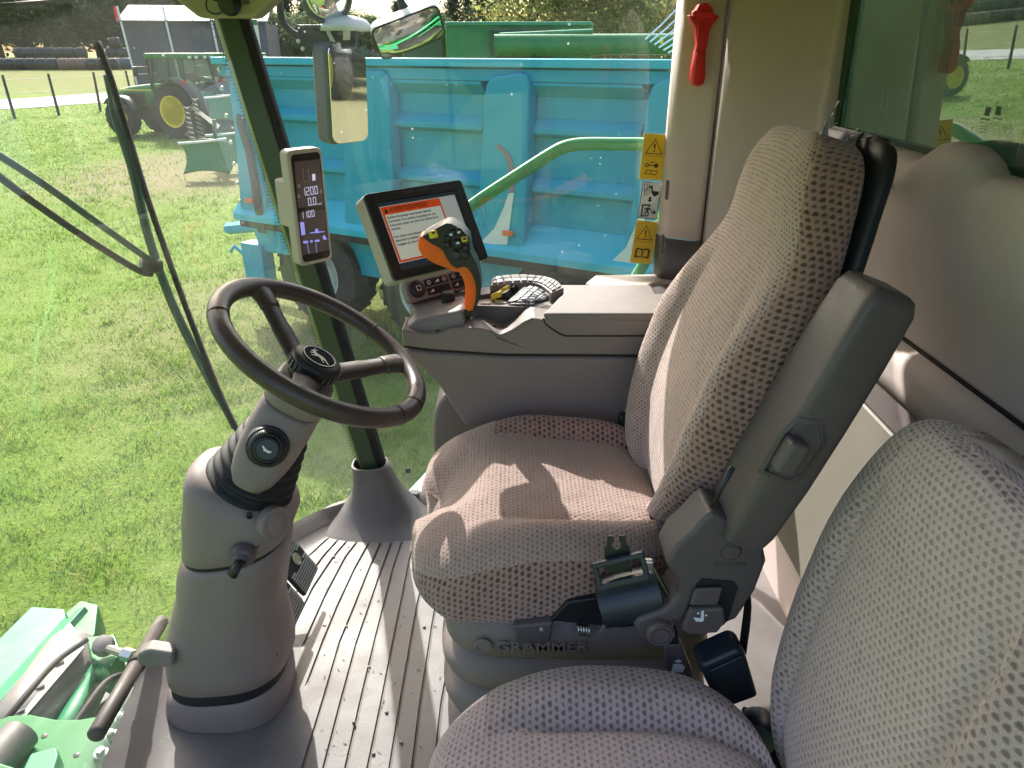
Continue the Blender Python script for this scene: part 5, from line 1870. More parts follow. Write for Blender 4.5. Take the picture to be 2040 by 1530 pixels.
MB().prism([PY(u, v, hy) for u, v in ((1397, 1217), (1402, 1216), (1402, 1234), (1399, 1238), (1386, 1237), (1381, 1229), (1386, 1230), (1396, 1231))], (0, -0.001, 0)).build('seat_icon', M['icon'], hnd)
for u, v in ((1391, 1222), (1407, 1226)):
    MB().lathe(PY(u, v, hy), (0, -1, 0), [(0.0022, 0), (0.0001, 0.0008)], 8).build('icon_dot', M['icon'], hnd)
kn = PY(1314, 1256, CVY - 0.002)
knb = MB().lathe(kn, (0, -1, 0), [(0.023, -0.005), (0.023, 0.008), (0.020, 0.013), (0.0165, 0.013), (0.0160, 0.0115), (0.0145, 0.0115), (0.014, 0.014), (0.001, 0.014)], 28).build('round_knob', M['mouse'], cover, smooth=True, sharp=30)
text('cover_logo', 'GRAMMER', Flat(PY(1420, 1128, CVY), (1, 0, 0), (0, 0, 1)), 0, 0, 0.011, M['mouse'], cover, lift=0.0005, thick=0.0012)

# belt reel, guide and buckle tongue
reel = thing('belt_reel', 'navy black seat belt reel with belt tongue beside the driver cushion', 'seat belt', PY(1262, 1230, 0.92))
r0, r1 = PY(1196, 1206, 0.925), PY(1318, 1178, 0.925)
ax_ = (r1 - r0).normalized()
rb_ = []
for s, rr in ((0, 0.034), (0.004, 0.040), (0.012, 0.042), (0.5, 0.043), (0.985, 0.042), (1.0, 0.036)):
    c = r0 + (r1 - r0) * s
    rb_.append((rr, s * (r1 - r0).length))
MB().lathe(r0 + V((0, 0.01, -0.004)), ax_, [(0.001, 0)] + rb_ + [(0.001, (r1 - r0).length)], 26).build('reel_case', M['blueblack'], reel, smooth=True, sharp=40)
gf_ = Flat(PY(1236, 1134, 0.905), (r1 - r0) + V((0, 0.0, 0.0)), V((0.12, 0.25, 1)))
mbq = MB()
for (a0, a1, b0, b1) in ((-0.042, 0.042, 0.014, 0.024), (-0.042, 0.042, -0.024, -0.012), (-0.042, -0.033, -0.014, 0.016), (0.033, 0.042, -0.014, 0.016)):
    mbq.prism(gf_.poly([(a0, b0), (a1, b0), (a1, b1), (a0, b1)]), gf_.n * 0.012)
mbq.build('belt_guide', M['blueblack'], reel, bevel=0.003)
MB().prism(gf_.poly([(-0.030, -0.030), (0.032, -0.030), (0.032, -0.016), (-0.030, -0.016)], -0.004), gf_.n * 0.006).build('belt_web', M['black_soft'], reel)
tf_ = Flat(PY(1228, 1100, 0.915), V((1, 0, 0.06)), V((-0.02, 0.15, 1)))
tong = [(-0.018, -0.034), (0.024, -0.034), (0.020, 0.010), (0.015, 0.014), (0.014, 0.030), (0.004, 0.030), (0.004, 0.022)]
hole = [(0.004 + 0.0075 * math.sin(a), 0.0145 + 0.0075 * math.cos(a)) for a in np.linspace(0.35, 2 * math.pi - 0.35, 14)]
tong = tong + [(a - 0.004, b) for a, b in hole] + [(-0.004, 0.022), (-0.004, 0.030), (-0.014, 0.030), (-0.015, 0.014), (-0.019, 0.010)]
MB().prism(tf_.poly(tong), tf_.n * 0.003).build('belt_tongue', M['black'], reel)
MB().tube([PY(1296, 1120, 0.92), PY(1312, 1150, 0.915), PY(1345, 1212, 0.905)], 0.004, 8).build('bracket_rod', M['darksteel'], reel)
bx('bracket_eye', PY(1290, 1124, 0.918), (0.020, 0.012, 0.020), M['steel'], reel, bevel=0.004)

# frame, suspension bellows, levers
MB().box((0.10, CY, 2.275), (0.36, 0.42, 0.04)).build('seat_frame', M['black_soft'], ds, bevel=0.01)
MB().prism([PY(u, v, 0.955) for u, v in ((1095, 1238), (1130, 1200), (1190, 1190), (1330, 1215), (1330, 1240), (1240, 1252))], (0, 0.03, 0)).build('side_rail', M['black'], ds, bevel=0.004)
prof = []
for z, o in ((2.285, -0.03), (2.275, -0.004), (2.24, 0.0), (2.20, -0.004), (2.180, -0.020), (2.175, -0.022), (2.165, -0.006), (2.14, 0.004), (2.115, -0.004), (2.095, -0.020), (2.09, -0.021), (2.08, -0.006), (2.05, 0.004), (2.02, -0.006), (2.005, -0.02), (1.995, -0.01), (1.95, 0.0), (1.87, 0.0), (1.852, -0.002)):
    prof.append((z, o))
rings = []
for z, o in prof:
    ring = []
    for j in range(56):
        th = 2 * math.pi * j / 56
        c, sn = math.cos(th), math.sin(th)
        ring.append(V((0.125 + (0.262 + o) * math.copysign(abs(c) ** 0.38, c), CY + (0.245 + o) * math.copysign(abs(sn) ** 0.38, sn), z)))
    rings.append(ring)
bel = MB().rings(rings).build('suspension_bellows', M['bellows'], ds, smooth=True, sharp=65)
text('maker_lettering', 'GRAMMER', Flat((0.0, CY - 0.2455, 2.217), (1, 0, 0), (0, 0, 1)), -0.030, 0, 0.034, M['bellows'], bel, lift=0.0005, thick=0.0035, sx=1.05, bold=0.0006)
MB().lathe((-0.052, CY - 0.245, 2.230), (0, -1, 0), [(0.016, 0.0), (0.016, 0.003), (0.012, 0.004), (0.011, 0.002), (0.001, 0.002)], 20).build('maker_badge', M['bellows'], bel, smooth=True, sharp=40)
lv = MB().prism([PY(u, v, 0.945) for u, v in ((1022, 1248), (1102, 1240), (1098, 1278), (1088, 1284), (1036, 1284), (1024, 1276))], (0, 0.05, 0)).build('height_lever', M['mouse'], ds, bevel=0.007, seg=3)
text('lever_print', 'R', Flat(PY(1079, 1254, 0.945), (1, 0, 0), (0, 0, 1)), -0.004, -0.003, 0.012, M['icon'], lv, lift=0.001)
spg = MB()
hs = []
for i in range(40):
    a = i * 0.75
    c = PY(1150, 1252, 0.96) + V((0.022 * i / 40, 0, -0.004 * i / 40))
    hs.append(c + V((0, 0.010 * math.cos(a), 0.010 * math.sin(a))))
spg.tube(hs, 0.0022, 6)
spg.build('return_spring', M['steel'], ds, smooth=True)
MB().tube([PY(1195, 1262, 0.955), PY(1210, 1240, 0.955)], 0.004, 6).build('spring_rod', M['drab_metal'], ds)
lv2 = MB().prism([PY(u, v, 0.90) for u, v in ((1322, 1284), (1358, 1282), (1380, 1340), (1382, 1362), (1334, 1362), (1325, 1330))], (0, 0.02, 0)).build('slide_lever', M['mouse'], ds, bevel=0.005)
MB().prism([PY(u, v, 0.9) for u, v in ((1326, 1262), (1350, 1262), (1352, 1284), (1324, 1284))], (0, 0.018, 0)).build('lever_stem', M['black'], ds)
lf = Flat(PY(1350, 1328, 0.8995), (1, 0, 0), (0, 0, 1))
MB().prism(lf.poly([(-0.010, -0.012), (0.010, -0.012), (0.012, 0.0), (0.006, 0.006), (-0.008, 0.006)]), lf.n * 0.001).build('slide_icon', M['icon'], lv2)
MB().prism(lf.poly([(-0.006, 0.012), (0.0, 0.016), (0.006, 0.012), (0.0, 0.010)]), lf.n * 0.001).build('arrow_icon', M['icon'], lv2)
MB().tube(spl([PY(1480, 1130, 0.92), PY(1490, 1200, 0.91), PY(1480, 1290, 0.90)], 4), 0.018, 8, flat=0.15).build('belt_strap', M['black_soft'], ds)
bx('belt_stalk', (0.262, 1.42, 2.42), (0.05, 0.03, 0.10), M['black'], ds, bevel=0.008)
bx('buckle_plate', PY(1254, 826, 1.45), (0.028, 0.010, 0.022), M['white'], ds, Matrix.Rotation(R(25), 3, 'Y'), bevel=0.003)

# ---- instructor's seat
ps = thing('passenger_seat', 'small grey knitted folding passenger seat with domed backrest', 'seat', (0.15, 0.64, FLOOR))
PCY = 0.645


def pc_prof(q, s):
    b = 0.030 * smooth(0.46, 0.72, abs(q)) * (1 - smooth(0.55, 0.95, s))
    g = -0.012 * groove(q, 0.50, 0.05) * (1 - smooth(0.60, 0.80, s))
    return b + g - 0.008 * (1 - q * q)


pad('seat_cushion', (0.375, PCY, 2.240), (-1, 0, 0.0), (0, 1, 0), (0, 0, 1), 0.50,
    lambda s: interp(s, [0, 0.2, 0.5, 0.8, 1], [0.20, 0.222, 0.228, 0.215, 0.185]), lambda s: 0.115, pc_prof,
    [M['fab_pc'], M['fab_ps']], ps, e=3.2, pw=3.2, pt=4.0, cq=0.5, zone=lambda q, sy, i: sy > 0.5 and (abs(q) < 0.5 or i > 0.72))
PT = R(9.0)
PA, PN = V((math.sin(PT), 0, math.cos(PT))), V((-math.cos(PT), 0, math.sin(PT)))


def pb_prof(q, s):
    b = 0.016 * smooth(0.55, 0.75, abs(q)) * (1 - smooth(0.55, 0.9, s))
    g = -0.012 * groove(q, 0.60, 0.045) * (1 - smooth(0.75, 0.9, s))
    return b + g + 0.018 * (1 - q * q)


pad('backrest', V((0.385, PCY - 0.005, 2.235)) - PN * 0.055, PA, (0, 1, 0), PN, 0.585,
    lambda s: interp(s, [0, 0.15, 0.4, 0.7, 1], [0.19, 0.215, 0.228, 0.224, 0.205]), lambda s: 0.095, pb_prof,
    [M['fab_pc'], M['fab_ps']], ps, e=3.2, pw=4.2, pt=4.5, cq=0.6, zone=lambda q, sy, i: abs(q) < 0.66 and sy > 0.6 and i < 0.9)
MB().box((0.13, PCY, 2.0), (0.36, 0.36, 0.30)).build('seat_base', M['bellows'], ps, bevel=0.03, seg=3)
MB().box((0.455, PCY, 2.35), (0.03, 0.34, 0.40), Matrix.Rotation(PT, 3, 'Y')).build('backrest_frame', M['black'], ps, bevel=0.01)
bk = thing('belt_buckle', 'navy black belt buckle standing between the two seats', 'buckle', PY(1450, 1420, 0.84))
mbq = MB()
bfl = Flat(PY(1452, 1355, 0.852), V((1, 0.1, 0.40)), V((-0.35, 0.0, 1)))
mbq.prism(bfl.poly([(-0.030, -0.06), (0.036, -0.06), (0.040, 0.046), (0.030, 0.056), (-0.030, 0.050), (-0.036, 0.038)]), -bfl.n * 0.05)
mbq.build('buckle_case', M['blueblack'], bk, bevel=0.010, seg=3)
MB().prism(bfl.poly([(-0.026, 0.008), (0.034, 0.016), (0.034, 0.044), (-0.024, 0.038)], 0.0), bfl.n * 0.004).build('press_button', M['blueblack'], bk, bevel=0.003)
MB().tube(spl([PY(1490, 1420, 0.85), PY(1500, 1480, 0.83), PY(1500, 1560, 0.80)], 4), 0.022, 8, flat=0.35).build('buckle_strap', M['black_soft'], bk)
MB().lathe(PY(1512, 1470, 0.80), (-0.2, -0.6, 0.3), [(0.03, -0.05), (0.032, 0.0), (0.024, 0.012), (0.001, 0.014)], 16).build('hinge_cap', M['blueblack'], bk, smooth=True, sharp=40)

# ================================================================== steering column
sc_ = thing('steering_column', 'curved taupe steering column with black rubber gaiter', 'steering column', (-0.64, CY, FLOOR))
ZL = [2.57, 2.516, 2.46, 2.44, 2.371, 2.30, 2.245, 2.17, 2.11, 2.05, 1.965, 1.90, 1.85]
XC = [-0.525, -0.533, -0.535, -0.536, -0.543, -0.560, -0.578, -0.595, -0.614, -0.625, -0.630, -0.643, -0.650]
WX = [0.03, 0.05, 0.086, 0.092, 0.104, 0.108, 0.108, 0.108, 0.114, 0.127, 0.134, 0.134, 0.134]
WY = [0.03, 0.05, 0.088, 0.096, 0.110, 0.112, 0.112, 0.112, 0.112, 0.114, 0.116, 0.116, 0.116]
zl = ZL[::-1]
xc_, wx_, wy_ = XC[::-1], WX[::-1], WY[::-1]


def col_ring(z, grow=0.0, n=48, tilt=0.0, e=0.74):
    c, a, b = interp(z, zl, xc_), interp(z, zl, wx_) + grow, interp(z, zl, wy_) + grow
    ring = []
    for j in range(n):
        th = 2 * math.pi * j / n
        cc, ss = math.cos(th), math.sin(th)
        X = a * math.copysign(abs(cc) ** e, cc)
        Y = b * math.copysign(abs(ss) ** e, ss)
        ring.append(V((c + X, CY + Y, z + tilt * X)))
    return ring


def col_part(name, zs, mat, grow=None, tilt=None):
    rings = [col_ring(z, (grow[i] if grow else 0.0), tilt=(tilt[i] if tilt else 0.0)) for i, z in enumerate(zs)]
    return MB().rings(rings).build(name, mat, sc_, smooth=True, sharp=55)


col_part('column_core', [1.852, 2.0, 2.2, 2.32], M['black_soft'], [-0.035, -0.035, -0.035, -0.045])
col_part('gap_band', [1.900, 1.915, 1.955, 1.972], M['black_soft'], [-0.010, -0.007, -0.007, -0.010], [0.08, 0.10, 0.10, 0.10])
col_part('gap_band', [2.268, 2.275, 2.30, 2.31], M['black_soft'], [-0.010, -0.006, -0.006, -0.010], [0.16] * 4)
col_part('column_foot', [1.8515, 1.87, 1.895, 1.915, 1.922], M['taupe'], [0.004, 0.003, 0.001, -0.002, -0.008], [0, 0, 0.05, 0.10, 0.10])
up_ = [1.950, 1.956, 1.99, 2.05, 2.11, 2.17, 2.22, 2.26, 2.277, 2.283]
col_part('lower_housing', up_, M['taupe'], [-0.007, 0.0, 0.003, 0.002, 0, 0, 0, 0, -0.001, -0.006], [0.10] * 3 + [0.05, 0, 0, 0, 0.1, 0.16, 0.16])
col_part('upper_housing', [2.291, 2.297, 2.325, 2.355, 2.385, 2.405, 2.420, 2.430, 2.437, 2.438], M['taupe'], [-0.006, 0.0, 0.001, 0.002, 0.0, 0.0, -0.004, -0.012, -0.028, -0.055], [0.16, 0.16, 0.06, -0.10, -0.26, -0.38, -0.46, -0.50, -0.54, -0.56])
for u, v, y in ((497, 1028, 1.09), (358, 1022, 1.16), (510, 1086, 1.095), (548, 1306, 1.10), (548, 1443, 1.10)):
    # screw wells: find the skin along the sight line
    best = None
    r_ = ray(u, v)
    for t_ in np.arange(1.1, 1.75, 0.002):
        p = CAM + r_ * t_
        c, a, b = interp(p.z, zl, xc_), interp(p.z, zl, wx_), interp(p.z, zl, wy_)
        if abs((p.x - c) / a) ** 2.7 + abs((p.y - CY) / b) ** 2.7 < 1.03:
            best = p
            break
    if best is not None:
        nn = V(((best.x - c) / a, (best.y - CY) / b, 0.1)).normalized()
        MB().lathe(best, nn, [(0.0062, -0.004), (0.0062, 0.0012), (0.0045, 0.0016), (0.0043, -0.002), (0.0002, -0.002)], 14).build('screw_well', M['black'], sc_, smooth=True, sharp=40)
# round cover in the upper housing, key stalk below it
cp = PY(552, 1045, 1.135)
MB().lathe(cp, (0.80, -0.58, 0.15), [(0.034, -0.02), (0.034, 0.001), (0.030, 0.003), (0.024, 0.0022), (0.0235, 0.001), (0.022, 0.0022), (0.001, 0.003)], 30).build('round_cover', M['taupe'], sc_, smooth=True, sharp=40)
kp0 = PY(483, 1108, 1.098)
kd = V((0.10, -0.95, -0.15)).normalized()
MB().lathe(kp0, kd, [(0.024, -0.01), (0.024, 0.002), (0.020, 0.008), (0.016, 0.010), (0.015, 0.016), (0.013, 0.018), (0.001, 0.018)], 22).build('lock_ring', M['mouse'], sc_, smooth=True, sharp=40)
MB().tube([kp0 + kd * 0.016, PY(474, 1126, 1.068), PY(462, 1146, 1.060)], [0.011, 0.010, 0.0125], 10, flat=0.75).build('tilt_lever', M['black'], sc_, smooth=True)

# gaiter and upper pod, following the wheel axis
WA = R(32.0)
WN = V((math.sin(WA), 0, math.cos(WA)))
WE = V((math.cos(WA), 0, -math.sin(WA)))
WC = PY(645, 695, CY)
rings = []
for i in range(57):
    s = i / 56
    c = (WC - WN * 0.362) * (1 - s) + (WC - WN * 0.195) * s
    e1 = V((0, 1, 0))
    e2 = WN.cross(e1)
    rr = (0.090 - 0.034 * s) + 0.0048 * math.sin(i * math.pi / 4.0)
    rings.append([c + (e1 * math.cos(a) + e2 * math.sin(a)) * rr for a in (2 * math.pi * k_ / 40 for k_ in range(40))])
MB().rings(rings).build('gaiter', M['black_soft'], sc_, smooth=True)
MB().lathe(WC - WN * 0.362, WN, [(0.080, -0.012), (0.093, -0.010), (0.096, 0.0), (0.094, 0.008), (0.089, 0.012), (0.080, 0.012)], 40).build('gaiter_ring', M['black_soft'], sc_, smooth=True)
rings = []
for s, a, b, oy in ((-0.298, 0.012, 0.012, -0.068), (-0.292, 0.03, 0.026, -0.062), (-0.275, 0.043, 0.040, -0.050), (-0.25, 0.051, 0.048, -0.038), (-0.22, 0.056, 0.054, -0.025), (-0.18, 0.058, 0.057, -0.012), (-0.135, 0.057, 0.056, -0.004), (-0.128, 0.056, 0.055, 0)):
    rings.append([WC + WN * s + V((0, 1, 0)) * (b * math.copysign(abs(math.sin(t)) ** 0.75, math.sin(t)) + oy) + WE * (a * math.copysign(abs(math.cos(t)) ** 0.75, math.cos(t))) for t in (2 * math.pi * k_ / 36 for k_ in range(36))])
MB().rings(rings).build('column_pod', M['taupe'], sc_, smooth=True, sharp=60)
rings = []
for s, a, b in ((-0.126, 0.054, 0.054), (-0.122, 0.059, 0.058), (-0.10, 0.058, 0.058), (-0.075, 0.053, 0.053), (-0.070, 0.048, 0.048)):
    rings.append([WC + WN * s + V((0, 1, 0)) * (b * math.copysign(abs(math.sin(t)) ** 0.75, math.sin(t))) + WE * (a * math.copysign(abs(math.cos(t)) ** 0.75, math.cos(t))) for t in (2 * math.pi * k_ / 36 for k_ in range(36))])
MB().rings(rings).build('pod_collar', M['taupe'], sc_, smooth=True, sharp=60)
hb = PY(533, 890, CY - 0.080)
hd_ = V((0.28, -0.92, 0.28)).normalized()
hs_ = MB().lathe(hb, hd_, [(0.040, -0.03), (0.039, 0.0), (0.037, 0.006), (0.034, 0.007), (0.033, 0.011), (0.030, 0.018), (0.027, 0.020), (0.026, 0.017), (0.024, 0.017), (0.023, 0.023), (0.021, 0.025), (0.0205, 0.022), (0.001, 0.022)], 36).build('horn_stalk', M['black'], sc_, smooth=True, sharp=35)
MB().lathe(hb + hd_ * 0.0215, hd_, [(0.0185, 0), (0.0183, 0.003), (0.001, 0.0036)], 28).build('horn_button', M['blueblack'], hs_, smooth=True, sharp=35)
hfl = Flat(hb + hd_ * 0.0255, V((1, 0.2, -0.1)), V((0, 0.2, 1)))
MB().prism(hfl.poly([(-0.008, 0.008), (-0.006, 0.008), (-0.002, 0.002), (0.003, -0.002), (0.008, -0.003), (0.007, -0.006), (0.001, -0.006), (-0.002, -0.003), (-0.006, -0.002), (-0.006, 0.002), (-0.0075, 0.004)]), hfl.n * 0.0006).build('horn_icon', M['icon'], hs_)
mbq = MB()
for i in range(48):
    a = 2 * math.pi * i / 48
    e1 = V((0, 0, 1)) - hd_ * hd_.z
    e1.normalize()
    e2 = hd_.cross(e1)
    p = hb + hd_ * 0.0145 + (e1 * math.cos(a) + e2 * math.sin(a)) * 0.0322
    mbq.tube([p - hd_ * 0.003, p + hd_ * 0.003], 0.0011, 4)
mbq.build('stalk_knurl', M['black'], hs_)
# footrest bar held by the column
jt = PY(283, 1310, 1.14)
MB().prism([PY(u, v, 1.10) for u, v in ((270, 1306), (290, 1296), (345, 1304), (345, 1330), (300, 1334), (272, 1326))], (0, 0.035, 0)).build('bar_bracket', M['bar_joint'], sc_, bevel=0.008, seg=3)
b0_, b1_ = PY(192, 1462, 0.95), PY(322, 1238, 1.38)
bar = MB().tube([b0_ - (b1_ - b0_) * 0.012, b0_, b0_ * 0.6 + b1_ * 0.4, b1_], [0.010, 0.0165, 0.0165, 0.0165], 16).build('foot_bar', M['cable'], sc_, smooth=True)
MB().tube([b0_ * 0.47 + b1_ * 0.53, b0_ * 0.44 + b1_ * 0.56], 0.0195, 16).build('rubber_ring', M['black_soft'], bar, smooth=True)

# ---- steering wheel
sw = thing('steering_wheel', 'dark brown leather steering wheel with stitched rim and black centre cap', 'steering wheel', WC - WN * 0.1)


def wp(r, ang, h=0.0):
    return WC + (WE * math.cos(ang) + V((0, 1, 0)) * math.sin(ang)) * r + WN * h


mbq = MB()
rings = []
for i in range(96):
    a = 2 * math.pi * i / 96
    o = wp(0.1915, a)
    er = (WE * math.cos(a) + V((0, 1, 0)) * math.sin(a))
    rings.append([o + er * 0.0185 * math.cos(t) + WN * 0.0175 * math.sin(t) for t in (2 * math.pi * k_ / 20 for k_ in range(20))])
rings.append(rings[0])
mbq.rings(rings, cap=False)
rim = mbq.build('rim', M['leather'], sw, smooth=True)
SPK = [R(150), R(38), R(272)]
for a in [R(95), R(205), R(330), R(350), R(70)]:
    o = wp(0.1915, a)
    er = (WE * math.cos(a) + V((0, 1, 0)) * math.sin(a))
    tg = er.cross(WN)
    MB().tube([o - tg * 0.0008, o + tg * 0.0008], 0.0189, 20).build('seam', M['black_soft'], rim, smooth=True)
# stitching along the inner side of the rim
mbq = MB()
for i in range(150):
    a = R(45) + R(100) * i / 150
    p = wp(0.1915 - 0.0184, a, 0.002)
    q = wp(0.1915 - 0.0180, a + 0.006, -0.003)
    mbq.tube([p, q], 0.0009, 4)
kind(mbq.build('stitching', plain('thread', (0.11, 0.085, 0.06), 0.8), rim), 'stuff')
for a in SPK:
    mbq = MB()
    pts = [wp(0.028, a, -0.052), wp(0.06, a, -0.044), wp(0.11, a, -0.026), wp(0.150, a, -0.010)]
    mbq.tube(spl(pts, 4), [0.026] * 4 + [0.024] * 4 + [0.022] * 5, 14, flat=0.45, up=WN)
    sp = mbq.build('spoke', M['leather'], sw, smooth=True)
    pts = [wp(0.142, a, -0.013), wp(0.160, a, -0.006), wp(0.180, a, -0.002), wp(0.193, a, 0.0)]
    MB().tube(spl(pts, 3), [0.0245, 0.0246, 0.025, 0.0255, 0.0265, 0.028, 0.030, 0.033, 0.037, 0.040], 14, flat=0.46, up=WN).build('spoke_root', M['leather'], sp, smooth=True)
hub = MB().lathe(WC, WN, [(0.030, -0.085), (0.036, -0.07), (0.044, -0.058), (0.046, -0.052), (0.046, -0.050), (0.043, -0.050), (0.043, -0.048), (0.0465, -0.046), (0.0475, -0.030), (0.0445, -0.023), (0.038, -0.0195), (0.001, -0.0185)], 40, ref=(0, 1, 0)).build('hub_cap', M['black'], sw, smooth=True, sharp=40)
mbq = MB()
for i in range(26):
    a = 2 * math.pi * i / 26
    mbq.box(wp(0.0475, a, -0.039), (0.004, 0.0062, 0.015), frame3((WE * math.cos(a) + V((0, 1, 0)) * math.sin(a)), V((0, 1, 0)) * math.cos(a) - WE * math.sin(a)))
mbq.build('grip_ribs', M['black'], hub)
emf = Flat(WC - WN * 0.0185, WE, (0, 1, 0))
MB().lathe(WC - WN * 0.0185, WN, [(0.0315, 0), (0.0315, 0.0012), (0.0300, 0.0016), (0.0296, 0.0010), (0.001, 0.0010)], 36).build('emblem_disc', plain('emblem_grey', (0.020, 0.022, 0.025), 0.85, 0.0, 0.3, 60, spec=0.08), hub, smooth=True, sharp=40)
MB().lathe(WC - WN * 0.0172, WN, [(0.0312, 0), (0.0312, 0.0008), (0.0294, 0.0008), (0.0294, 0)], 36, closed=True).build('emblem_ring', M['white'], hub)
DEER = [(-0.80, 0.22), (-0.70, 0.40), (-0.58, 0.46), (-0.46, 0.40), (-0.38, 0.26), (-0.15, 0.20), (0.15, 0.14), (0.38, 0.02), (0.50, -0.06), (0.66, -0.26), (0.92, -0.58), (0.84, -0.60), (0.58, -0.32), (0.34, -0.22), (0.30, -0.34), (0.52, -0.62), (0.44, -0.64), (0.16, -0.28), (0.02, -0.16), (-0.18, -0.14), (-0.30, -0.30), (-0.56, -0.44), (-0.62, -0.38), (-0.40, -0.22), (-0.34, -0.08), (-0.50, -0.02), (-0.76, -0.16), (-0.80, -0.10), (-0.54, 0.10), (-0.54, 0.22), (-0.66, 0.18)]
ANT = [[(-0.60, 0.44), (-0.66, 0.66), (-0.60, 0.80), (-0.55, 0.80), (-0.60, 0.66), (-0.54, 0.46)], [(-0.53, 0.45), (-0.50, 0.64), (-0.36, 0.74), (-0.34, 0.70), (-0.45, 0.61), (-0.48, 0.45)]]


def deer(flat, s, mat, parent, lift=0.0):
    for p in [DEER] + ANT:
        me_ = MB().prism(flat.poly([(a * s, b * s) for a, b in p], lift), flat.n * 0.0005)
        me_.build('deer_emblem', mat, parent)


emr = Flat(WC - WN * 0.0172, WE * math.cos(R(-38)) + V((0, 1, 0)) * math.sin(R(-38)), V((0, 1, 0)) * math.cos(R(-38)) - WE * math.sin(R(-38)))
emr = Flat(WC - WN * 0.0172, WE, (0, 1, 0))
deer(emr, 0.024, M['white'], hub)

# ---- pedals
for i, (u, v) in enumerate(((592, 1118), (562, 1190))):
    zc_ = FLOOR + 0.135
    p = PZ(u - 4, v, zc_)
    fl_ = Flat(p, V((0.06, 1, 0)), V((-0.52, 0.03, 0.85)))
    pd = thing('brake_pedal', ('studded black brake pedal plate with round steel boss, further from the column' if i == 0 else 'studded black brake pedal plate half hidden by the steering column'), 'pedal', (p.x, p.y, FLOOR))
    pl_ = [(-0.055, -0.075), (0.050, -0.075), (0.056, -0.060), (0.056, 0.060), (0.046, 0.078), (-0.050, 0.078), (-0.058, 0.066), (-0.058, -0.062)]
    MB().prism(fl_.poly(pl_, -0.010), fl_.n * 0.010).build('pedal_plate', M['black_soft'], pd, bevel=0.002)
    st = MB()
    for a in np.arange(-0.050, 0.051, 0.0075):
        for b in np.arange(-0.068, 0.071, 0.0075):
            if abs(b) < 0.020 and abs(a) < 0.03 or abs(b) < 0.010:
                continue
            st.box(fl_.p(a, b, 0.0012), (0.0046, 0.0046, 0.0024), fl_.M)
    kind(st.build('stud_field', plain('worn_stud_steel', (0.40, 0.39, 0.40), 0.4, 0.6), pd), 'stuff')
    MB().lathe(fl_.p(0.008, 0), fl_.n, [(0.017, 0), (0.017, 0.003), (0.0145, 0.0035), (0.0138, 0.0018), (0.001, 0.0018)], 24).build('pedal_boss', plain('boss_bronze', (0.33, 0.30, 0.24), 0.35, 0.8), pd, smooth=True, sharp=40)
    MB().tube([fl_.p(0, -0.02, -0.012), fl_.p(0, 0.02, -0.06), (p.x - 0.12, p.y, FLOOR + 0.05)], 0.014, 8).build('pedal_arm', M['black_soft'], pd)
# ================================================================== armrest console
con = thing('armrest_console', 'long taupe armrest console with padded lid and keypad', 'console', (0.0, 1.6, FLOOR))
CN = 1.50


def yprism(name, px, y, th, mat, parent, bevel=0.0, seg=2):
    return MB().prism([PY(u, v, y) for u, v in px], (0, th, 0)).build(name, mat, parent, bevel=bevel, seg=seg)


# lower tub: sections shrink towards the floor side
low = [(802, 694), (812, 712), (848, 742), (878, 775), (894, 803), (908, 822), (925, 850), (1010, 872), (1320, 905), (1320, 712), (1000, 710), (860, 701)]
mbq = MB()
pA = [PY(u, v, CN + 0.003) for u, v in low]
pB = [V((p.x, 1.76, p.z)) for p in pA]
yprism('console_tub', low, CN + 0.004, 0.26, M['taupe'], con, 0.018, 3)
upp = [(799, 655), (803, 691), (860, 698), (1000, 707), (1320, 709), (1320, 650), (1085, 638), (1062, 634), (1048, 640), (1028, 655), (1010, 665), (998, 669), (985, 664), (962, 655), (930, 653), (900, 656), (872, 666), (840, 666), (815, 660)]
yprism('console_rim', upp, CN, 0.085, M['taupe'], con, 0.006, 3)
yprism('pocket_shade', [(936, 608), (1066, 612), (1050, 628), (1008, 656), (985, 656), (960, 640)], 1.5835, 0.004, M['mouse'], con)  # dark sheet on the pocket's far side, standing in for shade
# near skin of the rim, darker moulding below its edge
DZ = 2.655
deck = [(-0.225, 1.585), (-0.245, 1.63), (-0.225, 1.70), (-0.15, 1.755), (0.05, 1.785), (0.36, 1.785), (0.36, 1.585)]
MB().prism([(x, y, DZ - 0.14) for x, y in deck], (0, 0, 0.14)).build('keypad_deck', M['taupe_lid'], con, bevel=0.010, seg=3)
# front cap block with its joint
cap = [(-0.238, 1.520), (-0.245, 1.56), (-0.225, 1.645), (-0.110, 1.645), (-0.098, 1.60), (-0.105, 1.522)]
MB().prism([(x, y, 2.585) for x, y in cap], (0, 0, 0.030)).build('front_cap_base', M['taupe'], con, bevel=0.008, seg=3)
rings = []
for z, k_ in ((2.617, 1.0), (2.635, 0.99), (2.655, 0.93), (2.664, 0.86)):
    cx_, cy_ = -0.165, 1.588
    rings.append([V((cx_ + (x - cx_) * k_ + (0.012 if x < -0.2 else 0) * (1 - k_) * 8, cy_ + (y - cy_) * k_, z + (0.012 * (x + 0.165) / 0.07 if z > 2.65 else 0))) for x, y in cap])
MB().rings(rings).build('front_cap', M['taupe_lid'], con, bevel=0.010, seg=3)
# pocket floor and lever slot
MB().tube(spl([PY(868, 661, 1.520), PY(900, 655, 1.535), PY(935, 650, 1.545), (PY(988, 650, 1.545))], 4), [0.007] * 9 + [0.009] * 4, 8, flat=0.55, up=(0, 0, 1)).build('lever_slot', M['black_soft'], con, smooth=True)
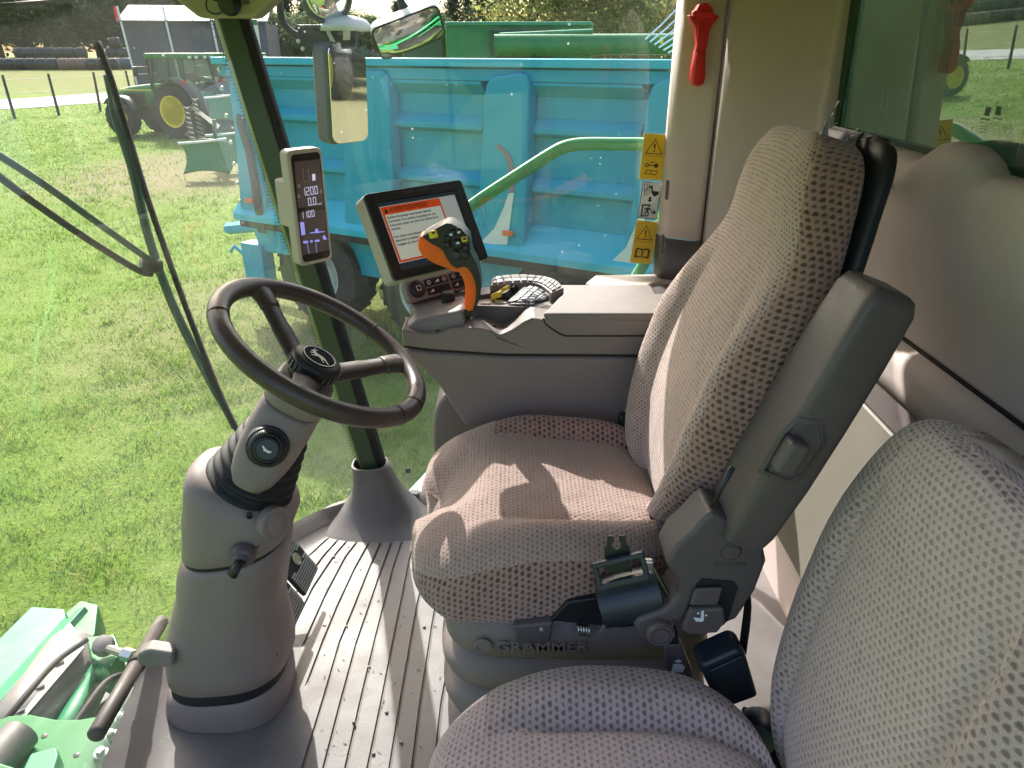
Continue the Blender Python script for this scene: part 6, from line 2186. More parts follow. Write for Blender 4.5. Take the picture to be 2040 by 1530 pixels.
# padded lid
lz = 2.676
lidp = [PZ(1082, 630, lz), PZ(1088, 618, lz), PZ(1112, 592, lz), PZ(1132, 576, lz), PZ(1152, 572, lz), PZ(1230, 590, lz), PZ(1330, 614, lz), PZ(1360, 645, lz)]
lidp = [V((p.x, max(p.y, 1.4965), lz)) for p in lidp]
lidp[0].y = 1.505
lidp[-1] = V((0.40, 1.4965, lz))
lidp[-2] = V((0.40, 1.655, lz))
lidp.append(V((lidp[0].x + 0.012, 1.4965, lz)))
lid_o = MB().prism(lidp, (0, 0, -0.020)).build('lid', M['taupe_lid'], con, bevel=0.008, seg=3)
skirt = [(1082, 634), (1088, 645), (1102, 655), (1116, 664), (1128, 668), (1330, 668), (1330, 640)]
yprism('lid_skirt', skirt, CN - 0.0035, 0.02, M['taupe'], lid_o, 0.003)
yprism('lid_joint', [(1080, 634), (1087, 648), (1101, 658), (1115, 667), (1127, 671), (1330, 671), (1330, 668), (1128, 668), (1116, 664), (1102, 655), (1088, 645), (1083, 634)], CN - 0.0006, 0.003, M['black_soft'], lid_o)
yprism('side_joint', [(805, 690), (860, 697), (1000, 706.5), (1320, 708.5), (1320, 711), (1000, 709), (860, 699.5), (805, 692.5)], CN - 0.001, 0.01, M['black_soft'], con)
# pale moulded lips of the pocket
MB().tube(spl([PY(1062, 635, 1.504), PY(1045, 643, 1.502), PY(1026, 656, 1.501), PY(1005, 666, 1.501), PY(992, 668, 1.502), PY(975, 658, 1.51)], 4), 0.0045, 8).build('pocket_lip', M['taupe_lid'], con, smooth=True)
yprism('side_scallop', [(984, 665), (998, 672), (1012, 680), (1046, 693.5), (1015, 684), (990, 675)], CN - 0.0012, 0.004, M['mouse'], con)

# raised outer key strip, curved round the deck's far edge
kz_ = DZ + 0.030
outer = [(978, 556), (992, 549), (1030, 546), (1070, 548), (1098, 553), (1112, 560), (1124, 573)]
inner = [(976, 570), (1000, 566), (1035, 563), (1060, 563), (1078, 568), (1092, 578), (1098, 584)]
po = spl([PZ(u, v, kz_) for u, v in outer], 4)
pi_ = spl([PZ(u, v, kz_ - 0.004) for u, v in inner], 4)
mbq = MB()
n_ = len(po)
vs = po + pi_ + [p - V((0, 0, 0.05)) for p in po] + [p - V((0, 0, 0.05)) for p in pi_]
fs = []
for i in range(n_ - 1):
    fs += [(i, i + 1, n_ + i + 1, n_ + i), (2 * n_ + i, 3 * n_ + i, 3 * n_ + i + 1, 2 * n_ + i + 1), (i, 2 * n_ + i, 2 * n_ + i + 1, i + 1), (n_ + i, n_ + i + 1, 3 * n_ + i + 1, 3 * n_ + i)]
fs += [(0, n_, 3 * n_, 2 * n_), (n_ - 1, 3 * n_ - 1, 4 * n_ - 1, 2 * n_ - 1)]
mbq.add(vs, fs)
strip = mbq.build('key_strip', M['taupe_lid'], con, bevel=0.004, seg=2)
keym = plain('key_grey', (0.40, 0.40, 0.42), 0.45, 0, 0.04, 6)
keyd = plain('key_slate', (0.085, 0.092, 0.105), 0.4, 0, 0.05, 6)
for i in range(12):
    a0 = 1 + i * 1.85
    for j, (f0, f1) in enumerate(((0.16, 0.48), (0.54, 0.88))):
        def at(f, g):
            i0 = min(n_ - 2, int(g))
            t_ = g - i0
            o_ = po[i0] * (1 - t_) + po[i0 + 1] * t_
            q_ = pi_[i0] * (1 - t_) + pi_[i0 + 1] * t_
            return o_ * (1 - f) + q_ * f
        g0, g1 = a0 + 0.12, a0 + 1.70
        q_ = [at(f0, g0), at(f0, g1), at(f1, g1), at(f1, g0)]
        MB().prism([p + V((0, 0, 0.0005)) for p in q_], (0, 0, 0.003)).build('key', keyd if i > 8 or i == 0 else keym, strip, bevel=0.0012)
# sloping dial pad with curved rocker rows
padp = [PZ(1010, 607, DZ), PZ(1052, 569, DZ + 0.012), PZ(1078, 573, DZ + 0.012), PZ(1101, 594, DZ + 0.008), PZ(1090, 598, DZ), PZ(1060, 607, DZ)]
base_ = MB().prism([p + V((0, 0, 0.002)) for p in padp], (0, 0, 0.006)).build('rocker_pad', keyd, con, bevel=0.002)
for i in range(5):
    f = (i + 0.5) / 5
    for j in range(4):
        g0, g1 = j / 4 + 0.03, (j + 1) / 4 - 0.03
        L0, L1 = PZ(1018, 604, DZ + 0.012), PZ(1054, 571, DZ + 0.022)
        R0, R1 = PZ(1082, 602, DZ + 0.012), PZ(1097, 591, DZ + 0.018)
        def at2(a, b):
            p = (L0 * (1 - a) + L1 * a) * (1 - b) + (R0 * (1 - a) + R1 * a) * b
            return p + V((0, 0, 0.006 * math.sin(math.pi * b)))
        q_ = [at2(f - 0.08, g0), at2(f - 0.08, g1), at2(f + 0.08, g1), at2(f + 0.08, g0)]
        MB().prism(q_, (0, 0, 0.004)).build('key', keym if (i + j) % 3 else keyd, base_, bevel=0.0015)
# flat white keys along the pocket edge
for i in range(5):
    for j in range(2):
        p = PZ(1022 + i * 9.5 + j * 3, 607 - j * 4, DZ + 0.001)
        bx('key', p + V((0, 0, 0.002)), (0.0105, 0.0095, 0.004), M['cream'] if i < 3 else keym, con, bevel=0.001)
for u, v, m_ in ((995, 600, M['stk_edge']), (1000, 603, M['cream']), (968, 604, M['cream'])):
    bx('flat_button', PZ(u, v, DZ + 0.001), (0.022, 0.014, 0.004), m_, con, bevel=0.002)
# two yellow guarded switches
for u, v in ((990, 588), (1006, 577)):
    p = PZ(u, v, DZ + 0.012)
    rt = Matrix.Rotation(R(-22), 3, 'Z') @ Matrix.Rotation(R(-28), 3, 'Y')
    s_ = bx('yellow_rocker', p, (0.026, 0.020, 0.014), M['yellow'], con, rt, bevel=0.003)
    bx('switch_guard', p + V((0.012, 0.012, -0.006)), (0.040, 0.030, 0.014), M['black'], con, rt, bevel=0.002)
bx('switch_bed', PZ(982, 582, DZ + 0.004), (0.10, 0.055, 0.012), M['mouse'], con, Matrix.Rotation(R(20), 3, 'Z'), bevel=0.004)
MB().lathe(PZ(893, 592, 2.675), (0, 0, 1), [(0.016, -0.02), (0.016, 0.010), (0.013, 0.013), (0.001, 0.013)], 18).build('thumb_wheel', M['black_soft'], con, smooth=True, sharp=40)
# support leg and rear post under the console
MB().tube(spl([V((0.05, 1.66, 2.42)), V((0.06, 1.68, 2.2)), V((0.08, 1.68, 1.86))], 4), 0.05, 10).build('support_leg', M['black_soft'], con)
fnd = spl([PY(862, 860, 1.62), PY(868, 815, 1.62), PY(892, 786, 1.62), PY(925, 818, 1.62), PY(960, 850, 1.62), PY(960, 960, 1.62), PY(900, 990, 1.62), PY(868, 920, 1.62)], 3, closed=True)
MB().prism(fnd, (0, 0.16, 0)).build('leg_shroud', M['taupe_lid'], con, bevel=0.012, seg=3)

# ================================================================== joystick
def jz(X, Y):
    return 820 + 0.16343 * X, 430 + 0.16340 * Y


js = thing('control_lever', 'orange and black control lever with yellow buttons on the console', 'joystick', PY(932, 652, 1.56))
JY = 1.535
og = [(85, 265), (72, 390), (110, 465), (200, 540), (290, 592), (420, 640), (500, 680), (580, 690), (612, 740), (645, 830), (655, 920), (648, 1040), (640, 1140), (690, 1165), (742, 1165), (790, 1080), (808, 950), (800, 830), (762, 720), (704, 634), (640, 602), (560, 632), (500, 602), (440, 522), (400, 432), (350, 382), (250, 332), (180, 282), (130, 250)]
yprism('orange_shell', [jz(*p) for p in og], JY, 0.056, M['orange'], js, 0.012, 4)
bg = [(128, 252), (210, 200), (310, 150), (420, 92), (480, 95), (560, 140), (640, 200), (700, 270), (716, 350), (716, 430), (742, 500), (792, 580), (836, 740), (851, 870), (832, 1010), (765, 1160), (742, 1165), (770, 1080), (790, 950), (782, 830), (744, 725), (690, 645), (636, 612), (560, 642), (495, 610), (430, 530), (388, 440), (340, 390), (240, 340), (175, 290)]
face = yprism('black_face', [jz(*p) for p in bg], JY - 0.006, 0.066, M['black'], js, 0.008, 3)
for X, Y, rx, mt, dm in ((265, 222, 0.011, 'yellow', 1), (645, 282, 0.0075, 'yellow', 1), (440, 275, 0.0085, 'black', 0), (432, 355, 0.0090, 'black', 0), (560, 345, 0.0125, 'black', 0), (548, 482, 0.0115, 'blueblack', 0), (665, 395, 0.0085, 'black', 0), (648, 478, 0.0100, 'black', 0), (572, 190, 0.0085, 'black', 0), (500, 205, 0.0080, 'black', 0)):
    u, v = jz(X, Y)
    p = PY(u, v, JY - 0.006)
    if dm:
        bx('yellow_button', p, (rx * 1.7, 0.012, rx * 1.5), M['yellow'], face, Matrix.Rotation(R(-12), 3, 'Y'), bevel=0.0025, seg=3)
    else:
        MB().lathe(p, (0.05, -1, 0.1), [(rx, -0.002), (rx, 0.002), (rx * 0.85, 0.0045), (rx * 0.4, 0.0055), (0.0005, 0.0056)], 16).build('button', M[mt], face, smooth=True, sharp=60)
ring_c = PY(*jz(560, 345), JY - 0.0075)
MB().lathe(ring_c, (0.05, -1, 0.1), [(0.0205, 0), (0.0205, 0.0016), (0.0192, 0.0016), (0.0192, 0)], 28, closed=True).build('button_ring', M['mouse'], face)
for X, Y in ((265, 205), (645, 280), (478, 228), (575, 200), (562, 330)):
    p = PY(*jz(X, Y), JY - 0.0128)
    fl_ = Flat(p, V((1, 0, -0.1)), (0, 0, 1))
    MB().prism(fl_.poly([(-0.004, 0.0), (0.001, 0.003), (0.004, 0.002), (0.003, -0.002), (-0.002, -0.003)]), fl_.n * 0.0006).build('button_mark', M['icon'] if X in (478, 575, 562) else M['inkbrown'], face)
yprism('collar', [jz(*p) for p in ((636, 1138), (742, 1162), (728, 1225), (716, 1238), (648, 1232), (634, 1222))], JY + 0.008, 0.040, M['black'], js, 0.006, 3)
MB().tube([PY(*jz(682, 1230), 1.563), PY(*jz(680, 1360), 1.555)], 0.006, 10).build('lever_rod', M['darksteel'], js, smooth=True)
MB().tube([PY(*jz(705, 1250), 1.555), PY(*jz(700, 1340), 1.55)], 0.0035, 8).build('guide_rod', M['steel'], js, smooth=True)

# ================================================================== warning monitor
MO = V((-0.205, 1.786, HC - 0.40))
MX, MY = V((0.751, 0.66, 0.012)), V((-0.337, 0.368, 0.867))
mon = Flat(MO, MX, MY)


def mab(u, v, l=0.0):
    p = PP(u, v, mon.o + mon.n * l, mon.n)
    return (p - mon.o).dot(mon.x), (p - mon.o).dot(mon.y)


md_ = thing('display_monitor', 'black and beige touch monitor showing a warning page in French', 'monitor', MO - V((0, 0, 0.15)))
W2, H2 = 0.146, 0.109


def rrect(w, h, r, n=5):
    pts = []
    for cx_, cy_, a0 in ((w - r, h - r, 0), (-w + r, h - r, 90), (-w + r, -h + r, 180), (w - r, -h + r, 270)):
        for i in range(n):
            a = R(a0 + 90 * i / (n - 1))
            pts.append((cx_ + r * math.cos(a), cy_ + r * math.sin(a)))
    return pts


MB().prism(mon.poly(rrect(W2, H2, 0.012), -0.058), mon.n * 0.048).build('monitor_case', M['cream'], md_, bevel=0.006, seg=3)
mbq = MB()
o_, i_ = rrect(W2 - 0.001, H2 - 0.001, 0.010), rrect(0.118, 0.086, 0.004)
i2 = [(a, b - 0.002) for a, b in i_]
n_ = len(o_)
vs = mon.poly(o_, -0.010) + mon.poly(o_, -0.001) + mon.poly(i2, 0.0) + mon.poly([(a * 0.985, b * 0.985) for a, b in i2], -0.006)
fs = [(k0 * n_ + i, k0 * n_ + (i + 1) % n_, (k0 + 1) * n_ + (i + 1) % n_, (k0 + 1) * n_ + i) for k0 in range(3) for i in range(n_)]
mbq.add(vs, fs)
mbq.build('bezel', M['black'], md_, bevel=0.0015)
scr = MB().prism(mon.poly([(-0.118, -0.088), (0.118, -0.088), (0.118, 0.086), (-0.118, 0.086)], -0.008), mon.n * 0.002).build('screen', M['scr_bar'], md_)


def flatpoly(name, fl, pts, lift, mat, parent, th=0.0003):
    return MB().prism(fl.poly(pts, lift), fl.n * th).build(name, mat, parent)


px0, px1, py0, py1 = -0.114, 0.112, -0.070, 0.073
flatpoly('page_background', mon, [(px0, py0), (px1, py0), (px1, py1), (px0, py1)], -0.0058, M['scr_side'], scr)
bx0, bx1 = -0.112, 0.062
flatpoly('warning_frame', mon, [(bx0, py0 + 0.002), (bx1, py0 + 0.002), (bx1, py1 - 0.002), (bx0, py1 - 0.002)], -0.0053, M['scr_orange'], scr)
flatpoly('warning_page', mon, [(bx0 + 0.005, py0 + 0.007), (bx1 - 0.005, py0 + 0.007), (bx1 - 0.005, py1 - 0.022), (bx0 + 0.005, py1 - 0.022)], -0.0048, M['scr_page'], scr)
text('warning_title', 'AVERTISSEMENT', mon, bx0 + 0.022, py1 - 0.017, 0.0155, M['scr_ink'], scr, lift=-0.0042, thick=0.0002)
flatpoly('warning_triangle', mon, [(bx0 + 0.006, py1 - 0.018), (bx0 + 0.018, py1 - 0.018), (bx0 + 0.012, py1 - 0.006)], -0.0045, M['scr_ink'], scr)
lines = ['Système de guidage automatique détecté.', "L'activation d'un système de guidage sur une", 'route peut causer une perte de maîtrise de la', 'machine.', '', 'Pour éviter toute blessure grave ou mortelle,', 'désactiver le système de guidage avant de', "s'engager sur une route."]
for i, tx in enumerate(lines):
    if tx:
        text('warning_text', tx, mon, bx0 + 0.008, py1 - 0.032 - i * 0.0098, 0.0086, M['scr_ink'], scr, lift=-0.0042, thick=0.0002, sx=0.90, bold=0.00012)
text('monitor_lettering', 'JOHN DEERE', mon, 0.0, 0.0935, 0.010, M['mouse'], md_, lift=0.0005, thick=0.0004, align='CENTER', sx=1.25)
# knobs and soft keys below it
kb = thing('monitor_keypad', 'taupe button strip with black keys below the warning monitor', 'keypad', PY(880, 580, 1.74))
kbf = Flat(PP(878, 566, mon.o + mon.n * 0.03, mon.n), MX, MY)
kc = MB().prism(kbf.poly(rrect(0.100, 0.026, 0.012), -0.02), kbf.n * 0.022).build('strip_case', M['taupe'], kb, bevel=0.005, seg=3)
MB().lathe(kbf.p(-0.070, 0.002, 0.002), kbf.n, [(0.021, 0), (0.020, 0.008), (0.017, 0.010), (0.001, 0.010)], 24).build('round_key', M['black'], kc, smooth=True, sharp=40)
fr = [(-0.006, -0.006), (0.006, -0.006), (0.006, 0.006), (-0.006, 0.006)]
flatpoly('key_mark', Flat(kbf.p(-0.070, 0.002, 0.0123), MX, MY), fr, 0.0, M['icon'], kc)
flatpoly('key_mark', Flat(kbf.p(-0.070, 0.002, 0.0128), MX, MY), [(a * 0.75, b * 0.75) for a, b in fr], 0.0, M['ink'], kc)
for i in range(6):
    for j in range(2):
        a, b = -0.034 + i * 0.0225 + (0.006 if i > 2 else 0), 0.010 - j * 0.021
        bx('soft_key', kbf.p(a, b, 0.003), (0.021, 0.018, 0.005), M['black'], kc, kbf.M, bevel=0.0015)
        if j == 0 or i in (0, 3):
            f_ = Flat(kbf.p(a, b, 0.0058), MX, MY)
            shp = [[(0.005 * math.cos(t), 0.005 * math.sin(t)) for t in np.linspace(0, 2 * math.pi, 9)[:-1]], [(-0.006, -0.003), (0.006, -0.003), (0.006, 0.004)]][(i + j) % 3 == 1]
            flatpoly('key_mark', f_, shp, 0.0, M['icon'], kc)
            if (i + j) % 3 != 1:
                flatpoly('key_mark', f_, [(p[0] * 0.66, p[1] * 0.66) for p in shp], 0.0006, M['ink'], kc)
MB().tube(spl([kbf.p(0.0, -0.01, -0.03), PY(860, 600, 1.70), PY(862, 640, 1.66)], 4), 0.03, 12, flat=0.7).build('monitor_stem', M['taupe'], kb, smooth=True)
bx('green_tag', PY(906, 582, 1.72), (0.022, 0.004, 0.010), M['green_lit_worn'], kb)

# ================================================================== corner post display
PO = V((-0.497, 1.799, HC - 0.355))
PXv, PYv = V((0.696, 0.718, 0.006)), V((0.012, -0.019, 1.0))
pdf = Flat(PO, PXv, PYv)
pdz = thing('corner_post_display', 'narrow beige corner post display with two segment screens on the pillar', 'display', PO - V((0, 0, 0.14)))
MB().prism(pdf.poly(rrect(0.0475, 0.141, 0.013), -0.040), pdf.n * 0.039).build('display_case', M['cream'], pdz, bevel=0.006, seg=3)
gl2 = MB().prism(pdf.poly(rrect(0.0395, 0.131, 0.010), -0.001), pdf.n * 0.0016).build('display_glass', M['screen_dark'], pdz, bevel=0.0005)
bx('display_bracket', PO - pdf.n * 0.075, (0.05, 0.10, 0.12), M['cream'], pdz, frame3(PXv, pdf.n), bevel=0.008)


def pab(u, v):
    p = PP(u, v, pdf.o, pdf.n)
    return (p - pdf.o).dot(pdf.x), (p - pdf.o).dot(pdf.y)


def quad_px(name, px, lift, mat):
    return flatpoly(name, pdf, [pab(u, v) for u, v in px], lift, mat, gl2)


quad_px('upper_lcd', [(586, 322), (636, 317), (645, 409), (593, 414)], 0.0008, M['lcd_dark'])
quad_px('lower_lcd', [(596, 424), (647, 417), (656, 498), (603, 508)], 0.0008, M['lcd_dark'])
SEGS = {'0': 'abcdef', '1': 'bc', '2': 'abged', '.': '.'}


def seg_digit(ch, a, b, w, h, t, mat):
    s = {'a': (0, h, w, h - t), 'g': (0, h / 2 + t / 2, w, h / 2 - t / 2), 'd': (0, t, w, 0), 'f': (0, h, t, h / 2), 'e': (0, h / 2, t, 0), 'b': (w - t, h, w, h / 2), 'c': (w - t, h / 2, w, 0), '.': (0, t * 1.2, t * 1.2, 0)}
    for k_ in SEGS[ch]:
        x0, y0, x1, y1 = s[k_]
        g_ = t * 0.12
        flatpoly('lcd_segment', pdf, [(a + x0 + g_, b + y1 + g_), (a + x1 - g_, b + y1 + g_), (a + x1 - g_, b + y0 - g_), (a + x0 + g_, b + y0 - g_)], 0.0013, mat, gl2, 0.0002)


def number(txt, u, v, w, h, t, mat, gap=1.28):
    a, b = pab(u, v)
    for ch in txt:
        if ch == '.':
            seg_digit(ch, a - w * 0.18, b, w, h, t, mat)
            a += w * 0.25
        else:
            seg_digit(ch, a, b, w, h, t, mat)
            a += w * gap


number('1200', 602, 391, 0.0090, 0.0200, 0.0020, M['lcd_seg'])
number('0.0', 614, 410, 0.0090, 0.0190, 0.0020, M['lcd_seg'])
number('1100', 599, 436, 0.0080, 0.0165, 0.0018, M['lcd_seg'])
quad_px('lcd_bar', [(621, 347), (627, 346), (628, 359), (622, 360)], 0.0013, M['lcd_seg'])
quad_px('lcd_bar', [(597, 443), (605, 442), (608, 467), (600, 469)], 0.0013, M['lcd_blue'])
for px in ([(602, 335), (603, 335), (605, 360), (604, 360)], [(613, 337), (614, 337), (616, 361), (615, 361)], [(605, 361), (611, 360), (611, 361), (605, 362)], [(617, 463), (646, 460), (646, 462), (617, 465)], [(627, 456), (632, 455), (635, 464), (627, 464)], [(603, 480), (612, 479), (614, 484), (604, 485)], [(617, 479), (622, 478), (623, 482), (618, 483)], [(626, 478), (636, 477), (636, 481), (627, 482)], [(642, 470), (646, 468), (651, 477), (643, 477)], [(611, 486), (612, 486), (616, 505), (615, 505)], [(628, 484), (629, 484), (631, 503), (630, 503)], [(592, 368), (597, 367), (598, 373), (593, 374)], [(592, 388), (597, 387), (598, 394), (593, 395)], [(636, 378), (641, 377), (641, 384), (637, 385)]):
    quad_px('lcd_symbol', px, 0.0013, M['lcd_blue'] if px[0][1] > 430 else plain('lcd_dim', (0.30, 0.28, 0.33), 0.5))
text('speed_unit', 'km/h', pdf, *pab(632, 408), 0.006, M['lcd_seg'], gl2, lift=0.0013, thick=0.0002)

# ================================================================== window stickers
SY = 1.994


def sticker(corners, label, kind_):
    """corners in the photo: top left, top right, bottom right, bottom left"""
    q = [PY(u, v, SY) for u, v in corners]
    o = (q[0] + q[1] + q[2] + q[3]) / 4
    fl = Flat(o, (q[1] - q[0]), (q[0] - q[3]))
    if fl.n.y > 0:
        raise ValueError('sticker faces out')
    w, h = (q[1] - q[0]).length / 2, (q[0] - q[3]).length / 2
    t = thing('warning_sticker', label, 'sticker', o)
    base = flatpoly('sticker_sheet', fl, rrect(w, h, 0.004), 0.0, M['stk_edge'] if kind_ != 'exit' else M['stk_white'], t, 0.0006)
    if kind_ != 'exit':
        flatpoly('sticker_field', fl, rrect(w * 0.94, h * 0.97, 0.003), 0.0008, M['stk_yellow'], base)
        d = h * 0.03
        flatpoly('divider', fl, [(-w * 0.94, d), (w * 0.94, d), (w * 0.94, d + 0.0008), (-w * 0.94, d + 0.0008)], 0.0014, M['inkbrown'], base)
        flatpoly('hazard_triangle', fl, [(-w * 0.78, h * 0.13), (w * 0.72, h * 0.13), (-w * 0.02, h * 0.80)], 0.0014, M['inkbrown'], base)
        flatpoly('triangle_field', fl, [(-w * 0.66, h * 0.172), (w * 0.60, h * 0.172), (-w * 0.02, h * 0.735)], 0.0018, M['stk_yellow'], base)
        flatpoly('exclamation', fl, [(-w * 0.10, h * 0.58), (w * 0.06, h * 0.58), (w * 0.02, h * 0.34), (-w * 0.06, h * 0.34)], 0.0022, M['inkbrown'], base)
        flatpoly('exclamation', fl, [(-w * 0.02 + w * 0.07 * math.cos(a), h * 0.265 + w * 0.07 * math.sin(a)) for a in np.linspace(0, 6.28, 9)[:-1]], 0.0022, M['inkbrown'], base)
        if kind_ == 'key':
            flatpoly('key_bit', fl, [(-w * 0.45 + w * 0.17 * math.cos(a), -h * 0.36 + w * 0.17 * math.sin(a)) for a in np.linspace(0, 6.28, 13)[:-1]], 0.0014, M['inkbrown'], base)
            flatpoly('key_hole', fl, [(-w * 0.45 + w * 0.09 * math.cos(a), -h * 0.36 + w * 0.09 * math.sin(a)) for a in np.linspace(0, 6.28, 9)[:-1]], 0.0018, M['stk_yellow'], base)
            flatpoly('key_bit', fl, [(-w * 0.3, -h * 0.38), (w * 0.25, -h * 0.38), (w * 0.25, -h * 0.34), (-w * 0.3, -h * 0.34)], 0.0014, M['inkbrown'], base)
            flatpoly('key_bit', fl, [(w * 0.32 + w * 0.18 * math.cos(a), -h * 0.36 + w * 0.18 * math.sin(a)) for a in np.linspace(0, 6.28, 13)[:-1]], 0.0014, M['inkbrown'], base)
            flatpoly('key_arrow', fl, [(-w * 0.2, -h * 0.24), (w * 0.1, -h * 0.24), (w * 0.1, -h * 0.20), (-w * 0.2, -h * 0.20)], 0.0014, M['inkbrown'], base)
            bk_ = [(-w * 0.62, -h * 0.74), (-w * 0.40, -h * 0.54), (w * 0.0, -h * 0.58), (w * 0.55, -h * 0.56), (w * 0.38, -h * 0.78), (-w * 0.05, -h * 0.76)]
        else:
            bk_ = [(-w * 0.68, -h * 0.74), (-w * 0.68, -h * 0.32), (-w * 0.5, -h * 0.26), (-w * 0.02, -h * 0.30), (w * 0.48, -h * 0.26), (w * 0.66, -h * 0.32), (w * 0.66, -h * 0.74), (-w * 0.02, -h * 0.70)]
        cx_ = sum(p[0] for p in bk_) / len(bk_)
        cz_ = sum(p[1] for p in bk_) / len(bk_)
        flatpoly('book_outline', fl, bk_, 0.0014, M['inkbrown'], base)
        for hx in (-1, 1):
            hp_ = [(-w * 0.50, -h * 0.64), (-w * 0.50, -h * 0.33), (-w * 0.08, -h * 0.36), (-w * 0.08, -h * 0.66)] if kind_ != 'key' else [(-w * 0.52, -h * 0.71), (-w * 0.36, -h * 0.58), (-w * 0.02, -h * 0.61), (-w * 0.10, -h * 0.73)]
            if hx == 1:
                hp_ = [(-a - w * 0.02, b) for a, b in hp_][::-1] if kind_ != 'key' else [(w * 0.03, -h * 0.61), (w * 0.45, -h * 0.60), (w * 0.33, -h * 0.74), (-w * 0.02, -h * 0.73)]
            flatpoly('book_page', fl, hp_, 0.0018, M['stk_yellow'], base)
    else:
        b_ = 0.0018
        for r_ in ([(-w, -h), (w, -h), (w, -h + b_), (-w, -h + b_)], [(-w, h - b_), (w, h - b_), (w, h), (-w, h)], [(-w, -h), (-w + b_, -h), (-w + b_, h), (-w, h)], [(w - b_, -h), (w, -h), (w, h), (w - b_, h)]):
            flatpoly('border', fl, r_, 0.0010, M['ink'], base)
        # broken pane and hammer
        pane = [(-w * 0.78, h * 0.86), (-w * 0.30, h * 0.90), (-w * 0.18, h * 0.36), (-w * 0.62, h * 0.26)]
        for i in range(4):
            a, c = pane[i], pane[(i + 1) % 4]
            dx, dy = c[0] - a[0], c[1] - a[1]
            l_ = math.hypot(dx, dy)
            nx, ny = -dy / l_ * 0.0006, dx / l_ * 0.0006
            flatpoly('pane_line', fl, [(a[0] - nx, a[1] - ny), (c[0] - nx, c[1] - ny), (c[0] + nx, c[1] + ny), (a[0] + nx, a[1] + ny)], 0.0012, M['ink'], base)
        for a, c in (((-0.78, 0.6), (-0.22, 0.62)), ((-0.5, 0.88), (-0.4, 0.3)), ((-0.72, 0.4), (-0.28, 0.8))):
            a, c = (a[0] * w, a[1] * h), (c[0] * w, c[1] * h)
            dx, dy = c[0] - a[0], c[1] - a[1]
            l_ = math.hypot(dx, dy)
            nx, ny = -dy / l_ * 0.0005, dx / l_ * 0.0005
            flatpoly('pane_line', fl, [(a[0] - nx, a[1] - ny), (c[0] - nx, c[1] - ny), (c[0] + nx, c[1] + ny), (a[0] + nx, a[1] + ny)], 0.0012, M['ink'], base)
        flatpoly('hammer_mark', fl, [(-w * 0.32, h * 0.72), (w * 0.0, h * 0.84), (w * 0.08, h * 0.74), (w * 0.18, h * 0.52), (w * 0.75, h * 0.52), (w * 0.82, h * 0.36), (w * 0.35, h * 0.22), (w * 0.05, h * 0.42), (-w * 0.06, h * 0.66)], 0.0012, M['ink'], base)
        flatpoly('arrow_down', fl, [(-w * 0.14, h * 0.20), (w * 0.10, h * 0.20), (w * 0.10, h * 0.04), (w * 0.24, h * 0.04), (-w * 0.02, -h * 0.10), (-w * 0.26, h * 0.04), (-w * 0.14, h * 0.04)], 0.0012, M['ink'], base)
        flatpoly('door_mark', fl, [(-w * 0.74, -h * 0.24), (w * 0.18, -h * 0.20), (w * 0.18, -h * 0.27), (-w * 0.60, -h * 0.31), (-w * 0.56, -h * 0.84), (w * 0.10, -h * 0.80), (w * 0.10, -h * 0.87), (-w * 0.72, -h * 0.91)], 0.0012, M['ink'], base)
        flatpoly('running_man', fl, [(-w * 0.16, -h * 0.38), (w * 0.06, -h * 0.40), (w * 0.30, -h * 0.50), (w * 0.26, -h * 0.54), (w * 0.02, -h * 0.50), (-w * 0.04, -h * 0.58), (w * 0.10, -h * 0.66), (w * 0.06, -h * 0.80), (-w * 0.02, -h * 0.79), (-w * 0.02, -h * 0.69), (-w * 0.18, -h * 0.64), (-w * 0.30, -h * 0.78), (-w * 0.46, -h * 0.78), (-w * 0.44, -h * 0.73), (-w * 0.34, -h * 0.72), (-w * 0.18, -h * 0.50), (-w * 0.32, -h * 0.48), (-w * 0.36, -h * 0.58), (-w * 0.44, -h * 0.57), (-w * 0.38, -h * 0.43)], 0.0012, M['ink'], base)
        flatpoly('running_man', fl, [(w * 0.0 + w * 0.09 * math.cos(a), -h * 0.33 + w * 0.09 * math.sin(a)) for a in np.linspace(0, 6.28, 10)[:-1]], 0.0012, M['ink'], base)
        flatpoly('arrow_out', fl, [(w * 0.30, -h * 0.60), (w * 0.58, -h * 0.58), (w * 0.46, -h * 0.46), (w * 0.86, -h * 0.62), (w * 0.46, -h * 0.80), (w * 0.58, -h * 0.66), (w * 0.30, -h * 0.66)], 0.0012, M['ink'], base)


sticker([(1283, 265), (1331, 268), (1320, 360), (1273, 357)], 'yellow warning sticker with triangle, key and booklet, above the white exit sticker', 'key')
sticker([(1279, 361), (1318, 364), (1310, 437), (1271, 434)], 'white emergency exit sticker with hammer and running figure on the side window', 'exit')
sticker([(1266, 438), (1310, 442), (1300, 527), (1256, 523)], 'yellow warning sticker with triangle and open book, below the white exit sticker', 'book')

# ================================================================== emergency hammer
def hz_(X, Y):
    return 1340 + 0.3431 * X, 0.3431 * Y


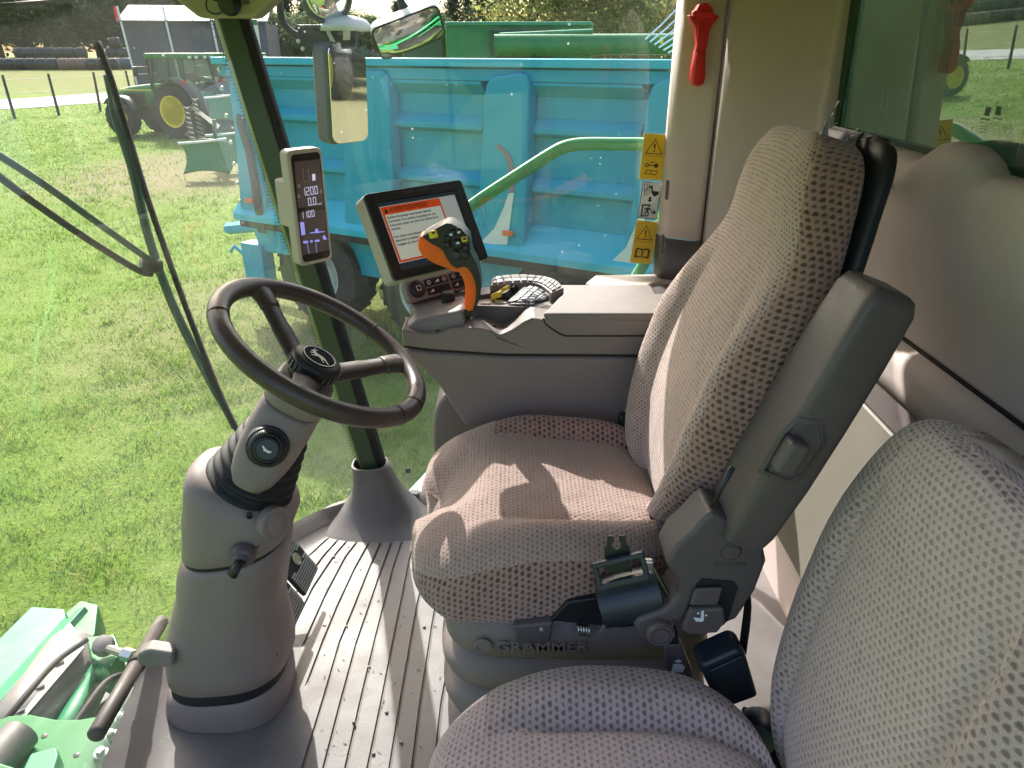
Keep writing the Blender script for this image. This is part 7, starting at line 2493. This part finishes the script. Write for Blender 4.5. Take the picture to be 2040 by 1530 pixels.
hm = thing('emergency_hammer', 'red plastic emergency hammer hanging on the beige pillar trim', 'hammer', PY(1402, 160, 1.89))
ho = [(97, 82), (132, 104), (136, 58), (158, 22), (200, 12), (232, 38), (243, 82), (275, 92), (262, 112), (236, 140), (214, 190), (204, 262), (194, 292), (192, 440), (182, 490), (150, 503), (120, 495), (108, 462), (116, 390), (134, 292), (142, 262), (134, 160), (104, 112)]
hmb = yprism('hammer_body', [hz_(*p) for p in ho], 1.868, 0.030, M['red'], hm, 0.004, 3)
for a, b in ((150, 160), (172, 184), (194, 205)):
    yprism('grip_rib', [hz_(a, 130), hz_(a + 7, 130), hz_(b - 8, 220), hz_(b - 14, 220)], 1.863, 0.008, M['red'], hmb, 0.001)
yprism('hammer_head', [hz_(*p) for p in ((120, 60), (240, 66), (250, 104), (118, 98))], 1.860, 0.02, M['red'], hmb, 0.004, 3)
yprism('hammer_handle', [hz_(*p) for p in ((140, 300), (186, 300), (184, 440), (174, 484), (150, 495), (124, 486), (116, 460), (124, 390))], 1.862, 0.012, M['red'], hmb, 0.005, 3)

# ================================================================== windscreen wiper
def on_screen(u, v, out=0.03):
    r = ray(u, v)
    lo, hi = 0.8, 3.0
    for _ in range(40):
        t = (lo + hi) / 2
        p = CAM + r * t
        h = p.z - FLOOR
        yk = CY + (p.y - CY) / (1 + 0.035 * max(h, 0) / 1.5)
        xg = front_x(min(max(yk, 0.49), 1.95), h) - 0.012 - out
        if p.x > xg:
            lo = t
        else:
            hi = t
    return CAM + r * lo


M['wiper_green'] = plain('wiper_green_paint', (0.008, 0.085, 0.045), 0.35, 0, 0.1, 6)
wpz = thing('windscreen_wiper', 'dark green pantograph wiper with long black blade across the windscreen', 'wiper', on_screen(300, 530))
ap = [on_screen(u, v, 0.050) for u, v in ((210, 150), (228, 225), (262, 330), (290, 450), (318, 540), (352, 625), (396, 715), (432, 785), (466, 852))]
MB().tube(spl(ap, 3), [0.008] * 3 + [0.0155] * 19 + [0.010] * 3, 8, flat=0.6).build('wiper_spine', M['wiper_green'], wpz, smooth=True)
bp = [on_screen(u, v, 0.022) for u, v in ((194, 82), (222, 160), (256, 270), (292, 390), (330, 500), (366, 600), (410, 715), (445, 800), (474, 860))]
MB().tube(spl(bp, 3), 0.0105, 6, flat=0.7).build('wiper_blade', M['black_soft'], wpz, smooth=True)
for e_ in (((-40, 285), (80, 362), (200, 448), (298, 518)), ((-40, 322), (60, 398), (180, 480), (275, 538), (302, 545))):
    q = [on_screen(u, v, 0.055) for u, v in e_]
    MB().tube(spl(q, 4), 0.0085, 8).build('wiper_arm', M['wiper_green'] if e_[0][1] < 300 else M['black'], wpz, smooth=True)
MB().tube([on_screen(282, 528, 0.055), on_screen(320, 530, 0.05)], 0.020, 8).build('wiper_joint', M['black'], wpz, smooth=True)
up_w = tag(MB().tube([on_screen(-30, 14, 0.03), on_screen(60, 6, 0.03), on_screen(140, -2, 0.03)], 0.008, 6, flat=0.6).build('upper_wiper', M['black_soft'], None, smooth=True), 'black rubber wiper blade along the top edge of the windscreen', 'wiper')

# ================================================================== mirrors outside
D0 = 2.72


def PM(u, v, d=0.0):
    return PY(u, v, D0 + d)


mr = thing('wing_mirror', 'tall grey wing mirror on a black bracket outside the side window', 'mirror', PM(670, 280))
mrot = V((0.80, -0.60, -0.07)).normalized()
side_ = V((0.60, 0.80, 0)).normalized()
ctr = PM(694, 188)
fl_ = Flat(ctr, side_, (0.055, -0.042, 1))
if fl_.n.dot(mrot) < 0:
    fl_ = Flat(ctr, -side_, (0.055, -0.042, 1))
half_w = 0.088
mh = 0.168
MB().prism(fl_.poly(rrect(half_w, mh, 0.035, 6), -0.085), fl_.n * 0.083).build('mirror_housing', M['grey_housing'], mr, bevel=0.02, seg=3)
MB().prism(fl_.poly(rrect(half_w * 0.93, mh * 0.955, 0.030, 6), 0.001), fl_.n * 0.004).build('mirror_glass', M['mirror'], mr)
MB().lathe(PM(690, 62), (0, 0, 1), [(0.088, 0), (0.085, 0.018), (0.066, 0.036), (0.03, 0.046), (0.001, 0.048)], 26).build('lamp_dome', M['pale_housing'], mr, smooth=True)
bx('bracket_top', PM(662, 52), (0.215, 0.08, 0.006), M['black'], mr, bevel=0.002)
MB().prism([PM(u, v, -0.03) for u, v in ((592, 55), (700, 58), (710, 62), (706, 96), (650, 100), (630, 104), (600, 104), (592, 90))], (0, 0.05, 0)).build('bracket_plate', M['black'], mr, bevel=0.004)
MB().prism([PM(u, v, -0.034) for u, v in ((648, 60), (656, 60), (668, 84), (660, 86))], (0, 0.002, 0)).build('bracket_window', M['pale_housing'], mr)
MB().prism([PM(u, v, -0.034) for u, v in ((684, 56), (698, 56), (697, 80), (683, 80))], (0, 0.002, 0)).build('bracket_window', M['pale_housing'], mr)
for u, v in ((595, 82), (604, 97), (674, 88)):
    MB().lathe(PM(u, v, -0.032), (0, -1, 0), [(0.007, 0), (0.007, 0.004), (0.004, 0.006), (0.0005, 0.006)], 12).build('bracket_bolt', M['steel'], mr)
MB().tube(spl([PM(556, -60), PM(557, 0), PM(562, 40), PM(578, 62), PM(600, 74)], 5), 0.0125, 12).build('mirror_arm', M['black'], mr, smooth=True)
rc = PM(650, -8, -0.05)
rn = V((0.35, -0.9, -0.12)).normalized()
rmz = thing('round_mirror', 'small round convex mirror with black rim above the wing mirror', 'mirror', rc - V((0, 0, 0.06)))
MB().lathe(rc, rn, [(0.078, -0.025), (0.085, -0.008), (0.085, 0.002), (0.080, 0.005), (0.077, 0.001)], 32).build('mirror_rim', M['grey_housing'], rmz, smooth=True, sharp=60)
MB().lathe(rc, rn, [(0.0775, 0.001), (0.06, 0.007), (0.04, 0.0105), (0.02, 0.0125), (0.0005, 0.013)], 32).build('convex_glass', M['mirror'], rmz, smooth=True)
MB().tube([rc - rn * 0.03, PM(668, 40, 0.0)], 0.01, 8).build('mirror_stem', M['black'], rmz)

# wide-angle mirror hanging from its own arm
wm = thing('ramp_mirror', 'wide convex mirror with pale back, tilted, showing green reflections', 'mirror', PY(815, 115, 2.55))
q = [PY(742, 58, 2.55), PY(866, 8, 2.60), PY(886, 70, 2.56), PY(760, 116, 2.50)]
wc_ = (q[0] + q[1] + q[2] + q[3]) / 4
wnn = V((0.30, -0.80, -0.50)).normalized()
q = [PP(u, v, wc_, wnn) for u, v in ((742, 58), (866, 8), (886, 70), (760, 116))]
wf_ = Flat(wc_, (q[1] - q[0]) + (q[2] - q[3]), (q[0] - q[3]) + (q[1] - q[2]))
ww, wh = ((q[1] - q[0]).length + (q[2] - q[3]).length) / 4, ((q[0] - q[3]).length + (q[1] - q[2]).length) / 4
rows = []
for i in range(11):
    row = []
    for j in range(17):
        a, b = -1 + 2 * j / 16, -1 + 2 * i / 10
        # squircle mapping keeps rounded corners
        aa = a * math.sqrt(max(0, 1 - 0.30 * b ** 6 * abs(a) ** 3))
        bb = b * math.sqrt(max(0, 1 - 0.30 * a ** 6 * abs(b) ** 3))
        row.append(wf_.p(aa * ww, bb * wh, 0.018 * (1 - 0.6 * a * a - 0.4 * b * b)))
    rows.append(row)
MB().grid(rows).build('convex_glass', M['mirror'], wm, smooth=True)
rings = []
for l, g_ in ((0.004, 1.03), (0.010, 1.05), (0.0, 1.07), (-0.03, 1.02), (-0.05, 0.85), (-0.06, 0.5)):
    rings.append([wf_.p(a * g_, b * g_, l) for a, b in rrect(ww, wh, 0.022, 6)])
MB().rings(rings).build('mirror_back', M['pale_housing'], wm, smooth=True, sharp=60)
edge_ = [wf_.p(a * 1.04, b * 1.04, 0.009) for a, b in rrect(ww, wh, 0.022, 6)]
MB().tube(edge_ + [edge_[0]], 0.0035, 6).build('mirror_edge', M['black'], wm, smooth=True)
MB().tube(spl([PY(790, -50, 2.6), PY(800, 5, 2.6), PY(812, 28, 2.6)], 4), [0.012] * 5 + [0.016] * 4, 10).build('mirror_arm', M['black'], wm, smooth=True)
